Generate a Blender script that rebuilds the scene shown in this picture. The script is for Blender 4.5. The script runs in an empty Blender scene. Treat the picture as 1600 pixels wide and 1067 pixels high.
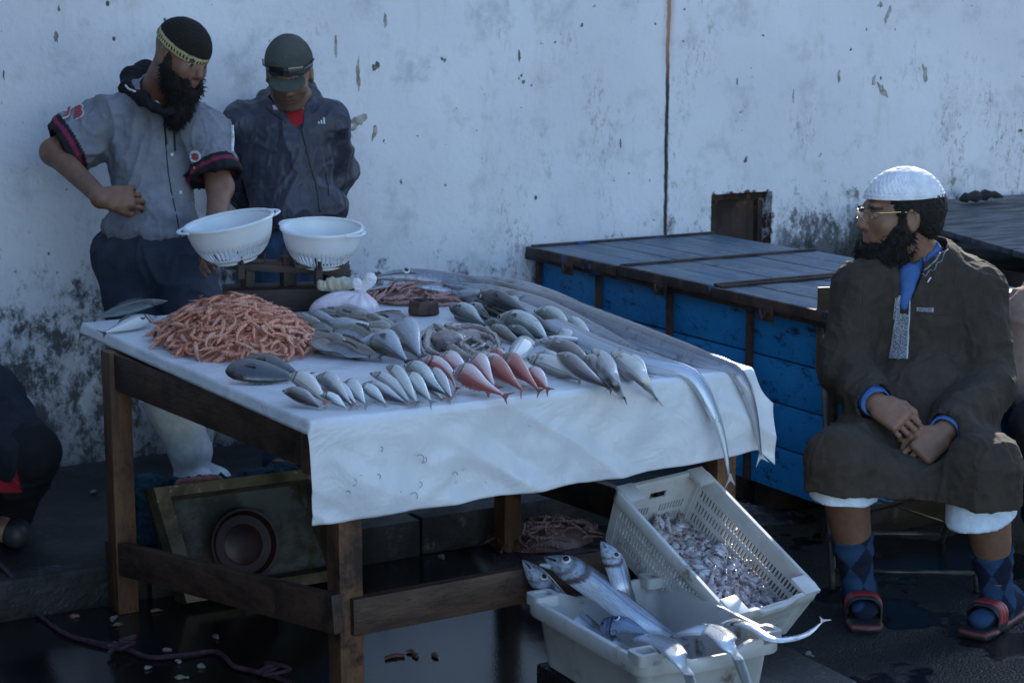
import bpy, bmesh, math, random
import numpy as np
from mathutils import Vector, Matrix
random.seed(7); RNG = np.random.default_rng(7)
SC = bpy.context.scene; COL = SC.collection
rad = math.radians
# ---------------------------------------------------------------- camera, sky, sun, exposure
CAMH = 1.75; PITCH = rad(10.17); YAW = rad(30); FPX = 3000.0
cam = bpy.data.cameras.new('camera'); cam.lens = FPX / 1600 * 36; cam.sensor_width = 36; cam.clip_end = 500
cam.dof.use_dof = True; cam.dof.focus_distance = 5.0; cam.dof.aperture_fstop = 10
camo = bpy.data.objects.new('camera', cam); COL.objects.link(camo); SC.camera = camo
camo.location = (0, 0, CAMH); camo.rotation_euler = (math.pi / 2 - PITCH, 0, -YAW)
SUN_EL = rad(28); SUN_AZ = rad(43)      # azimuth from +X towards +Y: behind the wall, to the right
w = bpy.data.worlds.new('World'); SC.world = w; w.use_nodes = True
nt = w.node_tree; sky = nt.nodes.new('ShaderNodeTexSky'); sky.sky_type = 'NISHITA'; sky.sun_disc = False
sky.sun_elevation = SUN_EL; sky.sun_rotation = math.pi / 2 - SUN_AZ; sky.air_density = 1.0; sky.ozone_density = 2.6; sky.dust_density = 0.3
nt.nodes['Background'].inputs[1].default_value = 0.115
nt.links.new(sky.outputs[0], nt.nodes['Background'].inputs[0])
sl = bpy.data.lights.new('sun', 'SUN'); sl.energy = 2.6; sl.angle = rad(0.5); sl.color = (1, .93, .82)
so = bpy.data.objects.new('sun', sl); COL.objects.link(so)
sd = Vector((math.cos(SUN_AZ) * math.cos(SUN_EL), math.sin(SUN_AZ) * math.cos(SUN_EL), math.sin(SUN_EL)))
so.rotation_euler = sd.to_track_quat('Z', 'Y').to_euler(); so.location = (8, 10, 8)
SC.view_settings.view_transform = 'Standard'; SC.view_settings.look = 'None'
SC.view_settings.exposure = 2.05; SC.view_settings.gamma = 1
SC.render.engine = 'CYCLES'
# ---------------------------------------------------------------- pixel-to-place helpers (photo pixels, real depths)
Fv = np.array([math.sin(YAW) * math.cos(PITCH), math.cos(YAW) * math.cos(PITCH), -math.sin(PITCH)])
Rv = np.array([math.cos(YAW), -math.sin(YAW), 0.]); Uv = np.cross(Rv, Fv); Cv = np.array([0, 0, CAMH])
Gv = np.array([math.sin(YAW), math.cos(YAW), 0.])      # level direction away from the camera
Zv = np.array([0, 0, 1.])
def ray(x, y): return Fv + Rv * (x - 800) / FPX - Uv * (y - 533.5) / FPX
def az(x, y, z): d = ray(x, y); return Cv + d * (z - CAMH) / d[2]
def ay(x, y, Y): d = ray(x, y); return Cv + d * Y / d[1]
def ax(x, y, X): d = ray(x, y); return Cv + d * X / d[0]
def J(x, y, w): return Cv + ray(x, y) * w
def nrm(v): v = np.asarray(v, float); return v / (np.linalg.norm(v) + 1e-12)
# ---------------------------------------------------------------- objects
def link(o, parent=None):
    COL.objects.link(o)
    if parent is not None: o.parent = parent
    return o
def tag(o, label=None, cat=None, group=None, kind=None):
    if label: o['label'] = label
    if cat: o['category'] = cat
    if group: o['group'] = group
    if kind: o['kind'] = kind
    return o
def empty(name, loc, label, cat, group=None, rot=None):
    o = bpy.data.objects.new(name, None); COL.objects.link(o); o.location = tuple(loc); o.empty_display_size = .05
    if rot is not None: o.rotation_euler = rot
    return tag(o, label, cat, group)
def mesh(name, verts, faces, mats, parent=None, smooth=True, fmat=None, uv=None, vcol=None, off=None):
    """verts in world coordinates; when parent is an un-rotated empty they are stored relative to it"""
    v = np.asarray(verts, float).reshape(-1, 3)
    if off is None: off = np.array(parent.location) if (parent is not None and parent.parent is None) else np.zeros(3)
    if parent is not None and parent.parent is not None:
        off = np.array(parent.parent.location)
        if parent.parent.parent is not None: off = np.array(parent.parent.parent.location)
    v = v - off
    me = bpy.data.meshes.new(name); me.from_pydata([tuple(a) for a in v], [], [tuple(int(i) for i in f) for f in faces])
    if not isinstance(mats, (list, tuple)): mats = [mats]
    for m in mats: me.materials.append(m)
    if smooth: me.polygons.foreach_set('use_smooth', np.ones(len(me.polygons), bool))
    if fmat is not None: me.polygons.foreach_set('material_index', np.asarray(fmat, np.int32))
    if uv is not None:
        l = me.uv_layers.new(name='UVMap'); li = np.zeros(len(me.loops), np.int32); me.loops.foreach_get('vertex_index', li)
        l.data.foreach_set('uv', np.asarray(uv, np.float32)[li].ravel())
    if vcol is not None: setcol(me, vcol)
    me.update(); o = bpy.data.objects.new(name, me); link(o, parent); return o
def setcol(me, c):
    c = np.asarray(c, np.float32)
    if c.shape[1] == 3: c = np.hstack([c, np.ones((len(c), 1), np.float32)])
    a = me.color_attributes.new('Col', 'FLOAT_COLOR', 'POINT'); a.data.foreach_set('color', c.ravel())
class MB:
    """collects shapes; build() links them as one mesh object"""
    def __init__(s): s.v = []; s.f = []; s.m = []; s.n = 0; s.uv = []
    def add(s, v, f, m=0, uv=None):
        v = np.asarray(v, float); s.v.append(v); s.f += [tuple(i + s.n for i in q) for q in f]; s.m += [m] * len(f); s.n += len(v)
        s.uv.append(np.zeros((len(v), 2)) if uv is None else np.asarray(uv, float)); return s
    def box(s, c, d, R=None, m=0, bev=0.0):
        c = np.asarray(c, float); h = np.asarray(d, float) / 2
        if bev <= 0:
            v = np.array([[x, y, z] for x in (-1, 1) for y in (-1, 1) for z in (-1, 1)]) * h
            f = [(0, 1, 3, 2), (4, 6, 7, 5), (0, 4, 5, 1), (2, 3, 7, 6), (0, 2, 6, 4), (1, 5, 7, 3)]
        else:
            bm = bmesh.new(); bmesh.ops.create_cube(bm, size=1)
            for q in bm.verts: q.co = Vector((q.co.x * d[0], q.co.y * d[1], q.co.z * d[2]))
            bmesh.ops.bevel(bm, geom=bm.edges[:], offset=bev, segments=2, affect='EDGES', profile=.6)
            v = np.array([list(q.co) for q in bm.verts]); f = [[q.index for q in p.verts] for p in bm.faces]; bm.free()
        if R is not None: v = v @ np.asarray(R, float).T
        return s.add(v + c, f, m)
    def bar(s, a, b, w, t, up=(0, 0, 1), m=0, bev=0.0):
        a = np.asarray(a, float); b = np.asarray(b, float); x = nrm(b - a); u = np.asarray(up, float)
        z = nrm(u - x * (u @ x)); y = np.cross(z, x)
        return s.box((a + b) / 2, (np.linalg.norm(b - a), w, t), np.array([x, y, z]).T, m, bev)
    def tube(s, pts, r, n=8, m=0, cap=True, flat=1.0, fup=None):
        v, f, uv = tube_geo(pts, r, n, cap, flat, fup); return s.add(v, f, m, uv)
    def lathe(s, prof, c, n=24, m=0, R=None, closed=False):
        prof = list(prof); v = []; f = []
        for r, z in prof:
            for k in range(n):
                a = 2 * math.pi * k / n; v.append((r * math.cos(a), r * math.sin(a), z))
        k = len(prof)
        for i in range(k - 1 + (1 if closed else 0)):
            i2 = (i + 1) % k
            for j in range(n): f.append((i * n + j, i * n + (j + 1) % n, i2 * n + (j + 1) % n, i2 * n + j))
        v = np.array(v)
        if R is not None: v = v @ np.asarray(R, float).T
        return s.add(v + np.asarray(c, float), f, m)
    def build(s, name, mats, parent=None, smooth=False, auto=True, usecol=None, off=None):
        o = mesh(name, np.vstack(s.v), s.f, mats, parent, smooth, s.m, np.vstack(s.uv), usecol, off)
        if smooth and auto:
            me = o.data; me.set_sharp_from_angle(angle=rad(38))
        return o
def frames(P, up=None):
    P = np.asarray(P, float); T = np.gradient(P, axis=0); T /= np.linalg.norm(T, axis=1)[:, None] + 1e-12
    u = np.asarray(up if up is not None else (0, 0, 1), float)
    if up is None and abs(T[0] @ u) > .95: u = np.array([1., 0, 0])
    N = []
    for t in T:
        n = u - t * (u @ t)
        if np.linalg.norm(n) < 1e-3: n = N[-1] if N else np.array([1., 0, 0])
        n = nrm(n); N.append(n)
        if up is None: u = n
    N = np.array(N); return T, N, np.cross(T, N)
def tube_geo(pts, r, n=8, cap=True, flat=1.0, fup=None):
    P = np.asarray(pts, float); T, N, B = frames(P, fup); k = len(P); r = np.broadcast_to(np.asarray(r, float), (k,))
    a = np.arange(n) * 2 * np.pi / n
    v = P[:, None] + r[:, None, None] * (np.cos(a)[None, :, None] * B[:, None] + flat * np.sin(a)[None, :, None] * N[:, None])
    v = v.reshape(-1, 3); f = []
    for i in range(k - 1):
        for j in range(n): f.append((i * n + j, i * n + (j + 1) % n, (i + 1) * n + (j + 1) % n, (i + 1) * n + j))
    if cap: f.append(tuple(range(n))[::-1]); f.append(tuple(range((k - 1) * n, k * n)))
    uv = np.zeros((k * n, 2)); uv[:, 0] = np.repeat(np.linspace(0, 1, k), n); uv[:, 1] = np.tile(np.arange(n) / n, k)
    return v, f, uv
def smoothpath(P, n=20):
    """Catmull-Rom through the points"""
    P = np.asarray(P, float); Q = np.vstack([2 * P[0] - P[1], P, 2 * P[-1] - P[-2]]); m = len(P) - 1; out = []
    for s in np.linspace(0, m, n):
        i = min(int(s), m - 1); t = s - i; a, b, c, d = Q[i], Q[i + 1], Q[i + 2], Q[i + 3]
        out.append(.5 * ((2 * b) + (c - a) * t + (2 * a - 5 * b + 4 * c - d) * t * t + (3 * b - a - 3 * c + d) * t ** 3))
    return np.array(out)
# ---------------------------------------------------------------- noise
_L = RNG.random((32, 32, 32)).astype(np.float32)
def vnoise(p):
    p = np.asarray(p, np.float64); i = np.floor(p).astype(int); f = p - i; f = f * f * (3 - 2 * f); i &= 31; j = (i + 1) & 31
    def g(a, b, c): return _L[a, b, c]
    x0, y0, z0 = i.T; x1, y1, z1 = j.T; fx, fy, fz = f.T
    c00 = g(x0, y0, z0) * (1 - fx) + g(x1, y0, z0) * fx; c10 = g(x0, y1, z0) * (1 - fx) + g(x1, y1, z0) * fx
    c01 = g(x0, y0, z1) * (1 - fx) + g(x1, y0, z1) * fx; c11 = g(x0, y1, z1) * (1 - fx) + g(x1, y1, z1) * fx
    return (c00 * (1 - fy) + c10 * fy) * (1 - fz) + (c01 * (1 - fy) + c11 * fy) * fz - .5
def fbm(p, o=3):
    s = 0; a = 1; p = np.asarray(p, float)
    for k in range(o): s = s + a * vnoise(p * 2 ** k + 7.3 * k); a *= .5
    return s
def ridge(p, o=2):
    s = 0; a = 1
    for k in range(o): s = s + a * (1 - 4 * np.abs(vnoise(p * 2 ** k + 3.1 * k))); a *= .5
    return s
# ---------------------------------------------------------------- signed-distance sculpting with surface nets
class SDF:
    def __init__(s, lo, hi, h):
        s.h = h; s.lo = np.asarray(lo, float); s.n = np.ceil((np.asarray(hi, float) - s.lo) / h).astype(int) + 1
        s.d = np.full(tuple(s.n), 1.0, np.float32)
    def _sub(s, lo, hi):
        a = np.clip(np.floor((lo - s.lo) / s.h).astype(int), 0, s.n); b = np.clip(np.ceil((hi - s.lo) / s.h).astype(int) + 1, 0, s.n)
        if np.any(b <= a): return None, None
        sl = tuple(slice(x, y) for x, y in zip(a, b))
        g = [(s.lo[i] + np.arange(a[i], b[i]) * s.h).astype(np.float32) for i in range(3)]
        return sl, np.meshgrid(*g, indexing='ij')
    def _mix(s, sl, p, k, op):
        d = s.d[sl]
        if op == 'u':
            if k > 0: hh = np.clip(.5 + .5 * (d - p) / k, 0, 1); s.d[sl] = d * (1 - hh) + p * hh - k * hh * (1 - hh)
            else: s.d[sl] = np.minimum(d, p)
        elif op == 's':
            if k > 0: hh = np.clip(.5 - .5 * (d + p) / k, 0, 1); s.d[sl] = d * (1 - hh) - p * hh + k * hh * (1 - hh)
            else: s.d[sl] = np.maximum(d, -p)
        elif op == 'i': s.d[sl] = np.maximum(d, p)
    def cap(s, a, b, r0, r1=None, k=.02, op='u', sq=None):
        """tapered capsule; sq=(axis, factor) flattens it along an axis"""
        r1 = r0 if r1 is None else r1; a = np.asarray(a, float); b = np.asarray(b, float); rm = max(r0, r1) + k + 2 * s.h
        sl, g = s._sub(np.minimum(a, b) - rm, np.maximum(a, b) + rm)
        if sl is None: return s
        ab = b - a; L = ab @ ab + 1e-9; q = [g[i] - np.float32(a[i]) for i in range(3)]
        t = np.clip((q[0] * ab[0] + q[1] * ab[1] + q[2] * ab[2]) / L, 0, 1)
        e = [q[i] - t * np.float32(ab[i]) for i in range(3)]
        if sq is not None:
            n = nrm(sq[0]); fct = sq[1]; dn = e[0] * n[0] + e[1] * n[1] + e[2] * n[2]
            e = [e[i] + dn * np.float32(n[i] * (1 / fct - 1)) for i in range(3)]
        p = np.sqrt(e[0] ** 2 + e[1] ** 2 + e[2] ** 2) - (r0 + (r1 - r0) * t)
        if sq is not None: p = p * min(1, (1 + sq[1]) / 2)
        s._mix(sl, p.astype(np.float32), k, op); return s
    def chain(s, pts, rs, k=.02, op='u', sq=None):
        for i in range(len(pts) - 1): s.cap(pts[i], pts[i + 1], rs[i], rs[i + 1], k, op, sq)
        return s
    def ell(s, c, r, R=None, k=.02, op='u'):
        c = np.asarray(c, float); r = np.asarray(r, float); rm = r.max() + k + 2 * s.h; sl, g = s._sub(c - rm, c + rm)
        if sl is None: return s
        q = [g[i] - np.float32(c[i]) for i in range(3)]
        if R is not None: R = np.asarray(R, float); q = [q[0] * R[0, i] + q[1] * R[1, i] + q[2] * R[2, i] for i in range(3)]
        k0 = np.sqrt(sum((q[i] / r[i]) ** 2 for i in range(3))); k1 = np.sqrt(sum((q[i] / r[i] ** 2) ** 2 for i in range(3))) + 1e-6
        s._mix(sl, (k0 * (k0 - 1) / k1).astype(np.float32), k, op); return s
    def box(s, c, hd, R=None, rr=.01, k=.02, op='u'):
        c = np.asarray(c, float); hd = np.asarray(hd, float); rm = np.linalg.norm(hd) + k + 2 * s.h; sl, g = s._sub(c - rm, c + rm)
        if sl is None: return s
        q = [g[i] - np.float32(c[i]) for i in range(3)]
        if R is not None: R = np.asarray(R, float); q = [q[0] * R[0, i] + q[1] * R[1, i] + q[2] * R[2, i] for i in range(3)]
        q = [np.abs(q[i]) - np.float32(hd[i] - rr) for i in range(3)]
        o = np.sqrt(sum(np.maximum(x, 0) ** 2 for x in q)) + np.minimum(np.maximum(q[0], np.maximum(q[1], q[2])), 0) - rr
        s._mix(sl, o.astype(np.float32), k, op); return s
    def plane(s, p, n, k=0):
        """keeps the side opposite n"""
        n = nrm(n); g = [(s.lo[i] + np.arange(s.n[i]) * s.h) for i in range(3)]
        d = ((g[0] - p[0]) * n[0])[:, None, None] + ((g[1] - p[1]) * n[1])[None, :, None] + ((g[2] - p[2]) * n[2])[None, None, :]
        s.d = np.maximum(s.d, d.astype(np.float32)); return s
    def verts(s):
        d = s.d; d[0] = d[-1] = 1; d[:, 0] = d[:, -1] = 1; d[:, :, 0] = d[:, :, -1] = 1
        I = d < 0; n = s.n; c = np.zeros(tuple(n - 1), np.uint8)
        offs = [(a, b, e) for a in (0, 1) for b in (0, 1) for e in (0, 1)]
        for a, b, e in offs: c += I[a:n[0] - 1 + a, b:n[1] - 1 + b, e:n[2] - 1 + e]
        act = (c > 0) & (c < 8); ij = np.argwhere(act); idx = np.full(act.shape, -1, np.int64); idx[act] = np.arange(len(ij))
        P = np.zeros((len(ij), 3)); W = np.zeros(len(ij))
        for a in range(8):
            for ax_ in range(3):
                o0 = offs[a]
                if o0[ax_] == 1: continue
                o1 = list(o0); o1[ax_] = 1
                d0 = d[ij[:, 0] + o0[0], ij[:, 1] + o0[1], ij[:, 2] + o0[2]]; d1 = d[ij[:, 0] + o1[0], ij[:, 1] + o1[1], ij[:, 2] + o1[2]]
                m = (d0 < 0) != (d1 < 0); t = np.where(m, d0 / (d0 - d1 + 1e-12 * (d0 == d1)), 0)
                q = np.tile(np.array(o0, float), (len(ij), 1)); q[:, ax_] += t; P[m] += q[m]; W += m
        P = s.lo + (ij + P / W[:, None]) * s.h; F = []
        for ax_ in range(3):
            a1, a2 = [x for x in range(3) if x != ax_]
            sh = [slice(None)] * 3; sh[ax_] = slice(0, -1); sh2 = list(sh); sh2[ax_] = slice(1, None)
            A = I[tuple(sh)]; B = I[tuple(sh2)]; e = np.argwhere(A != B)
            e = e[(e[:, a1] > 0) & (e[:, a2] > 0) & (e[:, a1] < n[a1] - 1) & (e[:, a2] < n[a2] - 1)]
            def gi(s1, s2): x = e.copy(); x[:, a1] -= s1; x[:, a2] -= s2; return idx[x[:, 0], x[:, 1], x[:, 2]]
            q = np.stack([gi(1, 1), gi(0, 1), gi(0, 0), gi(1, 0)], 1)
            fl = A[e[:, 0], e[:, 1], e[:, 2]]
            if ax_ == 1: fl = ~fl
            q[~fl] = q[~fl][:, ::-1]; F.append(q)
        return P, np.vstack(F)
def vnormals(P, F):
    n = np.cross(P[F[:, 2]] - P[F[:, 0]], P[F[:, 3]] - P[F[:, 1]]); N = np.zeros_like(P)
    for i in range(4): np.add.at(N, F[:, i], n)
    return N / (np.linalg.norm(N, axis=1)[:, None] + 1e-12)
def sdf_obj(S, name, mat, parent, disp=None, col=None, post=None):
    P, F = S.verts(); 
    if disp is not None: N = vnormals(P, F); P = P + N * disp(P, N)[:, None]
    off = np.array(parent.location) if parent is not None and parent.parent is None else (np.array(parent.parent.location) if parent is not None else np.zeros(3))
    me = bpy.data.meshes.new(name); V = (P - off).astype(np.float32)
    me.vertices.add(len(V)); me.vertices.foreach_set('co', V.ravel()); me.loops.add(4 * len(F)); me.loops.foreach_set('vertex_index', F.astype(np.int32).ravel())
    me.polygons.add(len(F)); me.polygons.foreach_set('loop_start', np.arange(0, 4 * len(F), 4, dtype=np.int32))
    me.update(calc_edges=True); me.polygons.foreach_set('use_smooth', np.ones(len(F), bool)); me.materials.append(mat)
    if col is not None: setcol(me, col(P))
    o = bpy.data.objects.new(name, me); link(o, parent); return o
# ---------------------------------------------------------------- materials
class NT:
    def __init__(s, name):
        s.m = bpy.data.materials.new(name); s.m.use_nodes = True; s.t = s.m.node_tree; s.b = s.t.nodes['Principled BSDF']; s.tc = s.t.nodes.new('ShaderNodeTexCoord')
    def n(s, typ, **kw):
        o = s.t.nodes.new('ShaderNode' + typ)
        for k, v in kw.items(): setattr(o, k, v)
        return o
    def l(s, a, b): s.t.links.new(a, b)
    def put(s, a, b):
        if isinstance(a, (int, float)): b.default_value = a
        elif isinstance(a, (tuple, list)): b.default_value = tuple(a) + ((1,) if len(a) == 3 and b.type == 'RGBA' else ())
        else: s.l(a, b)
    def map(s, src='Object', scale=(1, 1, 1), loc=(0, 0, 0)):
        m = s.n('Mapping'); s.l(s.tc.outputs[src], m.inputs[0]); m.inputs['Scale'].default_value = scale if not isinstance(scale, (int, float)) else (scale,) * 3
        m.inputs['Location'].default_value = loc; return m.outputs[0]
    def noise(s, scale=5, detail=4, rough=.6, vec=None, dist=0.0, src='Object'):
        o = s.n('TexNoise'); o.inputs['Scale'].default_value = scale; o.inputs['Detail'].default_value = detail; o.inputs['Roughness'].default_value = rough; o.inputs['Distortion'].default_value = dist
        s.l(vec if vec is not None else s.tc.outputs[src], o.inputs['Vector']); return o.outputs['Fac']
    def vor(s, scale=5, vec=None, feature='F1', out='Distance', rnd=1):
        o = s.n('TexVoronoi', feature=feature); o.inputs['Scale'].default_value = scale; o.inputs['Randomness'].default_value = rnd
        s.l(vec if vec is not None else s.tc.outputs['Object'], o.inputs['Vector']); return o.outputs[out]
    def ramp(s, fac, a, b, ca=0., cb=1.):
        o = s.n('MapRange'); o.interpolation_type = 'SMOOTHSTEP'; s.l(fac, o.inputs[0]); o.inputs[1].default_value = a; o.inputs[2].default_value = b
        o.inputs[3].default_value = ca; o.inputs[4].default_value = cb; return o.outputs[0]
    def cramp(s, fac, stops):
        o = s.n('ValToRGB'); s.l(fac, o.inputs[0]); e = o.color_ramp.elements
        while len(e) < len(stops): e.new(.5)
        for q, (p, c) in zip(e, stops): q.position = p; q.color = tuple(c) + (1,)
        return o.outputs[0]
    def mix(s, fac, a, b, mode='MIX'):
        o = s.n('Mix', data_type='RGBA', blend_type=mode); s.put(fac, o.inputs[0]); s.put(a, o.inputs[6]); s.put(b, o.inputs[7]); return o.outputs[2]
    def math(s, op, a, b=0., c=0.):
        o = s.n('Math', operation=op); s.put(a, o.inputs[0]); s.put(b, o.inputs[1]); s.put(c, o.inputs[2]); return o.outputs[0]
    def sep(s, vec=None, src='Object'):
        o = s.n('SeparateXYZ'); s.l(vec if vec is not None else s.tc.outputs[src], o.inputs[0]); return o.outputs
    def bump(s, h, strength=.3, dist=.01, prev=None):
        o = s.n('Bump'); s.l(h, o.inputs['Height']); o.inputs['Strength'].default_value = strength; o.inputs['Distance'].default_value = dist
        if prev is not None: s.l(prev, o.inputs['Normal'])
        return o.outputs[0]
    def out(s, col=None, rough=None, metal=None, nor=None, spec=None, sub=None, coat=None):
        b = s.b
        if col is not None: s.put(col, b.inputs['Base Color'])
        if rough is not None: s.put(rough, b.inputs['Roughness'])
        if metal is not None: s.put(metal, b.inputs['Metallic'])
        if spec is not None: s.put(spec, b.inputs['Specular IOR Level'])
        if nor is not None: s.l(nor, b.inputs['Normal'])
        if coat is not None: s.put(coat, b.inputs['Coat Weight']); b.inputs['Coat Roughness'].default_value = .15
        if sub is not None: b.inputs['Subsurface Weight'].default_value = sub; b.inputs['Subsurface Radius'].default_value = (.01, .004, .002); b.inputs['Subsurface Scale'].default_value = .5
        return s.m
def dirty(name, c, c2, scale=6, lo=.42, hi=.62, rough=.6, bump=.2, bscale=40, stretch=None, c3=None, s3=18, t3=(.62, .7), metal=0, spec=.5, coat=None, bdist=.004):
    """base colour c broken by patches of c2 and specks of c3"""
    N = NT(name); v = N.map(scale=stretch) if stretch else None
    a = N.ramp(N.noise(scale, 6, .65, v), lo, hi); col = N.mix(a, c, c2)
    if c3: col = N.mix(N.ramp(N.noise(s3, 5, .7, v), *t3), col, c3)
    nb = N.noise(bscale, 5, .65, v)
    return N.out(col, N.math('MULTIPLY_ADD', a, .15, rough - .07), metal, N.bump(nb, bump, bdist), spec, coat=coat)
def plain(name, c, rough=.6, metal=0, bump=0, bscale=60, spec=.5, sub=None):
    N = NT(name); col = N.mix(N.ramp(N.noise(14, 4), .3, .7), tuple(x * .82 for x in c), tuple(min(1, x * 1.12) for x in c))
    return N.out(col, rough, metal, N.bump(N.noise(bscale, 4), bump, .003) if bump else None, spec, sub=sub)
def vc_mat(name, rough=.8, bump=.25, bscale=500, spec=.3, sub=None, weave=False, sheen=0, mott=.15, bdist=.0012, low=None):
    """colour from the mesh's own colour attribute, broken by fine noise"""
    N = NT(name); a = N.n('Attribute'); a.attribute_name = 'Col'
    col = N.mix(N.ramp(N.noise(22, 5, .7), .3, .7), N.mix(1., a.outputs['Color'], (1 - mott,) * 3, 'MULTIPLY'), N.mix(1., a.outputs['Color'], (1 + mott,) * 3, 'MULTIPLY'))
    h = N.noise(bscale, 3, .6)
    if weave:
        wv = N.n('TexWave'); wv.inputs['Scale'].default_value = bscale * .35; wv.inputs['Distortion'].default_value = 1.5; N.l(N.tc.outputs['Object'], wv.inputs['Vector']); h = N.math('ADD', h, wv.outputs['Fac'])
    nb = N.bump(h, bump, bdist)
    if low: nb = N.bump(N.noise(low[0], 4, .6, N.map(scale=low[2]) if len(low) > 2 else None, dist=.6), low[1], .02, nb)
    m = N.out(col, rough, 0, nb, spec, sub=sub)
    if sheen: N.b.inputs['Sheen Weight'].default_value = sheen
    return m
# ================================================================ SETTING
def wall_material():
    N = NT('whitewash'); S = N.sep(); X, Y, Z = S
    big = N.ramp(N.noise(.9, 4, .55), .3, .75)
    c = N.mix(big, (.70, .70, .73), (.84, .83, .86))
    c = N.mix(N.ramp(N.noise(5, 6, .7), .5, .72), c, (.56, .58, .60))
    st = N.noise(3.0, 6, .7, N.map(scale=(3.2, 1, .55)))                              # runs of dirt
    c = N.mix(N.math('MULTIPLY', N.ramp(st, .56, .75), .32), c, (.48, .43, .38))
    sc = N.noise(9, 6, .8, N.map(scale=(1, 1, .6), loc=(4, 0, 2)), dist=.8)           # scuffs
    c = N.mix(N.ramp(sc, .655, .72), c, (.33, .30, .26))
    sm = N.noise(2.2, 5, .65, N.map(scale=(1.2, 1, .8), loc=(8, 0, 1))); fn = N.noise(34, 4, .8, N.map(scale=(1.6, 1, .7))); c = N.mix(N.math('MULTIPLY', N.math('MULTIPLY', N.ramp(sm, .50, .66), N.ramp(fn, .50, .66)), .7), c, (.24, .21, .18)); sp = N.noise(26, 3, .6, N.map(loc=(1.7, 0, 5)))
    c = N.mix(N.ramp(sp, .72, .76), c, (.12, .11, .10))
    vs = N.vor(5.5, N.map(scale=(1, 1, .7))); c = N.mix(N.ramp(vs, .05, .035), c, (.10, .09, .08))
    # mould rising from the foot of the wall, higher in places
    hh = N.math('MULTIPLY_ADD', N.noise(1.1, 3, .6, N.map(loc=(2.2, 0, 0))), .9, .27)
    rise = N.math('SUBTRACT', hh, N.math('SUBTRACT', Z, .12))
    fine = N.noise(13, 7, .78, N.map(scale=(1, 1, .75)))
    m = N.ramp(N.math('ADD', N.math('MULTIPLY', N.math('MINIMUM', rise, .22), .62), fine), .56, .72)
    c = N.mix(N.math('MULTIPLY', m, .9), c, (.045, .047, .045))
    m2 = N.ramp(N.math('ADD', N.math('MULTIPLY', N.math('SUBTRACT', .42, Z), .9), N.noise(6, 6, .7)), .40, .72)
    c = N.mix(N.math('MULTIPLY', m2, .5), c, (.09, .088, .082))
    # the joint between two lengths of wall, rust above and black below
    wob = N.math('MULTIPLY_ADD', N.noise(1.5, 5, .6), .05, 4.528)
    dx = N.math('ABSOLUTE', N.math('SUBTRACT', X, wob))
    edge = N.math('MULTIPLY_ADD', N.noise(30, 3), .010, .0)
    rusty = N.ramp(Z, 1.35, 1.62)
    jc = N.mix(rusty, (.05, .045, .045), (.30, .13, .07))
    c = N.mix(N.ramp(N.math('SUBTRACT', dx, edge), .008, .0), c, jc)
    c = N.mix(N.math('MULTIPLY', N.ramp(dx, .045, .0), N.math('MULTIPLY', rusty, .5)), c, (.52, .32, .24))
    rx_ = N.math('SUBTRACT', 1, N.math('DIVIDE', N.math('ABSOLUTE', N.math('SUBTRACT', X, 5.75)), .75)); mr = N.math('ADD', N.math('MULTIPLY', N.math('SUBTRACT', .86, Z), .9), N.math('MULTIPLY', N.ramp(rx_, 0, .3), .12)); m3 = N.ramp(N.math('ADD', mr, N.noise(16, 7, .8, N.map(loc=(1, 0, 3), scale=(1, 1, .6)))), .60, .76)
    c = N.mix(N.math('MULTIPLY', N.math('MULTIPLY', m3, N.ramp(rx_, 0, .3)), .85), c, (.05, .052, .05))
    # mould around the hatch
    hx = N.math('ABSOLUTE', N.math('SUBTRACT', X, 4.95)); hz = N.math('ABSOLUTE', N.math('SUBTRACT', Z, .75))
    hd = N.math('MAXIMUM', N.math('SUBTRACT', hx, .155), N.math('SUBTRACT', hz, .175))
    c = N.mix(N.ramp(N.math('ADD', N.math('MULTIPLY', hd, -9), N.noise(22, 5, .75)), .42, .58), c, (.09, .05, .035))
    nb = N.bump(N.noise(3, 5, .6), .5, .03); nb = N.bump(N.noise(45, 5, .7), .35, .006, nb)
    return N.out(c, .85, 0, nb, .25)
M_wall = wall_material()
M_rustplate = dirty('rusty_plate', (.070, .040, .028), (.028, .018, .015), 7, .4, .6, .8, .5, 60, (1, 1, .4), (.16, .08, .045), 16, (.56, .68))
M_chip = dirty('bare_plaster', (.44, .42, .39), (.24, .21, .18), 30, .4, .6, .9, .6, 90)
M_chipd = dirty('dark_scar', (.11, .10, .09), (.30, .27, .24), 30, .45, .65, .9, .6, 90)
WY = 6.6
wallE = empty('wall', (4, WY, 0), 'whitewashed wall with black mould along its foot and a rusty joint, behind the whole stall', 'wall')
b = MB(); hx0, hx1, hz0, hz1 = 4.785, 5.105, .60, .925; T = .35
def seg(x0, x1, z0, z1): b.box(((x0 + x1) / 2, WY + T / 2, (z0 + z1) / 2), (x1 - x0, T, z1 - z0))
seg(-9, hx0, 0, 7); seg(hx0, hx1, 0, hz0); seg(hx0, hx1, hz1, 7); seg(hx1, 5.72, 0, 7); seg(5.72, 14, 0, 2.2)  # unseen tall part and height step shaped to place the sun's shadow edge
b.build('plaster', M_wall, wallE, off=np.array([4, WY, 0]))
wallE.children[0].data.name = 'plaster'
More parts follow.
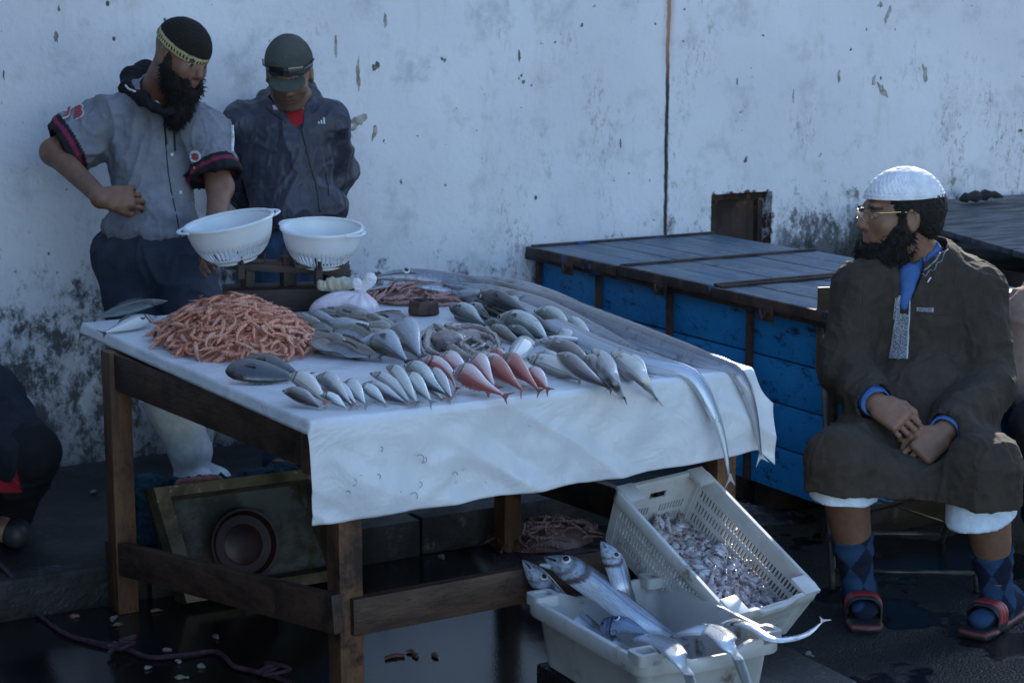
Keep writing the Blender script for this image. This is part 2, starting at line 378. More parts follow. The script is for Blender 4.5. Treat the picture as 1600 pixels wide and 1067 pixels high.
# object coordinates of the plaster are relative to (4, 6.6, 0): shift the mesh so the pattern uses place coordinates
pl = wallE.children[0]; pl.data.transform(Matrix.Translation((4, WY, 0))); pl.location = (-4, -WY, 0)
b = MB(); b.box(((hx0 + hx1) / 2, WY + .10, (hz0 + hz1) / 2), (hx1 - hx0 - .004, .02, hz1 - hz0 - .004))
b.box(((hx0 + hx1) / 2, WY + .075, hz1 - .018), (hx1 - hx0 - .006, .03, .03)); b.box((hx1 - .015, WY + .075, (hz0 + hz1) / 2 - .02), (.024, .03, hz1 - hz0 - .05))
b.build('hatch', M_rustplate, wallE)
def chip(x, y, w, h, mat, rot=0.0, n=22, depth=.003):
    c = ay(x, y, WY - depth); S = 3000 / ((c - Cv) @ Fv); a = np.linspace(0, 2 * math.pi, n, endpoint=False)
    rr = 1 + 1.1 * vnoise(np.stack([np.cos(a) * 2.2 + x, np.sin(a) * 2.2 + y, a * 0 + 3], 1)) + .5 * vnoise(np.stack([np.cos(a) * 7 + x, np.sin(a) * 7, a * 0], 1))
    u = np.cos(a) * rr * w * .62 / S / 2 / .78; v = np.sin(a) * rr * h * .8 / S / 2; cr, sr = math.cos(rot), math.sin(rot)
    P = np.stack([c[0] + u * cr - v * sr, np.full(n, c[1]), c[2] + u * sr + v * cr], 1); Q = P.copy(); Q[:, 1] = WY + .001
    V = np.vstack([P, Q]); F = [tuple(range(n))] + [(i, i + n, (i + 1) % n + n, (i + 1) % n) for i in range(n)]
    mesh('paint_chip', V, F, mat, wallE, False)
for a in [(88, 58, 9, 24, M_chipd), (92, 14, 5, 12, M_chipd), (560, 118, 8, 52, M_chip), (588, 104, 12, 16, M_chipd, -.5), (603, 34, 7, 24, M_chip), (560, 190, 36, 26, M_chip, .5), (586, 205, 9, 30, M_chip, -.3),
          (525, 75, 5, 36, M_chip), (1388, 22, 7, 40, M_chip, -.4), (1376, 8, 12, 10, M_chip), (1380, 140, 34, 12, M_chip, -.9), (1366, 128, 8, 22, M_chip), (812, 88, 5, 16, M_chipd), (818, 128, 6, 7, M_chipd), (831, 134, 4, 4, M_chipd),
          (695, 95, 5, 5, M_chipd), (910, 40, 5, 8, M_chipd), (868, 66, 4, 4, M_chipd), (1166, 251, 8, 12, M_chipd), (1152, 128, 3, 15, M_chip), (1311, 119, 5, 22, M_chip), (590, 432, 16, 22, M_chipd), (1445, 115, 10, 32, M_chip, .2),
          (627, 285, 4, 10, M_chipd), (696, 290, 5, 5, M_chipd), (970, 224, 3, 18, M_chipd), (1070, 15, 4, 4, M_chipd), (1330, 78, 4, 5, M_chipd), (1595, 204, 12, 7, M_chipd), (1240, 152, 3, 22, M_chip), (6, 118, 3, 14, M_chipd), (1490, 285, 8, 14, M_chip)]:
    chip(*a)
# unseen block added at the left, cuts sky light on the wall
b = MB(); b.box((-5.1, 3.4, 2.4), (8.4, 6.3, 4.8)); b.box((-5.1, 3.4, 4.9), (8.8, 6.7, .2)); ws = empty('sky_blocker', (-4.9, 3.4, 0), 'unseen grey block added at the left to keep sky light off the wall', 'light blocker')
b.build('wall', dirty('blocker_grey', (.13, .125, .12), (.07, .07, .07), 2, .4, .65, .9, .4, 20), ws)
b = MB(); b.box((11.6, -.9, 3.6), (4.4, 8.6, 7.2)); b.box((11.6, -.9, 7.3), (4.8, 9, .2)); ws2 = empty('sky_blocker', (11.6, -.9, 0), 'unseen grey block added on the camera side, right, to dim the wall', 'light blocker')  # second unseen block, added to dim the right end of the wall
b.build('wall', bpy.data.materials['blocker_grey'], ws2)
# ground
def ground_material():
    N = NT('wet_asphalt'); S = N.sep(); X, Y, Z = S
    g = N.noise(170, 3, .75); c = N.mix(N.ramp(g, .35, .7), (.004, .0042, .0045), (.020, .0205, .0215))
    c = N.mix(N.ramp(N.noise(1.6, 5, .6), .45, .65), c, (.006, .006, .006))
    # standing water: under the table along the gutter, and at the camera side on the right
    py = N.math('SUBTRACT', 1, N.math('DIVIDE', N.math('ABSOLUTE', N.math('SUBTRACT', Y, 4.62)), .68))
    px_ = N.ramp(X, 3.0, 2.75); px2 = N.ramp(X, 2.02, 2.1)
    ripple = N.noise(2.4, 3, .5)
    w1 = N.math('MULTIPLY', N.math('MULTIPLY', px_, N.ramp(X, 1.0, 1.3)), N.ramp(N.math('ADD', py, N.math('MULTIPLY', N.math('SUBTRACT', ripple, .5), 1.2)), .0, .15))
    w2 = N.ramp(N.noise(1.9, 4, .6, N.map(loc=(3.1, 1.2, 0))), .50, .56)
    wm = N.math('MAXIMUM', w1, N.math('MULTIPLY', w2, .9))
    rough = N.math('MULTIPLY_ADD', wm, -.22, .28); rough = N.math('MULTIPLY_ADD', N.noise(40, 4), .12, rough)
    bst = N.math('SUBTRACT', 1.0, N.math('MULTIPLY', wm, .985))
    o = N.n('Bump'); o.inputs['Distance'].default_value = .016; N.l(N.math('ADD', N.noise(75, 4, .8), N.math('MULTIPLY', N.vor(150), -.8)), o.inputs['Height']); N.l(bst, o.inputs['Strength'])
    o2 = N.bump(N.noise(9, 3, .5), .04, .01, o.outputs[0])
    return N.out(c, rough, 0, o2, .5)
M_ground = ground_material()
tag(mesh('ground', [(-60, -50, 0), (70, -50, 0), (70, 5.2605, 0), (-60, 5.2605, 0)], [(0, 1, 2, 3)], M_ground, None, False), kind='structure')
tag(mesh('road', [(-60, 5.2605, -.004), (70, 5.2605, -.004), (70, 40, -.004), (-60, 40, -.004)], [(0, 1, 2, 3)], M_ground, None, False), kind='structure')
M_pave = dirty('damp_concrete', (.028, .027, .027), (.010, .010, .010), 3, .35, .65, .45, .6, 70, None, (.11, .11, .11), 22, (.64, .74), bdist=.008)
M_kerb = dirty('worn_kerb', (.026, .025, .025), (.010, .010, .010), 7, .35, .6, .55, .8, 40, None, (.11, .11, .115), 11, (.60, .70), bdist=.01)
b = MB(); b.box((2.5, 5.93, .058), (23, 1.34 - .16, .116)); tag(b.build('pavement', M_pave), kind='structure')
b = MB(); x = -9.0
while x < 14: b.box((x + .45, 5.30 + random.uniform(-.006, .006), .06 + random.uniform(-.004, .003)), (.895, .09, .125), bev=.012); x += .9
tag(b.build('kerb', M_kerb, None, True), kind='structure')
# ================================================================ BLUE CHESTS
def blue_mat():
    N = NT('worn_blue_paint'); v = N.map(scale=(1, 1, 2.2))
    c = N.mix(N.ramp(N.noise(3, 5, .6), .3, .7), (.007, .16, .40), (.012, .235, .52))
    c = N.mix(N.ramp(N.noise(9, 7, .82, v), .53, .63), c, (.004, .030, .065))
    c = N.mix(N.ramp(N.noise(20, 6, .85, v), .58, .68), c, (.010, .011, .013))
    c = N.mix(N.ramp(N.noise(6, 6, .75, N.map(loc=(3, 1, 4))), .64, .72), c, (.10, .05, .035))
    nb = N.bump(N.noise(35, 5, .7), .5, .006); return N.out(c, .55, 0, nb, .4)
def lid_mat():
    N = NT('weathered_lid_boards'); v = N.map(scale=(5, .5, 1))
    c = N.mix(N.ramp(N.noise(5, 6, .7, v), .35, .7), (.05, .085, .13), (.14, .19, .24))
    c = N.mix(N.ramp(N.noise(8, 6, .75, N.map(scale=(2, .6, 1))), .52, .63), c, (.015, .10, .20))
    c = N.mix(N.ramp(N.noise(17, 5, .8), .56, .68), c, (.30, .30, .31))
    c = N.mix(N.ramp(N.noise(6, 5, .7, N.map(loc=(9, 2, 0))), .60, .70), c, (.03, .025, .024))
    return N.out(c, .42, 0, N.bump(N.noise(30, 6, .7, v), .6, .008), .5)
M_blue = blue_mat(); M_lid = lid_mat()
M_rust = dirty('rust_iron', (.075, .035, .024), (.03, .018, .015), 9, .4, .6, .75, .6, 60, None, (.02, .10, .22), 8, (.60, .66))
CX0, CX1, CY0, CY1, CZ0, CZ1 = 3.90, 4.74, 3.35, 6.56, .12, .715
def chest(root, x0, x1, y0, y1, z0, z1, nseg, boards, skew=0.0):
    # body: front boards with gaps, painted
    b = MB(); nb = 4; hh = (z1 - z0) / nb
    for i in range(nb):
        b.box((x0 + .0125, (y0 + y1) / 2, z0 + hh * (i + .5)), (.025, y1 - y0 - .05, hh - .006), bev=.003)
        b.box(((x0 + x1) / 2, y1 - .0125, z0 + hh * (i + .5)), (x1 - x0, .025, hh - .006), bev=.003)
        b.box(((x0 + x1) / 2, y0 + .0125, z0 + hh * (i + .5)), (x1 - x0, .025, hh - .006), bev=.003)
        b.box((x1 - .0125, (y0 + y1) / 2, z0 + hh * (i + .5)), (.025, y1 - y0 - .05, hh - .006))
    b.box(((x0 + x1) / 2, (y0 + y1) / 2, (z0 + z1) / 2), (x1 - x0 - .055, y1 - y0 - .055, z1 - z0 - .01))
    b.build('body', M_blue, root, True)
    L = (y1 - y0) / nseg
    for i in range(nseg + 1):
        y = y0 + i * L; b = MB(); yy = min(max(y, y0 + .03), y1 - .03)
        b.box((x0 - .007, yy, (z0 + z1) / 2), (.014, .032, z1 - z0 - .01), bev=.003)
        b.box((x0 - .016, yy - .012, (z0 + z1) / 2), (.006, .012, z1 - z0 - .03)); b.build('corner_iron' if i in (0, nseg) else 'iron_strap', M_rust, root, True)
    b = MB(); b.box((x0 - .012, (y0 + y1) / 2, z1 + .014), (.05, y1 - y0 + .06, .026), bev=.004); b.build('top_rail', M_rust, root, True)
    for i in range(len(boards) - 1):
        ya, yb = boards[i], boards[i + 1]; lid_e = MB(); k = 6; W = (x1 - x0 + .06) / k; zz = z1 + .0405 + (i % 2) * .004
        for j in range(k):
            lid_e.box((x0 - .035 + W * (j + .5), (ya + yb) / 2, zz + random.uniform(-.002, .002)), (W - .005, yb - ya - .035, .022), bev=.003)
        l = lid_e.build('lid', M_lid, root, True)
        b = MB(); b.box((x0 - .047, (ya + yb) / 2, zz - .002), (.018, yb - ya - .016, .036), bev=.003); b.box(((x0 + x1) / 2, ya + .012, zz + .014), (x1 - x0 + .05, .024, .012), bev=.002)
        b.box(((x0 + x1) / 2, yb - .012, zz + .014), (x1 - x0 + .05, .022, .012), bev=.002); b.build('edging', M_rust, l, True)
        b = MB(); ym = (ya + yb) / 2; b.box((x0 - .06, ym, zz - .03), (.01, .07, .05), bev=.002); b.tube([(x0 - .07, ym - .02, zz - .02), (x0 - .075, ym, zz - .05), (x0 - .07, ym + .02, zz - .02)], .005, 6); b.build('hasp', M_rust, l, True)
chE = empty('storage_chest', (4.3, 5, .12), 'long blue wooden chest with rusty iron edges and plank lids, standing against the wall', 'chest')
CY0 = 4.66
chest(chE, CX0, CX1, CY0, CY1, CZ0, CZ1, 4, [CY0, az(1154, 454, .75)[1], az(1002, 422, .75)[1], CY1])
M_wetwood = dirty('wet_dark_wood', (.045, .028, .018), (.018, .012, .009), 6, .4, .62, .5, .6, 50, (1, 1, 1), (.10, .065, .04), 12, (.60, .72))
b = MB(); b.box((4.32, 4.76, .059), (.74, .09, .118), bev=.005); b.build('skid', M_wetwood, chE, True)
b = MB(); b.box((4.32, 5.12, .059), (.74, .09, .118), bev=.005); b.build('skid', M_wetwood, chE, True)
# second, dark chest on the right with a sloping lid
c2 = empty('storage_chest', (6.3, 5.6, .12), 'dark grey chest with a sloping plank lid, behind the seated man by the wall', 'chest')
M_grey = dirty('grey_boards', (.07, .075, .085), (.03, .03, .035), 5, .4, .62, .5, .5, 40, (1, 5, 1), (.14, .14, .15), 15, (.6, .7))
b = MB(); b.box((6.35, 5.85, .39), (1.5, 1.2, .54), bev=.01); b.build('body', M_wetwood, c2, True)
b = MB(); sl_ = math.atan2(.0, 1)
for j in range(6):
    y = 5.2 + j * .235; z0 = .72 + .022 * j
    b.box((6.35, y, z0), (1.72, .228, .025), np.array([[1, 0, 0], [0, math.cos(.093), -math.sin(.093)], [0, math.sin(.093), math.cos(.093)]]), bev=.003)
b.build('lid', M_grey, c2, True)
b = MB(); b.tube(smoothpath([(5.98, 6.38, .862), (6.02, 6.36, .875), (6.10, 6.38, .872), (6.16, 6.37, .878), (6.24, 6.38, .862)], 18), [.006, .014, .02, .024, .016, .02, .024, .028, .02, .018, .024, .026, .018, .014, .018, .014, .010, .005], 8)
tag(b.build('rag', plain('black_rag', (.02, .02, .022), .95, 0, .6), None, True), 'small crumpled black rag on the back edge of the grey sloping lid', 'rag')
# ================================================================ TABLE
def wood_mat(name, c1, c2, c3, stretch, rough=.55):
    N = NT(name); v = N.map(scale=stretch)
    c = N.mix(N.ramp(N.noise(7, 6, .7, v), .35, .68), c1, c2)
    c = N.mix(N.ramp(N.noise(5, 6, .75), .50, .66), c, c3)
    c = N.mix(N.ramp(N.noise(30, 4, .7, v), .62, .72), c, (.012, .009, .007))
    return N.out(c, rough, 0, N.bump(N.noise(14, 6, .7, v), .6, .006), .4)
M_legw = wood_mat('stained_post', (.17, .082, .038), (.075, .034, .019), (.024, .013, .010), (3.5, 3.5, .7))
M_railw = wood_mat('stained_rail', (.095, .048, .030), (.034, .018, .012), (.018, .011, .009), (.8, 3, 3))
M_raily = wood_mat('stained_side_rail', (.095, .048, .030), (.034, .018, .012), (.018, .011, .009), (3, .8, 3))
TZ = .795
tab = empty('market_table', (2.35, 4.7, 0), 'rough dark wooden market table with stained posts and low rails, under the white sheet', 'table')
LEG = {'B': (1.872, 4.045), 'A': (1.70, 5.19), 'C': (2.985, 4.06), 'D': (2.98, 5.19)}
for k_, (x, y) in LEG.items():
    b = MB(); b.bar((x, y, 0), (x, y, TZ - .03), .062, .072, (0, 1, 0), bev=.004); b.build('leg', M_legw, tab, True)
b = MB()
for j in range(8): b.bar((1.815 + j * .1535, 3.955, TZ - .014), (1.785 + j * .169, 5.47, TZ - .014), .150, .026, bev=.003)
b.build('tabletop', M_raily, tab, True)
def rail(a, c, h, m, t=.03, nm='rail'):
    b = MB(); b.bar(a, c, t, h, bev=.004); b.build(nm, m, tab, True)
rail((1.868, 4.005, .292), (3.02, 4.018, .302), .092, M_railw)
rail((1.832, 4.0, .306), (1.678, 5.24, .155), .095, M_raily)
rail((1.80, 3.99, TZ - .085), (1.69, 5.25, TZ - .085), .105, M_raily, .03, 'apron')
rail((1.75, 3.985 + .015, TZ - .085), (3.05, 4.0, TZ - .085), .10, M_railw, .028, 'apron')
rail((3.03, 4.02, TZ - .085), (3.03, 5.25, TZ - .085), .10, M_raily, .028, 'apron')
rail((1.70, 5.24, TZ - .085), (3.0, 5.24, TZ - .085), .10, M_railw, .028, 'apron')
rail((3.03, 4.02, .30), (3.03, 5.24, .245), .10, M_raily)
# ================================================================ TABLECLOTH
def cloth_mat():
    N = NT('white_plastic_sheet')
    c = N.mix(N.ramp(N.noise(4, 5, .6), .35, .7), (.70, .71, .74), (.60, .62, .66))
    c = N.mix(N.ramp(N.noise(21, 5, .8), .64, .74), c, (.50, .45, .44))
    c = N.mix(N.math('MULTIPLY', N.ramp(N.noise(9, 4, .6, N.map(loc=(2, 3, 1))), .60, .75), .5), c, (.60, .47, .45))
    nb = N.bump(N.noise(7, 4, .55, dist=.7), .5, .025); nb = N.bump(N.noise(28, 4, .6, N.map(scale=(1, 1.8, .6)), dist=1.2), .2, .005, nb)
    return N.out(c, .32, 0, nb, .5)
M_cloth = cloth_mat()
CZ = TZ + .004
cA, cB, cC, cD = np.array([1.70, 5.49]), np.array([1.735, 3.935]), np.array([3.00, 3.95]), np.array([3.11, 5.52])
def cloth():
    aL, aR, bF, bB = .030, .10, .235, .05
    a = np.concatenate([np.linspace(-aL, 0, 5)[:-1], np.linspace(0, 1.28, 150), np.linspace(1.28, 1.28 + aR, 16)[1:]])
    b = np.concatenate([np.linspace(-bF, 0, 44)[:-1], np.linspace(0, .03, 5)[:-1], np.linspace(.03, 1.55, 130), np.linspace(1.55, 1.55 + bB, 6)[1:]])
    A, Bq = np.meshgrid(a, b, indexing='ij'); V = np.zeros(A.shape + (3,))
    s = np.clip(A / 1.28, 0, 1); t = np.clip(Bq / 1.55, 0, 1)
    base = (cB[None, None] * (1 - s)[..., None] + cC[None, None] * s[..., None]) * (1 - t)[..., None] + (cA[None, None] * (1 - s)[..., None] + cD[None, None] * s[..., None]) * t[..., None]
    V[..., 0] = base[..., 0]; V[..., 1] = base[..., 1]; V[..., 2] = CZ
    db = np.maximum(-Bq, 0); da = np.maximum(A - 1.28, 0); dl = np.maximum(-A, 0); dk = np.maximum(Bq - 1.55, 0)
    fb = np.clip(db / .06, 0, 1)
    sag = 1 + .09 * np.sin(A * 2.3 + .4) - .03 * np.clip((A - .15) / .5, 0, 1) + .05 * np.exp(-((A - 0) / .12) ** 2)
    # rounded front edge, then a hanging sheet
    R_ = .018; ang = np.clip(db / R_, 0, math.pi / 2)
    V[..., 1] -= R_ * np.sin(ang) + 0.06 * np.maximum(db - R_ * 1.57, 0) * (0.4 + s)
    V[..., 2] -= R_ * (1 - np.cos(ang)) + np.maximum(db - R_ * 1.57, 0) * sag
    V[..., 0] += da * (.15 + .33 * fb); V[..., 2] -= da * (.95 - .50 * fb); V[..., 1] += -da * .10 * fb
    V[..., 0] -= dl * .35 * (1 - fb) + dl * .2 * fb; V[..., 2] -= dl * .95 * (1 - fb)
    V[..., 1] += dk * .5; V[..., 2] -= dk * .85
    P = V.reshape(-1, 3); f2 = fb.ravel()
    q = np.stack([P[:, 0] * 3.1, P[:, 2] * 2.0, P[:, 0] * 0 + 1], 1)
    dia = np.stack([(P[:, 0] * .7 + P[:, 2] * 1.1) * 5.5, (P[:, 0] - P[:, 2]) * 1.2, P[:, 0] * 0], 1)
    hang = np.clip(-(P[:, 2] - CZ) / .10, 0, 1)
    P[:, 1] -= hang * (.030 * fbm(q, 3) + .012 * np.maximum(ridge(dia, 2) - .3, 0)) + .006 * f2 * fbm(P * 14, 2)
    top = 1 - np.clip(-(P[:, 2] - CZ) / .01, 0, 1)
    P[:, 2] += top * (.0035 * np.abs(fbm(P * [5, 11, 5], 3)) + .003 * np.maximum(ridge(P * [2.2, 6, 1] + 5, 2) - .8, 0))
    P[:, 2] += (1 - top) * f2 * .010 * fbm(P * [9, 1, 1], 2) * hang
    n0, n1 = A.shape; F = [(i * n1 + j, (i + 1) * n1 + j, (i + 1) * n1 + j + 1, i * n1 + j + 1) for i in range(n0 - 1) for j in range(n1 - 1)]
    o = mesh('tablecloth', P, F, M_cloth); m = o.modifiers.new('thick', 'SOLIDIFY'); m.thickness = .0015; m.offset = -1
    return tag(o, 'white plastic sheet spread over the market table, hanging down in front with faint red marks', 'tablecloth')
cloth()
# ================================================================ FISH
def fish_mat(name, stops, blot=None, blots=(12, .58, .68), rough=.2, metal=.0, spec=.8, scale=300, streak=.5, gill=True, coat=.8, line=.5):
    """stops run from belly (0) to back (1) over the side of the fish"""
    N = NT(name); u = N.sep(src='UV'); U, V = u[0], u[1]; rnd = N.n('ObjectInfo').outputs['Random']
    cv = N.n('CombineXYZ'); N.l(N.math('MULTIPLY', U, 4.), cv.inputs[0]); N.l(N.math('MULTIPLY', V, 16.), cv.inputs[1]); N.l(N.math('MULTIPLY', rnd, 50.), cv.inputs[2])
    nz = N.noise(1.4, 4, .6, cv.outputs[0]); stn = N.noise(5, 5, .7, cv.outputs[0])
    v2 = N.math('ADD', N.math('MULTIPLY_ADD', N.math('SUBTRACT', nz, .5), .5, V), N.math('MULTIPLY_ADD', rnd, .12, -.06))
    c = N.cramp(v2, stops)
    c = N.mix(N.math('MULTIPLY', N.ramp(stn, .50, .60), streak), c, tuple(x * .35 for x in stops[-2][1]))
    if blot: c = N.mix(N.ramp(N.noise(blots[0] * 5, 5, .65), blots[1], blots[2]), c, blot)
    if line: ll = N.math('ABSOLUTE', N.math('SUBTRACT', V, N.math('MULTIPLY_ADD', U, -.12, .66))); c = N.mix(N.math('MULTIPLY', N.ramp(ll, .05, .015), line), c, tuple(x * .3 for x in stops[-2][1]))
    if gill:
        vv = N.math('SUBTRACT', V, .5); bow = N.math('MULTIPLY_ADD', N.math('MULTIPLY', vv, vv), -.25, .25); bow = N.math('MULTIPLY_ADD', N.math('SUBTRACT', nz, .5), .05, bow)
        hd = N.ramp(N.math('SUBTRACT', U, bow), .01, -.01); c = N.mix(N.math('MULTIPLY', hd, .6), c, tuple(x * .55 for x in stops[1][1]))
        c = N.mix(N.math('MULTIPLY', N.math('MULTIPLY', hd, N.ramp(N.noise(75, 5, .75), .48, .62)), .6), c, (.07, .055, .06))
        g = N.math('ABSOLUTE', N.math('SUBTRACT', U, bow)); c = N.mix(N.math('MULTIPLY', N.ramp(g, .035, .008), .9), c, (.045, .02, .02))
        g2 = N.math('ABSOLUTE', N.math('SUBTRACT', U, N.math('SUBTRACT', bow, .075))); c = N.mix(N.math('MULTIPLY', N.ramp(g2, .022, .004), .6), c, (.06, .035, .035))
        ml = N.math('ABSOLUTE', N.math('SUBTRACT', V, N.math('MULTIPLY_ADD', U, -.6, .5))); c = N.mix(N.math('MULTIPLY', N.ramp(ml, .10, .04), N.ramp(U, .085, .07)), c, (.03, .02, .02))
    sc = N.vor(scale, N.map(scale=(1, 1, 1))); nb = N.bump(sc, .25, .0012); nb = N.bump(N.noise(26, 5, .65, dist=.4), .35, .006, nb); nb = N.bump(stn, .25, .003, nb)
    return N.out(c, N.math('MULTIPLY_ADD', stn, .25, rough - .08), metal, nb, spec, coat=coat)
K = {}
K['silver'] = fish_mat('silver_skin', [(0, (.78, .80, .79)), (.52, (.72, .74, .75)), (.66, (.36, .40, .42)), (.82, (.09, .11, .13))], (.34, .24, .20), (6, .66, .74), metal=.15)
K['silverback'] = fish_mat('silver_brown_skin', [(0, (.70, .70, .70)), (.36, (.52, .52, .54)), (.50, (.17, .16, .18)), (.68, (.05, .047, .06))], (.14, .10, .10), (6, .64, .74), metal=.1)
K['brown'] = fish_mat('brown_skin', [(0, (.50, .46, .46)), (.25, (.24, .20, .20)), (.5, (.115, .085, .085)), (.75, (.04, .03, .034))], (.06, .04, .045), (6, .6, .7), metal=.05)
K['whitefish'] = fish_mat('pale_belly_skin', [(0, (.74, .73, .68)), (.58, (.66, .65, .60)), (.75, (.34, .33, .32)), (.9, (.14, .13, .14))], (.42, .20, .16), (5, .64, .74), metal=.0, streak=.25)
K['red'] = fish_mat('red_skin', [(0, (.78, .68, .68)), (.40, (.68, .44, .43)), (.56, (.50, .15, .13)), (.85, (.30, .05, .045))], (.74, .70, .74), (6, .57, .66), metal=.0, streak=.35)
K['deepred'] = fish_mat('deep_red_skin', [(0, (.60, .30, .27)), (.36, (.46, .11, .09)), (.8, (.26, .03, .028))], (.70, .52, .48), (10, .60, .70), metal=.0, rough=.3, streak=.4)
K['dark'] = fish_mat('dark_olive_skin', [(0, (.36, .42, .43)), (.32, (.11, .14, .14)), (.52, (.035, .045, .042)), (.8, (.014, .018, .018))], (.30, .36, .37), (5, .64, .74), metal=.1, rough=.18)
K['black'] = fish_mat('black_skin', [(0, (.09, .085, .08)), (.4, (.022, .020, .020)), (.8, (.010, .009, .009))], (.10, .10, .11), (6, .64, .75), rough=.24)
K['green'] = fish_mat('green_silver_skin', [(0, (.70, .74, .72)), (.34, (.44, .50, .48)), (.52, (.10, .135, .125)), (.75, (.03, .04, .04))], (.05, .06, .06), (5, .60, .7), metal=.15, rough=.18)
K['sole'] = fish_mat('slimy_brown_skin', [(0, (.40, .40, .42)), (.26, (.20, .17, .15)), (.55, (.105, .075, .055)), (1, (.16, .11, .065))], (.055, .04, .033), (4, .58, .70), rough=.16, gill=False, line=.7)
K['solegrey'] = fish_mat('slimy_grey_skin', [(0, (.46, .49, .56)), (.45, (.26, .28, .33)), (.66, (.10, .085, .075)), (1, (.09, .065, .05))], (.08, .06, .055), (4, .6, .72), rough=.16, gill=False, line=.4)
K['scab'] = fish_mat('mirror_silver_skin', [(0, (.66, .72, .80)), (.4, (.50, .58, .70)), (.66, (.30, .36, .46)), (.85, (.08, .09, .12))], (.16, .17, .21), (5, .60, .72), rough=.14, metal=.25, streak=.65)
K['scabgrey'] = fish_mat('dull_silver_skin', [(0, (.60, .63, .70)), (.35, (.36, .38, .45)), (.6, (.19, .19, .24)), (.82, (.06, .055, .075))], (.10, .095, .12), (4, .54, .68), rough=.24, metal=.1, streak=.75)
K['scabblue'] = fish_mat('blue_silver_skin', [(0, (.56, .66, .80)), (.4, (.28, .40, .62)), (.66, (.10, .18, .34)), (.85, (.04, .06, .11))], (.05, .06, .10), (7, .58, .68), rough=.16, metal=.25, streak=.6)
K_mid = {}
F_pink = plain('pink_fin', (.48, .28, .26), .4); F_red = plain('red_fin', (.34, .13, .11), .4); F_grey = plain('grey_fin', (.40, .40, .41), .4); F_dark = plain('dark_fin', (.06, .055, .055), .4)
F_pec = [plain('pale_fin', (.50, .50, .50), .3), plain('brown_fin', (.12, .10, .10), .3)]; M_eyew = plain('fish_eye_ring', (.66, .68, .66), .15); M_eyeb = plain('fish_pupil', (.01, .01, .012), .08); M_eyed = plain('fish_eye_dull', (.42, .40, .36), .2)
PROF = {
 'bream': ([0, .03, .10, .20, .33, .46, .62, .80, .93, 1], [.05, .20, .46, .76, .96, 1, .82, .44, .19, .14]),
 'slim': ([0, .03, .10, .22, .38, .55, .72, .86, .95, 1], [.05, .20, .45, .76, .97, 1, .76, .42, .21, .15]),
 'gurn': ([0, .02, .07, .18, .30, .48, .68, .86, .95, 1], [.10, .34, .64, .92, 1, .84, .54, .29, .17, .13]),
 'sole': ([0, .04, .12, .28, .5, .7, .88, .97, 1], [.12, .45, .78, 1, .98, .76, .42, .18, .10]),
 'scab': ([0, .012, .045, .085, .12, .18, .35, .6, .8, .93, 1], [.06, .16, .42, .68, .86, .97, 1, .86, .55, .25, .08]),
 'scabtail': ([0, .15, .5, .8, .94, 1], [.95, 1, .82, .45, .2, .1]),
 'scablong': ([0, .012, .040, .07, .11, .18, .35, .72, .82, .90, .96, 1], [.08, .22, .58, .80, .92, .97, 1, .95, .82, .56, .26, .09]),
 'scabmid': ([0, .3, .7, .9, 1], [.9, 1, .9, .78, .66]),
 'block': ([0, .04, .12, .3, .6, .82, .95, 1], [.5, .8, .95, 1, .9, .72, .6, .45]),
}
def resample(P, ts):
    P = np.asarray(P, float); d = np.concatenate([[0], np.cumsum(np.linalg.norm(np.diff(P, axis=0), axis=1))]); d /= d[-1]
    return np.stack([np.interp(ts, d, P[:, i]) for i in range(3)], 1)
FN = {'n': 0}
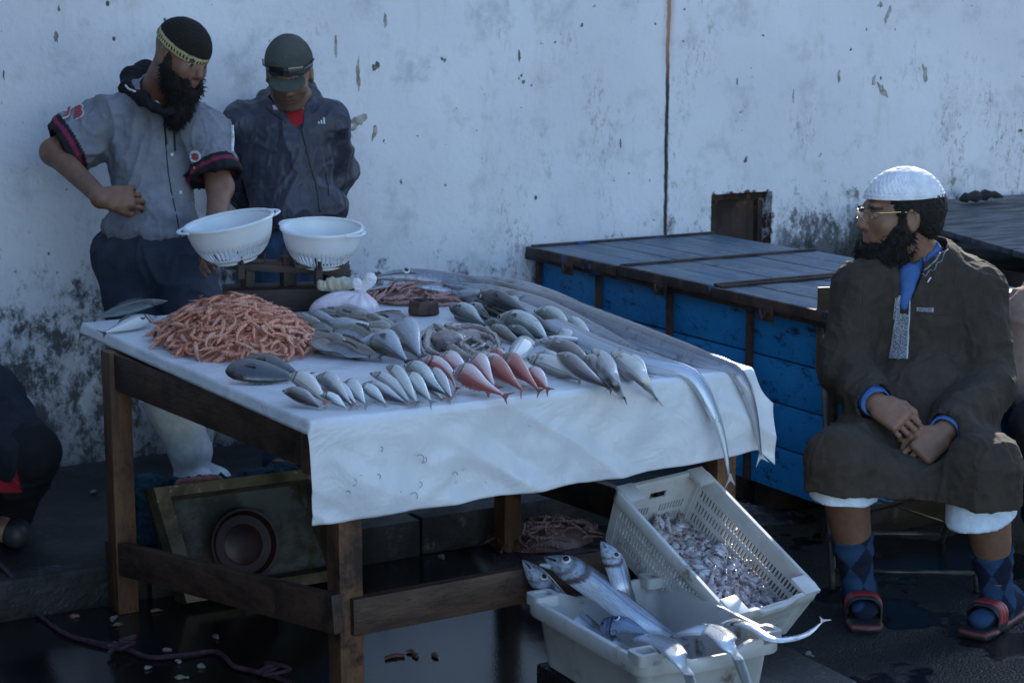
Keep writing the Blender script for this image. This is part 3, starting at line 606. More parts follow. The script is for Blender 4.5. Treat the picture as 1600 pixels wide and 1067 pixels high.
def fish(name, label, group, pts, hh, ht, prof='slim', kind='silver', fin=None, tilt=0.0, flip=1, eye=True, tail=1.0, dors=True, pect=True, cat='fish', nr=30, ns=14, eyet=.10, eyer=None, up=None, gape=False, eyem=None, wob=.05):
    P = smoothpath(pts, 60) if len(pts) > 2 else np.linspace(pts[0], pts[1], 40)
    L = np.linalg.norm(np.diff(P, axis=0), axis=1).sum()
    ts = np.unique(np.concatenate([np.linspace(0, .12, 7), np.linspace(.12, 1, nr - 6)])); C = resample(P, ts); n = len(ts)
    T = np.gradient(C, axis=0); T = T / np.linalg.norm(T, axis=1)[:, None]
    u0 = np.array(up if up is not None else (0, 0, 1), float); N = []; u = u0
    for t in T:
        m = u - t * (u @ t)
        if np.linalg.norm(m) < .15: m = N[-1] - t * (N[-1] @ t)
        m = nrm(m); N.append(m)
        u = nrm(.5 * u0 + .5 * m) if abs(t @ u0) < .75 else m
    N = np.array(N); Bv = np.cross(T, N) * flip
    tilt = tilt * (1 if (Bv.mean(0) @ -Gv) > 0 else -1); ct, st = math.cos(tilt), math.sin(tilt); N, Bv = N * ct + Bv * st, Bv * ct - N * st
    px, py = PROF[prof]; a = hh * np.interp(ts, px, py); bb = ht * np.interp(ts, px, np.power(py, .85)); bb = np.maximum(bb, .0012)
    # belly fuller than back
    seed = FN['n'] * 3.7; FN['n'] += 1
    a = a * (1 + wob * vnoise(np.stack([ts * 5, ts * 0 + seed, ts * 0], 1)) * 2)
    th = np.arange(ns) * 2 * np.pi / ns; cs, sn = np.cos(th), np.sin(th)
    ce = np.sign(cs) * np.abs(cs) ** .9
    asy = np.where(cs < 0, 1.08, .92)
    v = C[:, None] + a[:, None, None] * (ce * asy)[None, :, None] * Bv[:, None] + bb[:, None, None] * sn[None, :, None] * N[:, None]
    v = v.reshape(-1, 3); uv = np.zeros((n * ns, 2)); uv[:, 0] = np.repeat(ts, ns); uv[:, 1] = np.tile((cs + 1) / 2, n)
    f = [(i * ns + j, (i + 1) * ns + j, (i + 1) * ns + (j + 1) % ns, i * ns + (j + 1) % ns) for i in range(n - 1) for j in range(ns)]
    f += [tuple(range(ns)), tuple(range((n - 1) * ns, n * ns))[::-1]]
    mid = C[n // 2]; e = empty(name, mid - np.array([0, 0, ht]), label, cat, group)
    mesh('body', v, f, K[kind], e, True, uv=uv)
    fm = fin or F_grey
    if tail:
        c, t, bv = C[-1], T[-1], Bv[-1]; w0 = a[-1]; TL = max(hh * 1.15, .016) * tail; Q = []
        sp = .55 * TL
        prof_ = [(0, -w0), (.35 * TL, -w0 - .25 * sp), (TL, -sp - w0 * .4), (.62 * TL, -.35 * sp), (.5 * TL, 0), (.62 * TL, .35 * sp), (TL * .95, sp + w0 * .4), (.35 * TL, w0 + .25 * sp), (0, w0)]
        for s_ in (-1, 1):
            for x, y in prof_: Q.append(c + t * (x - .004) + bv * y + N[-1] * (s_ * .0008 + .004 * math.sin(x * 90 + seed)) + np.array([0, 0, -.0 * x]))
        k = len(prof_); F = [tuple(range(k))[::-1], tuple(range(k, 2 * k))] + [(i, (i + 1) % k, (i + 1) % k + k, i + k) for i in range(k)]
        F = [(8, 0, 1, 7)[::-1], (7, 1, 2, 3)[::-1], (7, 3, 4, 5)[::-1], (7, 5, 6)[::-1]]; F = F + [tuple(i + k for i in q[::-1]) for q in F] + [(i, i + 1, i + 1 + k, i + k) for i in range(k - 1)]
        mesh('tail_fin', Q, F, fm, e, False)
    if dors:
        idx = [i for i in range(n) if .30 < ts[i] < (.80 if prof != 'scab' and prof != 'scabtail' else .97)]
        hf = hh * (.30 if 'scab' not in prof else .16); Q = []; F = []
        for j, i in enumerate(idx):
            x = j / max(1, len(idx) - 1); hgt = hf * (math.sin(math.pi * min(1, x * 1.0 + .12)) ** .5) * (.75 + .25 * (j % 2))
            r0 = C[i] + Bv[i] * a[i] * .86; Q += [r0 - N[i] * .0007, r0 + Bv[i] * hgt + N[i] * .002 - T[i] * -hgt * .5, r0 + N[i] * .0009]
        for j in range(len(idx) - 1): F += [(3 * j, 3 * j + 3, 3 * j + 4, 3 * j + 1), (3 * j + 1, 3 * j + 4, 3 * j + 5, 3 * j + 2)]
        if len(idx) > 2: mesh('dorsal_fin', Q, F, fm, e, False)
    if pect:
        i = int(np.argmin(abs(ts - .29))); c = C[i] + N[i] * bb[i] * .97 - Bv[i] * a[i] * .15; q = hh * .8
        Q = [c, c + T[i] * q + Bv[i] * q * .12 + N[i] * .002, c + T[i] * q * .85 - Bv[i] * q * .32 + N[i] * .001, c + T[i] * q * .35 - Bv[i] * q * .30 - N[i] * .0005]
        Q += [x + N[i] * .0012 for x in Q]
        mesh('pectoral_fin', Q, [(3, 2, 1, 0), (4, 5, 6, 7), (0, 1, 5, 4), (1, 2, 6, 5), (2, 3, 7, 6), (3, 0, 4, 7)], fin or F_pec[kind in ('black', 'dark', 'brown')], e, False)
    if eye:
        i = int(np.argmin(abs(ts - eyet))); s = .30; r = eyer or max(.0045, hh * .19)
        c = C[i] + Bv[i] * a[i] * s + N[i] * bb[i] * math.sqrt(1 - s * s) * .98
        nn = nrm(N[i] + .25 * Bv[i]); x = nrm(T[i] - nn * (T[i] @ nn)); y = np.cross(nn, x); R = np.array([x, y, nn]).T
        eb = MB(); eb.lathe([(r, -r * .35), (r * .98, r * .08), (r * .68, r * .28)], c, 16, 0, R); eb.lathe([(r * .68, r * .28), (r * .3, r * .42), (0.0001, r * .45)], c, 16, 1, R)
        eb.build('eye', [eyem or M_eyew, M_eyeb], e, True, False)
    if gape:   # open jaw: a lower jaw below the snout
        m = int(np.argmin(abs(ts - .085))); c0 = C[m] - Bv[m] * a[m] * .55; d = nrm(-T[m] - Bv[m] * gape)
        tip = c0 + d * L * .085; jb = MB(); k = 8; pts_ = [c0 + (tip - c0) * q for q in np.linspace(0, 1, k)]
        jb.tube(pts_, [hh * .34 * (1 - .75 * q) for q in np.linspace(0, 1, k)], 8, flat=.6, fup=N[m]); jb.build('lower_jaw', K[kind], e, True, False)
    return e
FT = CZ + .004
def pz(x, y, z=0.0): return az(x, y, FT + z)
def tfish(label, group, hd, tl, hh, kind, z=0.0, zt=None, prof='slim', tilt=.35, bend=0.0, asp=.55, **kw):
    """a fish lying on the sheet, from a head place to a tail place"""
    if group in (G1, G2): kw.setdefault('pect', False)
    hh *= 1.0 if group == G2 else .82 if group == G1 else (.72 if group == G4 else (.80 if group.startswith('large grey') else 1)); tilt = tilt + (.5 if group in (G1, G2) else .42); zh = .020 if group in (G1, G2) else .012; ht = hh * asp; a = pz(hd[0], hd[1], ht * .9 + z + zh); b = pz(tl[0], tl[1], ht * .45 + (z * .4 if zt is None else zt))
    d = b - a; side = nrm(np.cross(d, Zv)); m1 = a + d * .33 + side * bend * .8; m2 = a + d * .68 + side * bend
    m1[2] = a[2]; m2[2] = (a[2] + b[2]) / 2
    return fish('fish', label, group, [a, m1, m2, b], hh, ht, prof, kind, tilt=tilt, **kw)
G4 = 'dark and green silver fish at the back right of the table'; G2 = 'red fish in the middle of the front edge'
G1 = 'silver fish in a row along the front edge of the sheet'
tfish('dark grey brown fish at the left end of the front row, under the whitest', G1, (441, 611), (500, 636), .023, 'brown', 0, tilt=.2, fin=F_grey)
tfish('small silver fish mostly hidden between the first two fish of the front row', G1, (500, 618), (540, 636), .016, 'silver', 0, eye=False)
tfish('pale silver fish with pink forked tail lying over the dark one, leftmost in the row', G1, (448, 588), (508, 628), .028, 'whitefish', .018, prof='bream', tilt=.5, bend=-.006, fin=F_pink, eyer=.0035, eyem=M_eyed)
tfish('silver fish with dark grey back and pale belly, second plump fish from the left corner', G1, (494, 588), (548, 631), .029, 'silverback', .010, prof='bream', tilt=.40, fin=F_pink, eyem=M_eyed)
tfish('short plump silver fish just right of the dark backed one in the front row', G1, (538, 597), (571, 632), .024, 'silver', .006, prof='bream', tilt=.4, fin=F_grey, eyem=M_eyed)
tfish('slim silver fish tucked against the right side of the short plump one', G1, (561, 603), (602, 630), .018, 'silver', .002, fin=F_grey, eye=False)
tfish('brownish silver fish lowest in the middle bundle of the front row', G1, (568, 599), (634, 629), .021, 'silverback', .0, bend=.01, fin=F_pink, eyem=M_eyed)
tfish('greyish slim fish second up in the middle bundle of the front row', G1, (577, 583), (640, 628), .020, 'silver', .012, bend=-.005, fin=F_grey, eyem=M_eyed)
tfish('long bright silver fish on top of the middle bundle of the front row', G1, (604, 573), (650, 627), .024, 'silver', .022, tilt=.5, fin=F_grey, eyem=M_eyed)
tfish('bright silver fish with its tail at the sheet edge, beside the large blue grey fish', G1, (632, 586), (674, 628), .023, 'silver', .014, prof='bream', tilt=.45, fin=F_grey, eyem=M_eyed)
tfish('small silver fish end showing under the big grey fish', G1, (664, 598), (690, 622), .016, 'silver', 0, eye=False, fin=F_pink)
tfish('large blue grey fish with its face turned up, right end of the silver row', G1, (633, 571), (697, 616), .034, 'green', .016, prof='bream', tilt=.35, bend=.012, fin=F_pink, eyer=.006)
tfish('grey fish with a ragged forked tail, between the silver row and the red fish', G1, (668, 578), (706, 622), .024, 'silverback', .012, prof='slim', tilt=.5, fin=F_grey, eye=False)
G2 = 'red fish in the middle of the front edge'
tfish('thin orange red fish curved along the left of the red group', G2, (655, 564), (712, 605), .018, 'red', .028, bend=-.02, prof='gurn', fin=F_red, eye=False)
tfish('pink and white fish with round head at the upper left of the red group', G2, (686, 560), (736, 596), .030, 'red', .012, prof='gurn', tilt=.3, fin=F_red)
tfish('pink fish with a long thin tail pointing right along the sheet edge', G2, (710, 580), (786, 617), .027, 'red', .012, prof='gurn', tilt=.5, bend=.012, fin=F_red)
tfish('pink and white fish between the round headed one and the deep red ones', G2, (736, 563), (772, 603), .028, 'red', .016, prof='gurn', tilt=.35, fin=F_red)
tfish('deep red fish, fourth of the red group, tail at the edge', G2, (757, 566), (815, 609), .026, 'deepred', .010, prof='gurn', tilt=.5, fin=F_pink)
tfish('deep red spiny fish with ruffled fins in the red group', G2, (783, 558), (840, 608), .024, 'deepred', .018, prof='gurn', tilt=.4, fin=F_red)
tfish('smallest pinkish fish at the right end of the red group', G2, (822, 579), (856, 608), .020, 'red', .004, prof='slim', tilt=.4, fin=F_red)
tfish('red fish scrap with crumpled head behind the red group', G2, (765, 553), (800, 570), .018, 'deepred', .008, prof='gurn', tilt=.3, fin=F_red, eye=False)
G3 = 'large grey and brown fish at the right of the front edge'
tfish('short pale fish body with its belly up, beside the octopus arms', G3, (827, 533), (797, 563), .034, 'whitefish', .008, prof='block', tilt=.2, tail=0, dors=False, eye=False, pect=False)
tfish('white mottled fish lying lowest, under the dark brown one', G3, (822, 560), (905, 592), .033, 'whitefish', .0, prof='slim', tilt=.5, fin=F_grey, eyem=M_eyed)
tfish('grey fish behind with its pink tail pointing right over the long silver fish', G3, (832, 536), (940, 538), .024, 'silverback', .004, tilt=.3, fin=F_pink, eyem=M_eyed)
tfish('glossy brown backed fish with pale belly, behind the dark brown one', G3, (845, 536), (922, 573), .032, 'brown', .018, prof='slim', tilt=.25, bend=-.01, fin=F_grey, eye=False)
def drape(label, hd, mid, tl, hh, kind, z, **kw):
    hh *= .76; ht = hh * .62; a = pz(*hd, ht + z); m = pz(*mid, ht * .8 + z * .6); e = ay(tl[0], tl[1], tl[2])
    return fish('fish', label, G3, [a, (a * .45 + m * .55) + np.array([0, 0, ht * .2]), m, e], hh, ht, 'slim', kind, **kw)
tfish('dark brown slender fish with its tail bent over the sheet edge', G3, (870, 553), (952, 606), .027, 'brown', .026, zt=.0, prof='slim', tilt=.35, bend=.02, fin=F_grey, eyem=M_eyed)
drape('thick grey fish with a short red tail hanging just over the edge', (926, 545), (958, 596), (974, 622, 3.912), .036, 'silverback', .022, tilt=.8, fin=F_red, eyem=M_eyed, tail=.7)
drape('white fish with pink forked tail over the edge, nearest the long silver tails', (955, 550), (1003, 592), (1026, 624, 3.908), .034, 'whitefish', .010, tilt=.8, fin=F_pink, tail=.85)
G4 = 'dark and green silver fish at the back right of the table'
tfish('plump green silver fish nearest the rusty weight', G4, (702, 480), (757, 507), .042, 'green', .0, prof='bream', tilt=.35, tail=.5, fin=F_dark, eye=False)
tfish('dark fish half hidden between the plump one and the black one', G4, (727, 477), (768, 502), .034, 'dark', .0, prof='bream', tilt=.2, fin=F_dark, eye=False)
tfish('long black fish on top of the dark heap with its open snout raised', G4, (746, 462), (838, 500), .040, 'black', .040, prof='gurn', tilt=.5, fin=F_dark, gape=.5)
tfish('black fish under the long black one', G4, (752, 476), (812, 505), .040, 'black', .008, prof='gurn', tilt=.3, fin=F_dark, eye=False)
tfish('narrow black finned fish behind the big silver one', G4, (800, 490), (868, 522), .026, 'black', .020, prof='slim', tilt=.4, fin=F_dark, eye=False)
tfish('large plump silver green fish in the middle of the dark heap', G4, (777, 495), (857, 533), .050, 'green', .016, prof='bream', tilt=.45, bend=-.01, fin=F_dark, tail=.4, eyem=M_eyed)
tfish('small olive silver fish lying behind the long black fish', G4, (784, 468), (830, 491), .030, 'green', .006, prof='slim', tilt=.5, fin=F_grey, eye=False)
tfish('broad silver fish with mottled face at the right of the dark heap', G4, (834, 486), (898, 521), .044, 'green', .014, prof='bream', tilt=.35, fin=F_grey)
tfish('pale silver fish lowest at the right end of the dark heap', G4, (868, 520), (905, 540), .030, 'silver', .0, prof='bream', tilt=.4, fin=F_grey, eye=False)
tfish('slim silver fish with head raised, farthest right of the dark heap', G4, (884, 497), (926, 533), .026, 'silver', .016, prof='slim', tilt=.6, fin=F_grey, eyem=M_eyed)
tfish('dark small fish under the silver green one, beside the octopus', G4, (756, 503), (800, 519), .026, 'dark', .0, prof='slim', tilt=.3, fin=F_dark, eye=False)
tfish('yellowish grey fish piece between the octopus and the dark heap', G4, (768, 513), (806, 534), .026, 'sole', .004, prof='block', tilt=.3, tail=0, dors=False, eye=False, pect=False)
ft_ = [('dark fish end showing low behind the big silver green fish', G4, (805, 485), (862, 508), .032, 'dark'), ('silver flanked fish lying along the far side of the dark heap', G4, (812, 474), (868, 500), .030, 'green'), ('narrow olive fish between the two broad silver fish of the dark heap', G4, (852, 500), (912, 530), .026, 'dark'),
 ('dark fish nearest the octopus under the plump silver green fish', G4, (788, 512), (838, 534), .030, 'dark'), ('small grey fish on top at the right of the dark heap', G4, (868, 490), (906, 512), .024, 'silverback'), ('dark blunt fish behind the rusty weight side of the heap', G4, (740, 470), (786, 488), .030, 'black'),
 ('slim grey fish squeezed between the white mottled and brown backed fish', G3, (838, 552), (892, 584), .026, 'silverback'), ('dark grey fish under the thick grey one at the edge', G3, (912, 556), (948, 602), .028, 'brown'), ('pale slim fish right of the white one, under the long silver tail', G3, (978, 556), (1012, 590), .024, 'silver'),
 ('small red fish under the pink one with the long tail', G2, (724, 588), (762, 612), .020, 'deepred'), ('pink fish squeezed behind the fourth red fish', G2, (752, 560), (792, 590), .024, 'red'), ('small pinkish fish between the spiny one and the smallest one', G2, (806, 572), (842, 604), .018, 'red'),
 ('thin silver fish between the dark backed and the short plump one', G1, (520, 600), (558, 633), .016, 'silver'), ('small silver fish under the long bright one of the middle bundle', G1, (620, 592), (655, 630), .018, 'silverback'), ('thin grey fish lying across behind the middle bundle', G1, (590, 583), (628, 612), .017, 'silver')]
for lab, g_, h_, t_, hh_, kd in ft_: tfish(lab, g_, h_, t_, hh_, kd, random.uniform(.0, .008), prof=random.choice(['slim', 'bream']), tilt=random.uniform(.1, .5), fin={'deepred': F_red, 'red': F_pink}.get(kd, F_grey), eye=random.random() < .5)
# slimy brown flatfish heap
G5 = 'slippery brown flatfish heaped behind the white gap'
flat = [
 ((470, 512), (506, 505), .030, 'sole', .0, 'dark flatfish at the left of the brown heap touching the shrimp'),
 ((470, 500), (528, 508), .030, 'solegrey', .012, 'grey flatfish with a curled edge at the upper left of the brown heap'),
 ((486, 494), (560, 499), .026, 'sole', .020, 'narrow brown flatfish along the back left of the brown heap'),
 ((514, 491), (592, 500), .026, 'sole', .024, 'longest narrow flatfish along the back of the brown heap, below the plastic bag'),
 ((532, 496), (606, 514), .034, 'sole', .018, 'broad brown flatfish at the back of the brown heap'),
 ((588, 497), (632, 515), .026, 'sole', .010, 'brown flatfish with thin tail pointing towards the rusty weight'),
 ((560, 512), (618, 534), .034, 'sole', .012, 'mottled flatfish in the middle right of the brown heap'),
 ((482, 520), (532, 524), .034, 'solegrey', .010, 'grey flatfish in the left middle of the brown heap'),
 ((506, 508), (574, 528), .036, 'solegrey', .022, 'blue grey belly up flatfish in the middle of the brown heap'),
 ((522, 520), (584, 538), .034, 'solegrey', .018, 'blue grey belly up flatfish below the middle one'),
 ((478, 530), (528, 538), .030, 'sole', .004, 'brown flatfish near the front left of the brown heap'),
 ((486, 541), (566, 548), .030, 'sole', .0, 'long brown flatfish along the front of the brown heap'),
 ((500, 532), (592, 556), .030, 'sole', .018, 'long arched flatfish with its tail reaching the front of the brown heap'),
 ((545, 551), (578, 558), .018, 'sole', .0, 'small brown flatfish sticking out at the very front of the brown heap'),
]
for h, t, hh, k, z, lab in flat:
    hh *= 1.15; a = pz(*h, .008 + z); c = pz(*t, .006 + z * .5); d = c - a; sd_ = nrm(np.cross(d, Zv)); q = random.uniform(-.018, .018)
    fish('flatfish', lab, G5, [a, a + d * .35 + sd_ * q + Zv * .006, a + d * .7 + sd_ * q * .6 + Zv * .004, c], hh, .011, 'sole', k, tilt=random.uniform(.5, 1.0), flip=random.choice((-1, 1)), eye=False, pect=False, dors=True, tail=.5, fin=F_dark, wob=.12)
tfish('plump striped grey body fish at the right front of the brown heap', G5, (583, 530), (634, 563), .040, 'solegrey', .010, prof='gurn', tilt=.3, tail=.5, fin=F_dark, eye=False, dors=False)
tfish('round grey bodied fish right of the striped one, head towards the weight', G5, (618, 512), (655, 556), .048, 'solegrey', .014, prof='gurn', tilt=.2, tail=0, fin=F_dark, eye=False, dors=False, pect=False)
rf = random.Random(21)
for i in range(20):
    u = rf.uniform(0, 1); x = 478 + 150 * u; y = rf.uniform(497, 549) if u < .8 else rf.uniform(505, 550); L0 = rf.uniform(42, 72); a0 = rf.uniform(-.05, .42); h = (x - L0 * .45, y - L0 * .45 * a0); t = (x + L0 * .55, y + L0 * .55 * a0)
    if rf.random() < .3: h, t = t, h
    z = rf.uniform(.012, .036); a = pz(*h, .004 + z); c = pz(*t, .004 + z * .6); d = c - a; sd_ = nrm(np.cross(d, Zv)); q = rf.uniform(-.02, .02)
    fish('flatfish', ['slim brown flatfish among the heap behind the white gap', 'slim grey flatfish among the heap behind the white gap'][i % 2], ['slim brown flatfish of the heap', 'slim grey flatfish of the heap'][i % 2], [a, a + d * .3 + sd_ * q + Zv * .008, a + d * .7 - sd_ * q * .6 + Zv * .002, c], rf.uniform(.016, .026), .008, 'sole', ['sole', 'solegrey'][i % 2], tilt=rf.uniform(.2, 1.1), flip=rf.choice((-1, 1)), eye=False, pect=False, dors=True, tail=.5, fin=F_dark, wob=.25)
# long silver scabbardfish along the back right, two with tails over the edge
G6 = 'long silver scabbardfish laid along the far side'
def scab(label, pts, hh, ht, kind, grp=G6, **kw):
    kw.setdefault('tilt', .45); kw['flip'] = -1; return fish('scabbardfish', label, grp, pts, hh, ht, kw.pop('prof', 'scab'), kind, nr=64, cat='fish', **kw)
ex = np.array
p2 = [ay(581, 434, 5.42), ay(640, 430, 5.42), ay(720, 442, 5.34), pz(800, 458, .03), pz(880, 480, .025), pz(950, 506, .022), pz(1020, 532, .020), pz(1075, 552, .018), pz(1100, 562, .016)]
p2 = p2 + [ex([p2[-1][0] + .045, 3.925, CZ - .005]), ex([p2[-1][0] + .075, 3.895, CZ - .10]), ex([p2[-1][0] + .10, 3.89, CZ - .22]), ]
scab('longest scabbardfish, gaping head by the wall, tail hanging at the far right corner', p2, .033, .023, 'scabgrey', fin=F_grey, tilt=.9, eyet=.066, eyer=.012, gape=.35, tail=.9, prof='scablong')
p1 = [ay(650, 447, 5.3), pz(720, 457, .03), pz(800, 480, .03), pz(870, 510, .02), pz(930, 539, .02), pz(985, 560, .018), pz(1025, 571, .016)]
p1 = p1 + [ex([p1[-1][0] + .06, 3.93, CZ - .0]), ex([p1[-1][0] + .095, 3.885, CZ - .09]), ex([p1[-1][0] + .115, 3.865, CZ - .17]), ex([p1[-1][0] + .122, 3.85, CZ - .25])]
scab('silver blue scabbardfish whose bright tail hangs lowest in front of the sheet', p1, .033, .022, 'scab', fin=F_grey, tilt=.45, eye=False, tail=1.0, prof='scablong')
scab('dull grey scabbardfish lying between the two long ones', [ay(690, 442, 5.3), pz(770, 458, .036), pz(840, 476, .034), pz(900, 502, .03), pz(960, 530, .02), pz(1010, 551, .012)], .032, .022, 'scabgrey', fin=F_grey, eye=False, tail=.6)
scab('dull grey scabbardfish farthest back, nearest the blue chest', [ay(700, 436, 5.5), pz(790, 446, .03), pz(850, 461, .03), pz(920, 489, .02), pz(985, 516, .012)], .032, .022, 'scabgrey', fin=F_grey, eye=False, tail=.5)
tfish('pale blue fish with a small dark fin above the back shrimps', 'pale fish behind the small shrimp pile', (640, 454), (752, 470), .030, 'scab', .0, prof='slim', tilt=.6, fin=F_grey, eye=False, tail=.3)
tfish('pale blue fish behind, nearer the long toothed head', 'pale fish behind the small shrimp pile', (632, 448), (735, 455), .030, 'scabblue', .004, prof='slim', tilt=.6, fin=F_grey, eye=False, tail=.3)
# two fish at the far left corner, two black flatfish by the big pile
tfish('dark bluish fish lying along the back left corner of the table behind the shrimp', 'fish at the left corner', (262, 470), (150, 497), .020, 'dark', .008, prof='slim', tilt=.6, fin=F_dark, eye=False, bend=.01)
tfish('pale mottled fish at the left corner with its forked tail over the edge', 'fish at the left corner', (245, 495), (165, 519), .024, 'whitefish', .0, prof='bream', tilt=.35, fin=F_dark, eye=False)
tfish('black flatfish behind, at the foot of the big shrimp pile', 'black flatfish between the shrimp pile and the front row', (376, 566), (466, 585), .034, 'black', .006, prof='sole', tilt=.2, fin=F_dark, asp=.35, eye=False)
tfish('black flatfish in front, with a small pale ring near its tail', 'black flatfish between the shrimp pile and the front row', (352, 580), (462, 591), .036, 'black', .004, prof='sole', tilt=.3, fin=F_dark, asp=.35, eye=False)
# ---------------------------------------------------------------- octopus arms
def oct_mat():
    N = NT('octopus_skin'); c = N.mix(N.ramp(N.noise(18, 5, .7), .35, .68), (.27, .20, .18), (.15, .105, .10)); c = N.mix(N.ramp(N.vor(90), .2, .1), c, (.42, .36, .35))
    return N.out(c, .22, 0, N.bump(N.noise(60, 4), .4, .004), .8, coat=.6)
M_oct = oct_mat()
oc = empty('octopus', pz(735, 530), 'tangled brown and pink octopus with curled arms in the middle of the table', 'octopus')
S = SDF(pz(700, 560) - ex([.05, .06, .03]), pz(770, 505) + ex([.1, .1, .12]), .004)
S.ell(pz(700, 532, .025), (.045, .05, .03)); S.ell(pz(735, 528, .02), (.05, .05, .025)); sdf_obj(S, 'head', M_oct, oc, lambda P, N: .006 * fbm(P * 40, 2))
arms = [[(690, 540), (672, 520), (668, 545), (690, 556), (720, 556)], [(700, 525), (680, 512), (664, 530), (678, 552)], [(720, 520), (700, 512), (740, 511), (772, 524), (783, 552)], [(735, 525), (715, 517), (755, 515), (778, 535), (765, 555)],
        [(720, 540), (745, 556), (775, 553), (785, 545)], [(705, 545), (735, 560), (770, 560)], [(740, 530), (755, 540), (735, 548), (720, 538), (740, 524)], [(750, 536), (768, 545), (752, 553), (735, 545), (750, 535)], [(690, 520), (668, 517), (656, 532), (668, 556), (700, 560)], [(748, 522), (770, 530), (775, 548), (755, 550)]]
for i, a_ in enumerate(arms):
    pp = smoothpath([pz(x, y, .016 + .012 * ((i * 7 + j * 3) % 4) * .5) for j, (x, y) in enumerate(a_)], 34)
    b = MB(); b.tube(pp, [(.015 if i < 6 else .009) * (1 - .6 * q) + .0015 * math.sin(q * 60) for q in np.linspace(0, 1, 34)], 10); b.build('arm', M_oct, oc, True, False)
# ================================================================ SHRIMPS
def shrimp_mat(name, c1, c2, c3):
    N = NT(name); U = N.sep(src='UV')[0]
    rr = N.n('ObjectInfo').outputs['Random']
    c = N.mix(N.ramp(N.noise(30, 4, .7), .35, .65), c1, c2); c = N.mix(N.math('MULTIPLY', rr, .55), c, c3)
    st = N.math('SINE', N.math('MULTIPLY', U, 60.)); c = N.mix(N.math('MULTIPLY', N.ramp(st, .4, 1.), .35), c, (.40, .13, .09))
    return N.out(c, .3, 0, N.bump(st, .35, .002), .6, sub=.08)
M_shr = shrimp_mat('raw_shrimp', (.70, .26, .145), (.50, .14, .075), (.72, .46, .34))
M_shr2 = shrimp_mat('raw_shrimp_pale', (.42, .20, .16), (.33, .15, .13), (.46, .30, .28))
M_shrdark = shrimp_mat('old_shrimp', (.16, .07, .05), (.10, .05, .04), (.14, .09, .07))
def shrimp_mesh(curl, L=.08, low=False):
    k = 14; ts = np.linspace(0, 1, k); ang = np.cumsum(np.full(k, curl / k)) - curl * .5; dx = np.cos(ang) * L / k; dy = np.sin(ang) * L / k
    P = np.stack([np.cumsum(dx), np.cumsum(dy), ts * 0], 1); P -= P.mean(0)
    r = np.interp(ts, [0, .06, .2, .38, .6, .85, 1], [.0012, .0044, .0068, .0066, .0054, .0031, .0022]); r = r * (1 + .10 * np.sin(ts * 55))
    b = MB(); b.tube(P, r, 8, flat=.85)
    T, N_, B_ = frames(P)
    for i in range(3, 11):    # legs below the body
        q = P[i] + B_[i] * r[i] * .8 * np.sign(curl + 1e-3) * -1
        b.tube([q, q + B_[i] * -.009 * np.sign(curl + 1e-3) + T[i] * .006], [.0009, .0004], 4)
    # long horn and antennae
    b.tube([P[0], P[0] - T[0] * .013 + N_[0] * .002], [.0016, .0003], 4)
    for s_ in (-1, 1): b.tube(smoothpath([P[0], P[0] - T[0] * .014 + B_[0] * .006 * s_, P[0] - T[0] * .006 + B_[0] * .02 * s_ + T[0] * .02], 7), .00035, 3)
    f = MB()
    for s_ in (-.7, -.25, .25, .7):
        d = nrm(T[-1] + B_[-1] * s_); f.tube([P[-1], P[-1] + d * .006, P[-1] + d * .012], [.0012, .0028, .001], 6, flat=.35)
    return b, f
SHV = []
def make_shrimp_protos(mat, n=5, tag_='raw'):
    out = []
    for i in range(n):
        b, f = shrimp_mesh([1.5, .9, -1.2, 2.1, .35, -1.8][i], .078 + .008 * (i % 3))
        me = []
        for nm, q in (('body', b), ('tail_fan', f)):
            o = q.build(nm, mat, None, True, False); me.append(o.data); bpy.data.objects.remove(o)
        out.append(me)
    return out
def scatter_heap(n, cx, cy, rx, ry, hz, z0, protos, label, group, name, cat, parts, layers=1.0, ang=0.0, smin=.85, smax=1.15, power=2.0, rnd=None, lift=.006, tiltmax=.5, front=False):
    """individuals laid over a mound; each one its own object with its own parts"""
    rnd = rnd or random; pts = []; tries = 0; ca, sa = math.cos(ang), math.sin(ang); mind = math.sqrt(rx * ry * math.pi / n) * .62
    while len(pts) < n and tries < n * 60:
        tries += 1; a = rnd.uniform(0, 2 * math.pi); r = math.sqrt(rnd.uniform(0, 1)) * .99; u, v = r * math.cos(a), r * math.sin(a)
        x = cx + u * rx * ca - v * ry * sa; y = cy + u * rx * sa + v * ry * ca
        if tries < n * 40 and any((x - p[0]) ** 2 + (y - p[1]) ** 2 < mind ** 2 for p in pts): continue
        pts.append((x, y, r, a, u, v))
    for i, (x, y, r, a, u, v) in enumerate(pts):
        h = hz * max(0, 1 - r ** power); sl = -hz * power * r ** (power - 1) / max(rx, ry)
        nx, ny = -sl * math.cos(a + ang), -sl * math.sin(a + ang); nn = Vector((nx, ny, 1)).normalized()
        nn = (nn + Vector((rnd.uniform(-1, 1), rnd.uniform(-1, 1), 0)) * tiltmax * .5).normalized()
        q = nn.to_track_quat('Z', 'Y') @ Matrix.Rotation(rnd.uniform(0, 6.283), 4, 'Z').to_quaternion()
        e = bpy.data.objects.new(name, None); COL.objects.link(e); e.empty_display_size = .02
        e.location = (x, y, z0 + h + rnd.uniform(0, lift)); e.rotation_mode = 'QUATERNION'; e.rotation_quaternion = q
        s = rnd.uniform(smin, smax); e.scale = (s, s, s); tag(e, label, cat, group)
        ms = protos[i % len(protos)]
        for nm, me in zip(parts, ms):
            o = bpy.data.objects.new(nm, me); COL.objects.link(o); o.parent = e
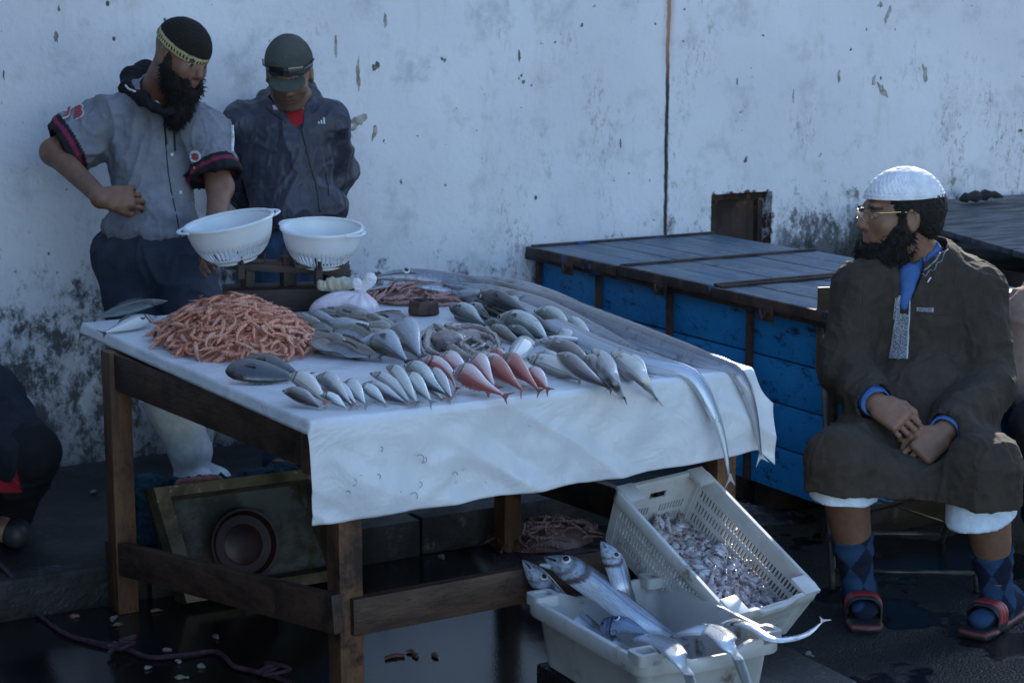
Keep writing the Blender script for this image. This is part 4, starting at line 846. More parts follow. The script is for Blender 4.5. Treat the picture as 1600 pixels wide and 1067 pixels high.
def joined_shrimps(n, cx, cy, rx, ry, hz, z0, protos, ang, rnd, power=2.0, rlo=0.):
    V = []; F = []; k = 0; ca, sa = math.cos(ang), math.sin(ang)
    for i in range(n):
        a = rnd.uniform(0, 6.283); r = math.sqrt(rnd.uniform(rlo, .98)); u, v = r * math.cos(a), r * math.sin(a); x = cx + u * rx * ca - v * ry * sa; y = cy + u * rx * sa + v * ry * ca
        sl = -hz * power * r / max(rx, ry); nn = Vector((-sl * math.cos(a + ang) + rnd.uniform(-.25, .25), -sl * math.sin(a + ang) + rnd.uniform(-.25, .25), 1)).normalized()
        M = np.array((nn.to_track_quat('Z', 'Y') @ Matrix.Rotation(rnd.uniform(0, 6.283), 4, 'Z').to_quaternion()).to_matrix()); t = ex([x, y, z0 + hz * (1 - r ** power) + rnd.uniform(0, .004)])
        for me in protos[i % len(protos)]:
            co = np.zeros(len(me.vertices) * 3); me.vertices.foreach_get('co', co); V.append(co.reshape(-1, 3) @ M.T + t); F += [tuple(q + k for q in p.vertices) for p in me.polygons]; k += len(me.vertices)
    return np.vstack(V), F
def mound(name, cx, cy, rx, ry, hz, z0, mat, ang=0, label=None, amp=.006, power=2.0, sc=45, cat='food', extra=None):
    nr, na = 26, 72; V = []; ca, sa = math.cos(ang), math.sin(ang)
    for i in range(nr):
        r = i / (nr - 1)
        for j in range(na):
            a = j / na * 2 * math.pi; u, v = r * math.cos(a) * rx, r * math.sin(a) * ry; V.append((cx + u * ca - v * sa, cy + u * sa + v * ca, z0 + hz * max(0, 1 - r ** power) - .004))
    V = np.array(V); V[:, 2] += amp * (ridge(V * sc, 2)) * np.clip(1.2 - np.repeat(np.arange(nr) / (nr - 1), na), 0, 1)
    F = [(i * na + j, (i + 1) * na + j, (i + 1) * na + (j + 1) % na, i * na + (j + 1) % na) for i in range(nr - 1) for j in range(na)]
    if extra: V2, F2 = joined_shrimps(extra[0], cx, cy, extra[1], extra[2], extra[3], z0 + extra[4], extra[5], ang, random.Random(11)); F = F + [tuple(q + len(V) for q in f) for f in F2]; V = np.vstack([V, V2])
    uv = np.stack([V[:, 0] * 12, V[:, 1] * 12], 1); return tag(mesh(name, V, F, mat, None, True, uv=uv), label, cat, kind='stuff')
sh = make_shrimp_protos(M_shr); sh2 = make_shrimp_protos(M_shr2); sh3 = make_shrimp_protos(M_shrdark)
rr_ = random.Random(3)
pc = ex([1.972, 4.965])
mound('shrimp_heap', pc[0], pc[1], .19, .315, .098, FT, M_shr, -.12, 'pink shrimps packed inside the big pile', cat='shrimps', extra=(240, .21, .335, .104, .001, sh))
scatter_heap(236, pc[0], pc[1], .222, .355, .108, FT + .003, sh, 'raw pink shrimp in the big pile at the left of the table', 'raw pink shrimps of the big pile', 'shrimp', 'shrimp', ('body', 'tail_fan'), rnd=rr_, ang=-.12, lift=.014)
pb = pz(655, 468)
mound('shrimp_heap', pb[0], pb[1], .10, .19, .035, FT, M_shr2, .9, 'pale shrimps packed inside the small back pile', cat='shrimps', extra=(40, .12, .2, .04, .001, sh2))
scatter_heap(64, pb[0], pb[1], .13, .205, .045, FT + .002, sh2, 'pale pink shrimp in the small pile behind the rusty weight', 'pale shrimps of the small back pile', 'shrimp', 'shrimp', ('body', 'tail_fan'), rnd=rr_, ang=.9)
# ================================================================ ON THE TABLE
M_iron = dirty('black_iron', (.035, .03, .028), (.07, .04, .028), 14, .45, .62, .6, .5, 70)
M_rustcup = dirty('rusty_weight_iron', (.085, .04, .028), (.045, .025, .02), 20, .4, .6, .7, .6, 90)
M_block = wood_mat('scale_block', (.05, .032, .024), (.03, .02, .016), (.02, .014, .012), (1, 4, 4))
M_plas = dirty('white_milky_plastic', (.78, .80, .82), (.70, .72, .74), 5, .4, .7, .35, .1, 30, None, (.45, .40, .33), 9, (.68, .76), spec=.5)
M_plas.node_tree.nodes['Principled BSDF'].inputs['Subsurface Weight'].default_value = .15
wtE = empty('iron_weight', pz(662, 492), 'rusty eight sided iron weight between the small shrimp pile and the octopus', 'weight')
b = MB(); c = pz(662, 490); b.lathe([(.001, 0), (.046, 0), (.050, .004), (.046, .036), (.042, .042), (.034, .042), (.030, .030), (.001, .028)], c, 8, 0); b.build('body', M_rustcup, wtE)
b = MB(); b.tube([c + ex([.014 * math.cos(a), .014 * math.sin(a), .041 + .004 * math.sin(a * 2)]) for a in np.linspace(0, 6.283, 15)], .0035, 6); b.box(c + ex([0, .01, .036]), (.03, .008, .014)); b.build('ring', M_iron, wtE, True)
# balance scale
sc = ex([2.335, 5.425, CZ + .003]); ya = -.34; Rz = np.array([[math.cos(ya), -math.sin(ya), 0], [math.sin(ya), math.cos(ya), 0], [0, 0, 1]])
def SL(x, y, z): return sc + Rz @ ex([x, y, z])
scE = empty('balance_scale', sc, 'old iron beam scale on a dark wooden block, under two white colanders', 'scale')
b = MB(); b.box(SL(0, 0, .036), (.40, .15, .070), Rz, bev=.006); b.build('base', M_block, scE, True)
b = MB()
for x in (-.125, .125): b.bar(SL(x, 0, .071), SL(x * .98, 0, .13), .03, .05, (0, 1, 0), bev=.004); b.build('stand', M_iron, scE, True); b = MB()
b.bar(SL(0, 0, .071), SL(0, 0, .165), .045, .035, (0, 1, 0), bev=.006); b.tube([SL(-.03, -.015, .15), SL(-.006, -.02, .215), SL(.006, -.02, .215), SL(.03, -.015, .15)], .004, 6); b.tube([SL(0, -.02, .15), SL(0, -.02, .24)], .003, 6); b.build('stand', M_iron, scE, True)
b = MB(); b.bar(SL(-.19, 0, .150), SL(.19, 0, .118), .028, .03, bev=.005); b.bar(SL(-.19, -.035, .142), SL(.19, -.035, .110), .012, .022, bev=.003); b.bar(SL(-.19, .035, .142), SL(.19, .035, .110), .012, .022, bev=.003); b.build('beam', M_iron, scE, True)
colc = [J(357, 345, 5.80), J(503, 355, 5.84)]
for i, (px_, py_, zt) in enumerate([(375, 412, 0), (497, 420, 0)]):
    q = J(px_, py_ - 4, 5.82); b = MB(); b.bar(q + Rz @ ex([-.07, 0, 0]), q + Rz @ ex([.07, 0, 0]), .018, .010, bev=.002); b.bar(q + Rz @ ex([0, -.06, 0]), q + Rz @ ex([0, .06, 0]), .018, .0102, bev=.002)
    for a, c_ in ((-.07, 0), (.07, 0), (0, -.06), (0, .06)): b.bar(q + Rz @ ex([a, c_, -.004]), q + Rz @ ex([a * 1.05, c_ * 1.05, .022]), .012, .006, (1, .3, 0), bev=.001)
    b.bar(q - ex([0, 0, .055]), q, .022, .022, (1, 0, 0), bev=.003); b.build('pan_support', M_iron, scE, True)
def colander(cen, R0, H, tilt, label):
    e = empty('colander', cen - Zv * H, label, 'colander', 'two white colanders on the scale'); R = tilt
    prof = [(.50, 0), (.52, .004), (.58, .03), (.66, .10), (.76, .22), (.85, .38), (.91, .55), (.95, .72), (.98, .90), (1, 1)]
    n = 96; V = []; F = []
    for r, z in prof:
        for k in range(n): a = 2 * math.pi * k / n; V.append((r * R0 * math.cos(a), r * R0 * math.sin(a), (z - 1) * H))
    for i in range(len(prof) - 1):
        for j in range(n):
            if i in (3, 4) and j % 2 == 0: continue
            F.append((i * n + j, i * n + (j + 1) % n, (i + 1) * n + (j + 1) % n, (i + 1) * n + j))
    V.append((0, 0, -H)); F += [(len(V) - 1, (j + 1) % n, j) for j in range(n)]
    o = mesh('bowl', np.array(V) @ R.T + cen, F, M_plas, e, True); m = o.modifiers.new('t', 'SOLIDIFY'); m.thickness = .0022; m.offset = 1
    b = MB(); b.lathe([(R0 * .985, -.004), (R0 * 1.05, -.006), (R0 * 1.06, -.001), (R0 * 1.045, .003), (R0 * .985, .003)], cen, 64, 0, R, closed=True); b.build('rim', M_plas, e, True)
    for s in (0, math.pi):
        b = MB(); pts = [cen + R @ ex([math.cos(s + t) * (R0 * 1.05 + .016 * math.cos(t * 4.2)), math.sin(s + t) * (R0 * 1.05 + .016 * math.cos(t * 4.2)), -.003]) for t in np.linspace(-.36, .36, 13)]
        b.tube(pts, .007, 8, flat=.5, fup=R @ Zv); b.build('handle', M_plas, e, True)
    b = MB(); b.lathe([(R0 * .47, 0), (R0 * .50, 0), (R0 * .49, -.010), (R0 * .46, -.010)], cen + R @ ex([0, 0, -H]), 40, 0, R, closed=True); b.build('foot_ring', M_plas, e, True)
    return e
def tiltm(ax_, a): return np.array(Matrix.Rotation(a, 3, Vector(ax_)))
T1 = tiltm(tuple(Gv), rad(-9)) @ tiltm(tuple(Rv), rad(6)); T2 = tiltm(tuple(Gv), rad(2)) @ tiltm(tuple(Rv), rad(7))
def rotz(M, a): return M @ np.array(Matrix.Rotation(a, 3, 'Z'))
colander(colc[0], .132, .115, rotz(T1, rad(-12)), 'left white colander, tipped towards the bearded man who steadies it')
colander(colc[1], .121, .112, rotz(T2, rad(-60)), 'level white colander in front of the man in the green cap')
# knotted plastic bag
bgm = NT('thin_white_plastic'); a_ = bgm.n('Attribute'); a_.attribute_name = 'Col'; M_bag = bgm.out(bgm.mix(bgm.ramp(bgm.noise(16, 5, .7), .4, .7), a_.outputs['Color'], (.72, .70, .76)), .22, 0, bgm.bump(bgm.noise(22, 5, .7, dist=1.5), .6, .008), .6)
bc = J(540, 468, 5.72); bagE = empty('plastic_bag', ex([bc[0], bc[1], CZ]), 'knotted thin white plastic bag holding pink shrimp, lying right of the scale', 'bag')
S = SDF(bc - .16, bc + .16, .003); h_ = bc[2] - CZ
S.ell(bc + Rv * -.035 + Zv * (-h_ + .032), (.075, .06, .042), k=.02).ell(bc + Rv * .035 + Zv * (-h_ + .036), (.062, .06, .042), k=.012).ell(bc + Rv * -.01 + Zv * (-h_ + .055), (.06, .05, .032), k=.02)
kn = bc + Rv * .045 + Zv * (-h_ + .082); S.cap(bc + Rv * .035 + Zv * (-h_ + .05), kn, .04, .012, k=.02)
S.plane((0, 0, CZ + .002), (0, 0, -1))
def bagd(P, N):
    d = P - kn; a = np.arctan2(d @ Rv, d @ -Gv + d[:, 2] * -.8); r = np.linalg.norm(d, axis=1); return .0028 * np.sin(a * 13 + 2 * fbm(P * 20, 2)) * np.clip(1.3 - r / .10, 0, 1) + .005 * ridge(P * 18, 2) * .4
def bagc(P):
    m = np.clip((bc[2] - h_ + .075 - P[:, 2]) / .06, 0, 1) * (.5 + 1.0 * np.abs(fbm(P * 14, 3))); m = np.clip(m * .8 + .25, 0, 1)[:, None]; return ex([.70, .68, .76]) * (1 - m) + ex([.58, .30, .33]) * m
sdf_obj(S, 'bag_body', M_bag, bagE, bagd, bagc)
S = SDF(kn - .08, kn + .09, .002); S.ell(kn, (.013, .013, .011)); S.cap(kn, kn + Rv * -.012 + Zv * .03, .006, .014, .008, sq=(Gv, .5)).cap(kn, kn + Rv * .028 + Zv * .042, .006, .018, .008, sq=(Gv, .45))
sdf_obj(S, 'knot', M_bag, bagE, lambda P, N: .003 * ridge(P * 45, 2), lambda P: np.tile(ex([.74, .75, .82]), (len(P), 1)))
# crumpled paper behind the bag
pc_ = J(524, 445, 5.80); S = SDF(pc_ - .08, pc_ + .08, .003); S.cap(pc_ - Rv * .035, pc_ + Rv * .035, .009, .012, sq=(Zv, .7)); S.ell(pc_ + Rv * .012 + Zv * .004, (.022, .02, .008))
M_paper = plain('yellowed_paper', (.50, .47, .36), .8, 0, .5, 60)
o = sdf_obj(S, 'crumpled_paper', M_paper, None, lambda P, N: .016 * ridge(P * 34, 3) * .6); tag(o, 'crumpled yellowish paper on the right end of the scale block, behind the plastic bag', 'paper')
b = MB(); q0 = SL(.19, .02, .071); b.bar(q0, q0 + Rv * .06 + Zv * .012, .02, .006); 
# thin red strands stuck on the sheet
M_strand = plain('red_strand', (.22, .03, .03), .5); M_dot = plain('dark_speck', (.03, .025, .03), .4)
def sheet_y(z): return 3.935 - .018 - max(0, (CZ - z - .028)) * .035
for i, (x, y, L_, r_) in enumerate([(652, 708, 22, .9), (657, 716, 16, 2.1), (560, 742, 20, 1.3), (548, 750, 15, 1.9), (585, 738, 12, 1.1), (536, 762, 9, .3), (640, 765, 20, .6), (650, 752, 14, 1.6), (615, 768, 12, 2.6), (702, 733, 14, .2), (590, 697, 12, 1.5)]):
    c = ay(x, y, 3.93); c[1] = sheet_y(c[2]) - .004; l = L_ * .00145; pts = [c + ex([math.cos(r_ + .8 * s) * l * s * .5, -.002 - .012 * 0, -math.sin(r_ + .8 * s) * l * s * .5]) for s in np.linspace(-1, 1, 8)]
    for p in pts: p[1] -= .008
    b = MB(); b.tube(pts, .0007, 4); tag(b.build('shrimp_whisker', M_strand, None, True), 'thin dark red shrimp whisker stuck to the hanging front of the sheet', 'scrap', 'red whiskers on the front of the sheet')
# ================================================================ CRATES
M_crate = dirty('grimy_white_crate', (.50, .50, .50), (.38, .38, .37), 4, .4, .65, .42, .15, 50, None, (.16, .13, .09), 11, (.57, .72), bdist=.002)
def rrect(w, l, r, n=5):
    P = []
    for cx, cy, a0 in ((w - r, l - r, 0), (-w + r, l - r, 90), (-w + r, -l + r, 180), (w - r, -l + r, 270)):
        for k in range(n): a = rad(a0 + 90 * k / (n - 1)); P.append((cx + r * math.cos(a), cy + r * math.sin(a)))
    return np.array(P)
def loft(b, loops, closed=True, cap0=False, cap1=False):
    n = len(loops[0]); V = np.vstack(loops); F = [(i * n + j, i * n + (j + 1) % n, (i + 1) * n + (j + 1) % n, (i + 1) * n + j) for i in range(len(loops) - 1) for j in range(n)]
    if cap0: F.append(tuple(range(n))[::-1])
    if cap1: F.append(tuple(range((len(loops) - 1) * n, len(loops) * n)))
    b.add(V, F)
def dense(P, step=.02):
    out = []; n = len(P)
    for i in range(n):
        a, c = P[i], P[(i + 1) % n]; k = max(1, int(np.linalg.norm(c - a) / step)); out += [a + (c - a) * t / k for t in range(k)]
    return np.array(out)
ZB = .145
Lc, Fc, Rc = az(835, 938, .165 + ZB), az(1018, 1042, .165 + ZB), az(1206, 984, .165 + ZB)
cen = (Lc + Rc) / 2; yl = nrm(Lc - Fc); yl[2] = 0; xl = nrm(ex([yl[1], -yl[0], 0])); hl = np.linalg.norm(Lc - Fc) / 2; hw = np.linalg.norm(Rc - Fc) / 2
M1 = np.array([xl, yl, Zv]).T; c1E = empty('fish_crate', (cen[0], cen[1], ZB), 'solid walled white crate full of scabbardfish, in front of the table', 'crate')
slb = MB(); slb.box((cen[0] + .14, cen[1] + .01, ZB / 2 - .002), (.62, .48, ZB - .004), M1, bev=.012); tag(slb.build('stone_slab', dirty('dark_wet_slab', (.016, .016, .017), (.006, .006, .006), 6, .4, .6, .3, .8, 60, bdist=.01), None, True), 'low dark wet slab under the two white crates', 'slab')
def C1(P, z): P = np.asarray(P); zz = np.broadcast_to(z, (len(P),)); return (np.column_stack([P, zz])) @ M1.T + ex([cen[0], cen[1], ZB])
def dip(P, z, amt): # hand hold dips at the short ends
    t = np.clip(1 - np.abs(P[:, 0]) / (hw * .52), 0, 1); e = (np.abs(P[:, 1]) > hl * .93); return z - amt * np.clip(t * 2.2, 0, 1) * e
b = MB(); W = lambda ins, r: dense(rrect(hw - ins, hl - ins, r))
nref = W(0, .035)
def L_(ins, z, dp=0.0):
    P = nref * ex([(hw - ins) / hw, (hl - ins) / hl]); return C1(P, dip(P, z, dp))
loft(b, [L_(.040, .004), L_(.036, .0), L_(.034, .008), L_(.020, .120), L_(.018, .122, .0), L_(.002, .124, .012), L_(.0, .128, .012), L_(.0, .160, .020), L_(.003, .164, .020), L_(.014, .165, .022), L_(.017, .160, .022), L_(.024, .13, 0), L_(.040, .014)], cap0=True, cap1=True)
b.build('shell', M_crate, c1E, True)
for s1 in (-1, 1):
    for s2 in (-1, 1):
        b = MB(); P = dense(rrect(.034, .030, .012)) + ex([s1 * (hw - .034), s2 * (hl - .03)]); Pi = (P - ex([s1 * (hw - .034), s2 * (hl - .03)])) * .62 + ex([s1 * (hw - .034), s2 * (hl - .03)])
        loft(b, [C1(P, .15), C1(P, .174), C1(P * .999, .176), C1(Pi, .176), C1(Pi, .158)], cap1=True); b.build('corner_pocket', M_crate, c1E, True)
# perforated crate, tipped up on the rail and on the other crate's rim
f2 = .81; M2 = np.array([[.147, .987, .066], [-.86, .161, -.485], [-.489, .014, .872]]); t2 = Cv + (ex([3.423, 4.772, -.08]) - Cv) * f2
c2E = empty('perforated_crate', t2, 'white crate with slotted walls, tipped up, full of small squid', 'crate')
def C2(P): return (np.asarray(P) * f2) @ M2.T + t2
def gpanel(b, P00, P10, P11, P01, t, slots, T):
    us = sorted({0, 1} | {s[0] for s in slots} | {s[1] for s in slots}); vs = sorted({0, 1} | {s[2] for s in slots} | {s[3] for s in slots})
    P00, P10, P11, P01 = [ex(p) for p in (P00, P10, P11, P01)]; n = nrm(np.cross(P10 - P00, P01 - P00)) * t
    nu, nv = len(us), len(vs); G = ex([[P00 * (1 - u) * (1 - v) + P10 * u * (1 - v) + P11 * u * v + P01 * (1 - u) * v for v in vs] for u in us]).reshape(-1, 3)
    V = np.vstack([G, G + n]); k = nu * nv; F = []; sol = np.ones((nu - 1, nv - 1), bool)
    for i in range(nu - 1):
        for j in range(nv - 1):
            um, vm = (us[i] + us[i + 1]) / 2, (vs[j] + vs[j + 1]) / 2
            if any(s[0] < um < s[1] and s[2] < vm < s[3] for s in slots): sol[i, j] = False
    I = lambda i, j: i * nv + j
    for i in range(nu - 1):
        for j in range(nv - 1):
            if sol[i, j]:
                F.append((I(i, j), I(i, j + 1), I(i + 1, j + 1), I(i + 1, j))); F.append(tuple(q + k for q in (I(i, j), I(i + 1, j), I(i + 1, j + 1), I(i, j + 1))))
            for di, dj, a, c in ((-1, 0, I(i, j), I(i, j + 1)), (1, 0, I(i + 1, j + 1), I(i + 1, j)), (0, -1, I(i + 1, j), I(i, j)), (0, 1, I(i, j + 1), I(i + 1, j + 1))):
                x, y = i + di, j + dj; o = sol[x, y] if 0 <= x < nu - 1 and 0 <= y < nv - 1 else False
                if sol[i, j] and not o: F.append((a, a + k, c + k, c))
    b.add(T(V), F)
def slots(nc, u0, u1, rows, fw=.5):
    o = []
    for (v0, v1) in rows:
        for i in range(nc): a = u0 + (u1 - u0) * (i + .5) / nc; w_ = (u1 - u0) / nc * fw / 2; o.append((a - w_, a + w_, v0, v1))
    return o
ox, oy, bx_, by_ = .285, .185, .265, .168; rows = [(.16, .32), (.40, .56), (.64, .80)]
b = MB()
gpanel(b, (-bx_, -by_, 0), (bx_, -by_, 0), (ox, -oy, .18), (-ox, -oy, .18), -.006, slots(34, .05, .95, rows), C2)
gpanel(b, (bx_, by_, 0), (-bx_, by_, 0), (-ox, oy, .18), (ox, oy, .18), -.006, slots(34, .05, .95, rows), C2)
b.build('long_side', M_crate, c2E)
b = MB()
gpanel(b, (bx_, -by_, 0), (bx_, by_, 0), (ox, oy, .18), (ox, -oy, .18), -.006, slots(8, .12, .42, rows[:2]) + slots(8, .58, .88, rows[:2]), C2)
b.build('short_end', M_crate, c2E); b = MB()
gpanel(b, (-bx_, by_, 0), (-bx_, -by_, 0), (-ox, -oy, .18), (-ox, oy, .18), -.006, slots(9, .12, .44, rows[:2]) + slots(9, .56, .88, rows[:2]) + [(.40, .60, .72, .86)], C2)
b.build('short_end', M_crate, c2E)
b = MB(); gpanel(b, (-bx_, by_, 0), (bx_, by_, 0), (bx_, -by_, 0), (-bx_, -by_, 0), .006, slots(20, .06, .94, [(.1, .25), (.4, .55), (.7, .85)]), C2); b.build('floor', M_crate, c2E)
b = MB(); RR = dense(rrect(.3, .2, .035))
def L2(ins, z, dp=0):
    P = RR * ex([(.3 - ins) / .3, (.2 - ins) / .2]); t = np.clip(1 - np.abs(P[:, 1]) / .085, 0, 1); e = P[:, 0] > .27
    return C2(np.column_stack([P, z - dp * np.clip(t * 2.5, 0, 1) * e]))
loft(b, [L2(.018, .172), L2(.002, .158, .006), L2(0, .162, .006), L2(0, .196, .022), L2(.003, .200, .022), L2(.015, .200, .022), L2(.019, .194, .022), L2(.018, .172)])
for s1 in (-1, 1):
    for s2 in (-1, 1):
        for (a, c_) in (((ox - .012, oy - .004), (bx_ - .012, by_ - .004)), ((ox - .004, oy - .012), (bx_ - .004, by_ - .012))):
            b.bar(C2([(s1 * c_[0], s2 * c_[1], .001)])[0], C2([(s1 * a[0], s2 * a[1], .178)])[0], .024, .012, M2 @ ex([0, 1, 0]))
b.build('rim', M_crate, c2E, True)
for s2 in (-1, 1):
    for x_ in (-.262, .262): b = MB(); b.box(C2([(x_, s2 * .155, .197)])[0], (.06, .055, .012), M2, bev=.003); b.build('corner_plate', M_crate, c2E, True)
# small squid in the tipped crate
sqm = NT('small_squid_skin'); rr2 = sqm.n('ObjectInfo').outputs['Random']
M_sq = sqm.out(sqm.mix(sqm.math('MULTIPLY', sqm.ramp(sqm.noise(34, 5, .7), .38, .62), .85), sqm.mix(rr2, (.46, .45, .48), (.30, .24, .25)), (.15, .085, .085)), .16, 0, sqm.bump(sqm.noise(30, 3), .3, .004), .9, coat=.7)
sqp = []
for i in range(4):
    L0 = .062 + .006 * i; P = smoothpath([(-L0 / 2, 0, 0), (0, .006 * (i - 1.5), .002), (L0 * .35, .004 * (i - 1), 0)], 14)
    b = MB(); b.tube(P, [.0015, .006, .0095, .0115, .0125, .0128, .0125, .0115, .010, .0085, .0095, .0100, .008, .003], 12, flat=.72)
    o = b.build('mantle', M_sq, None, True, False); m1 = o.data; bpy.data.objects.remove(o); b = MB()
    for k in range(7):
        a = (k - 3) * .16; q = P[-1] - ex([.004, 0, 0]); d = ex([math.cos(a), math.sin(a), .2 * math.sin(k * 2.1)]); b.tube(smoothpath([q, q + d * .012, q + d * .024 + ex([0, .006 * math.sin(k * 1.7), -.003])], 7), [.003, .0028, .0024, .002, .0016, .0011, .0006], 6)
    o = b.build('arms', M_sq, None, True, False); m2_ = o.data; bpy.data.objects.remove(o)
    b = MB()
    for s in (-1, 1): b.tube([P[10] + ex([0, s * .0065, .0035]), P[10] + ex([0, s * .009, .0055])], [.0032, .0012], 8)
    o = b.build('eyes', M_eyeb, None, True, False); m3 = o.data; bpy.data.objects.remove(o); sqp.append((m1, m2_, m3))
def tipped(n, label, group, name, cat, parts, protos, rnd):
    pts = []; tr = 0
    while len(pts) < n and tr < 30000:
        tr += 1; x, y = rnd.uniform(-.228, .222), rnd.uniform(-.137, .137)
        if tr < 22000 and any((x - p[0]) ** 2 + (y - p[1]) ** 2 < .0185 ** 2 for p in pts): continue
        pts.append((x, y))
    for i, (x, y) in enumerate(pts):
        z = .028 + .060 * np.clip((x + .25) / .45, 0, 1) + .014 * math.sin(x * 18 + y * 11) + rnd.uniform(0, .016) - .012 * (abs(y) / .16)
        p = C2([(x, y, z)])[0]; e = bpy.data.objects.new(name, None); COL.objects.link(e); e.empty_display_size = .02; e.location = tuple(p); e.rotation_mode = 'QUATERNION'
        nn = Vector(M2 @ ex([rnd.uniform(-.55, .55), rnd.uniform(-.55, .55), 1])); e.rotation_quaternion = nn.to_track_quat('Z', 'Y') @ Matrix.Rotation(rnd.uniform(0, 6.283), 4, 'Z').to_quaternion()
        s = rnd.uniform(.75, 1.1); e.scale = (s, s, s); tag(e, label, cat, group)
        for nm, me in zip(parts, protos[i % len(protos)]): o = bpy.data.objects.new(nm, me); COL.objects.link(o); o.parent = e
tipped(270, 'small wet squid heaped in the tipped slotted crate', 'small squid in the slotted crate', 'squid', 'squid', ('mantle', 'arms', 'eyes'), sqp, random.Random(5))
gx, gy = np.meshgrid(np.linspace(-.250, .245, 60), np.linspace(-.158, .158, 40), indexing='ij'); gz = .016 + .056 * np.clip((gx + .25) / .45, 0, 1) + .014 * np.sin(gx * 18 + gy * 11) - .012 * np.abs(gy) / .16
P = np.column_stack([gx.ravel(), gy.ravel(), gz.ravel()]); P[:, 2] += .007 * ridge(P * 45, 2); F = [(i * 40 + j, (i + 1) * 40 + j, (i + 1) * 40 + j + 1, i * 40 + j + 1) for i in range(59) for j in range(39)]
tag(mesh('squid_heap', C2(P), F, M_sq, None, True), 'squid packed beneath the ones on top in the slotted crate', 'squid', kind='stuff')
# scabbardfish in the solid crate
G7 = 'scabbardfish in the solid white crate'
def crfish(label, pts, hh, ht, kind, **kw): return scab(label, pts, hh, ht, kind, G7, **kw)
v_up = nrm(-Gv * .55 + Zv * .6)
wJ = lambda p: (p - Cv) @ Fv
wF = wJ(Fc); wR = wJ(Rc); wL = wJ(ex([2.45, 4.0, .3])) + .04
crfish('leftmost scabbardfish head sticking out over the left rim of the solid crate', [J(816, 874, wL - .10), J(850, 912, wL - .12), J(882, 948, wL - .15), J(925, 985, wL - .18), az(960, 1000, .22), az(985, 1010, .19)], .030, .017, 'scab', up=v_up, tilt=.1, eyet=.16, eyer=.010, tail=0, dors=False, pect=False)
crfish('largest scabbardfish head with a big ringed eye, in the middle of the solid crate', [J(850, 870, wL - .16), J(892, 888, wL - .19), J(940, 920, wL - .23), J(985, 956, wL - .28), az(1030, 985, .25), az(1060, 1000, .21), az(1080, 1002, .19)], .036, .020, 'scab', up=v_up, tilt=.15, eyet=.125, eyer=.0125, tail=0, dors=False, gape=.25)
crfish('narrow scabbardfish head pointing straight up at the back of the solid crate', [J(939, 845, wL - .20), J(962, 880, wL - .22), J(975, 925, wL - .24), az(990, 962, .24), az(1002, 985, .20)], .027, .016, 'scab', up=v_up, tilt=.1, eyet=.16, eyer=.009, tail=0, dors=False, pect=False)
crfish('dark scabbardfish head low inside the solid crate between the raised heads', [J(945, 978, wL - .27), J(975, 975, wL - .31), J(1010, 990, wL - .36)], .026, .017, 'scabblue', up=v_up, tilt=.1, eyet=.35, eyer=.008, tail=0, dors=False, prof='scabtail', pect=False)
zr = .172
e1 = az(1022, 997, zr + .01); e2 = az(1098, 982, zr + .01)
def over(label, inner, edge_px, out_px, kind, hh, ht, last, **kw):
    ed = az(edge_px[0], edge_px[1], .328); pts = [az(x, y, z) for x, y, z in inner] + [ed] + [az(x, y, z) for x, y, z in out_px]; return crfish(label, pts, hh, ht, kind, prof=kw.pop('prof', 'scabmid'), eye=False, pect=False, **kw)
over('bright tail bent over the front end of the solid crate, nearer the left', [(990, 1000, .24), (1012, 996, .30)], (1040, 1006, 0), [(1062, 1027, .335), (1074, 1050, .292), (1084, 1082, .240), (1092, 1110, .20)], 'scab', .026, .008, 0, tail=0, tilt=.2)
over('broad bright tail bent over the front end of the solid crate, in the middle', [(1040, 1000, .25), (1078, 985, .315)], (1112, 984, 0), [(1138, 1003, .338), (1152, 1028, .292), (1166, 1066, .228), (1176, 1100, .17)], 'scab', .026, .008, 0, tail=0, tilt=.2)
over('thin silver tail with a frayed tip sticking out right beyond the solid crate', [(1110, 985, .30)], (1145, 972, 0), [(1175, 980, .335), (1205, 998, .325), (1235, 998, .32), (1262, 990, .32), (1284, 972, .325)], 'scab', .014, .007, 0, tail=1.6, tilt=.1, prof='scabtail', fin=plain('pale_frayed_fin', (.65, .55, .50), .4))
# ================================================================ UNDER THE TABLE
M_foam = dirty('mouldy_foam', (.13, .13, .115), (.05, .048, .04), 7, .38, .60, .8, .6, 40, None, (.07, .045, .022), 9, (.50, .62))
M_foamrim = dirty('brown_stained_foam', (.16, .125, .075), (.07, .05, .03), 8, .4, .62, .8, .6, 40, None, (.30, .27, .22), 14, (.60, .68))
fE = empty('broken_fish_box', az(330, 948, 0), 'stained open fish box leaning on its side behind the left table rail', 'box')
BL = az(292, 942, .02); BR = az(566, 900, .02); TLp = ay(240, 762, BL[1] + .10); TRp = ay(497, 730, BR[1] + .16)
nb_ = nrm(np.cross(BR - BL, TLp - BL)); nb_ = nb_ if nb_ @ Gv > 0 else -nb_
def FB(u, v, d): return (BL * (1 - u) + BR * u) * (1 - v) + (TLp * (1 - u) + TRp * u) * v + nb_ * d
b = MB(); b.add([FB(u, v, d) for d in (.085, .11) for u, v in ((0, 0), (1, 0), (1, 1), (0, 1))], [(0, 1, 2, 3), (7, 6, 5, 4), (0, 4, 5, 1), (1, 5, 6, 2), (2, 6, 7, 3), (3, 7, 4, 0)]); b.build('bottom', M_foam, fE)
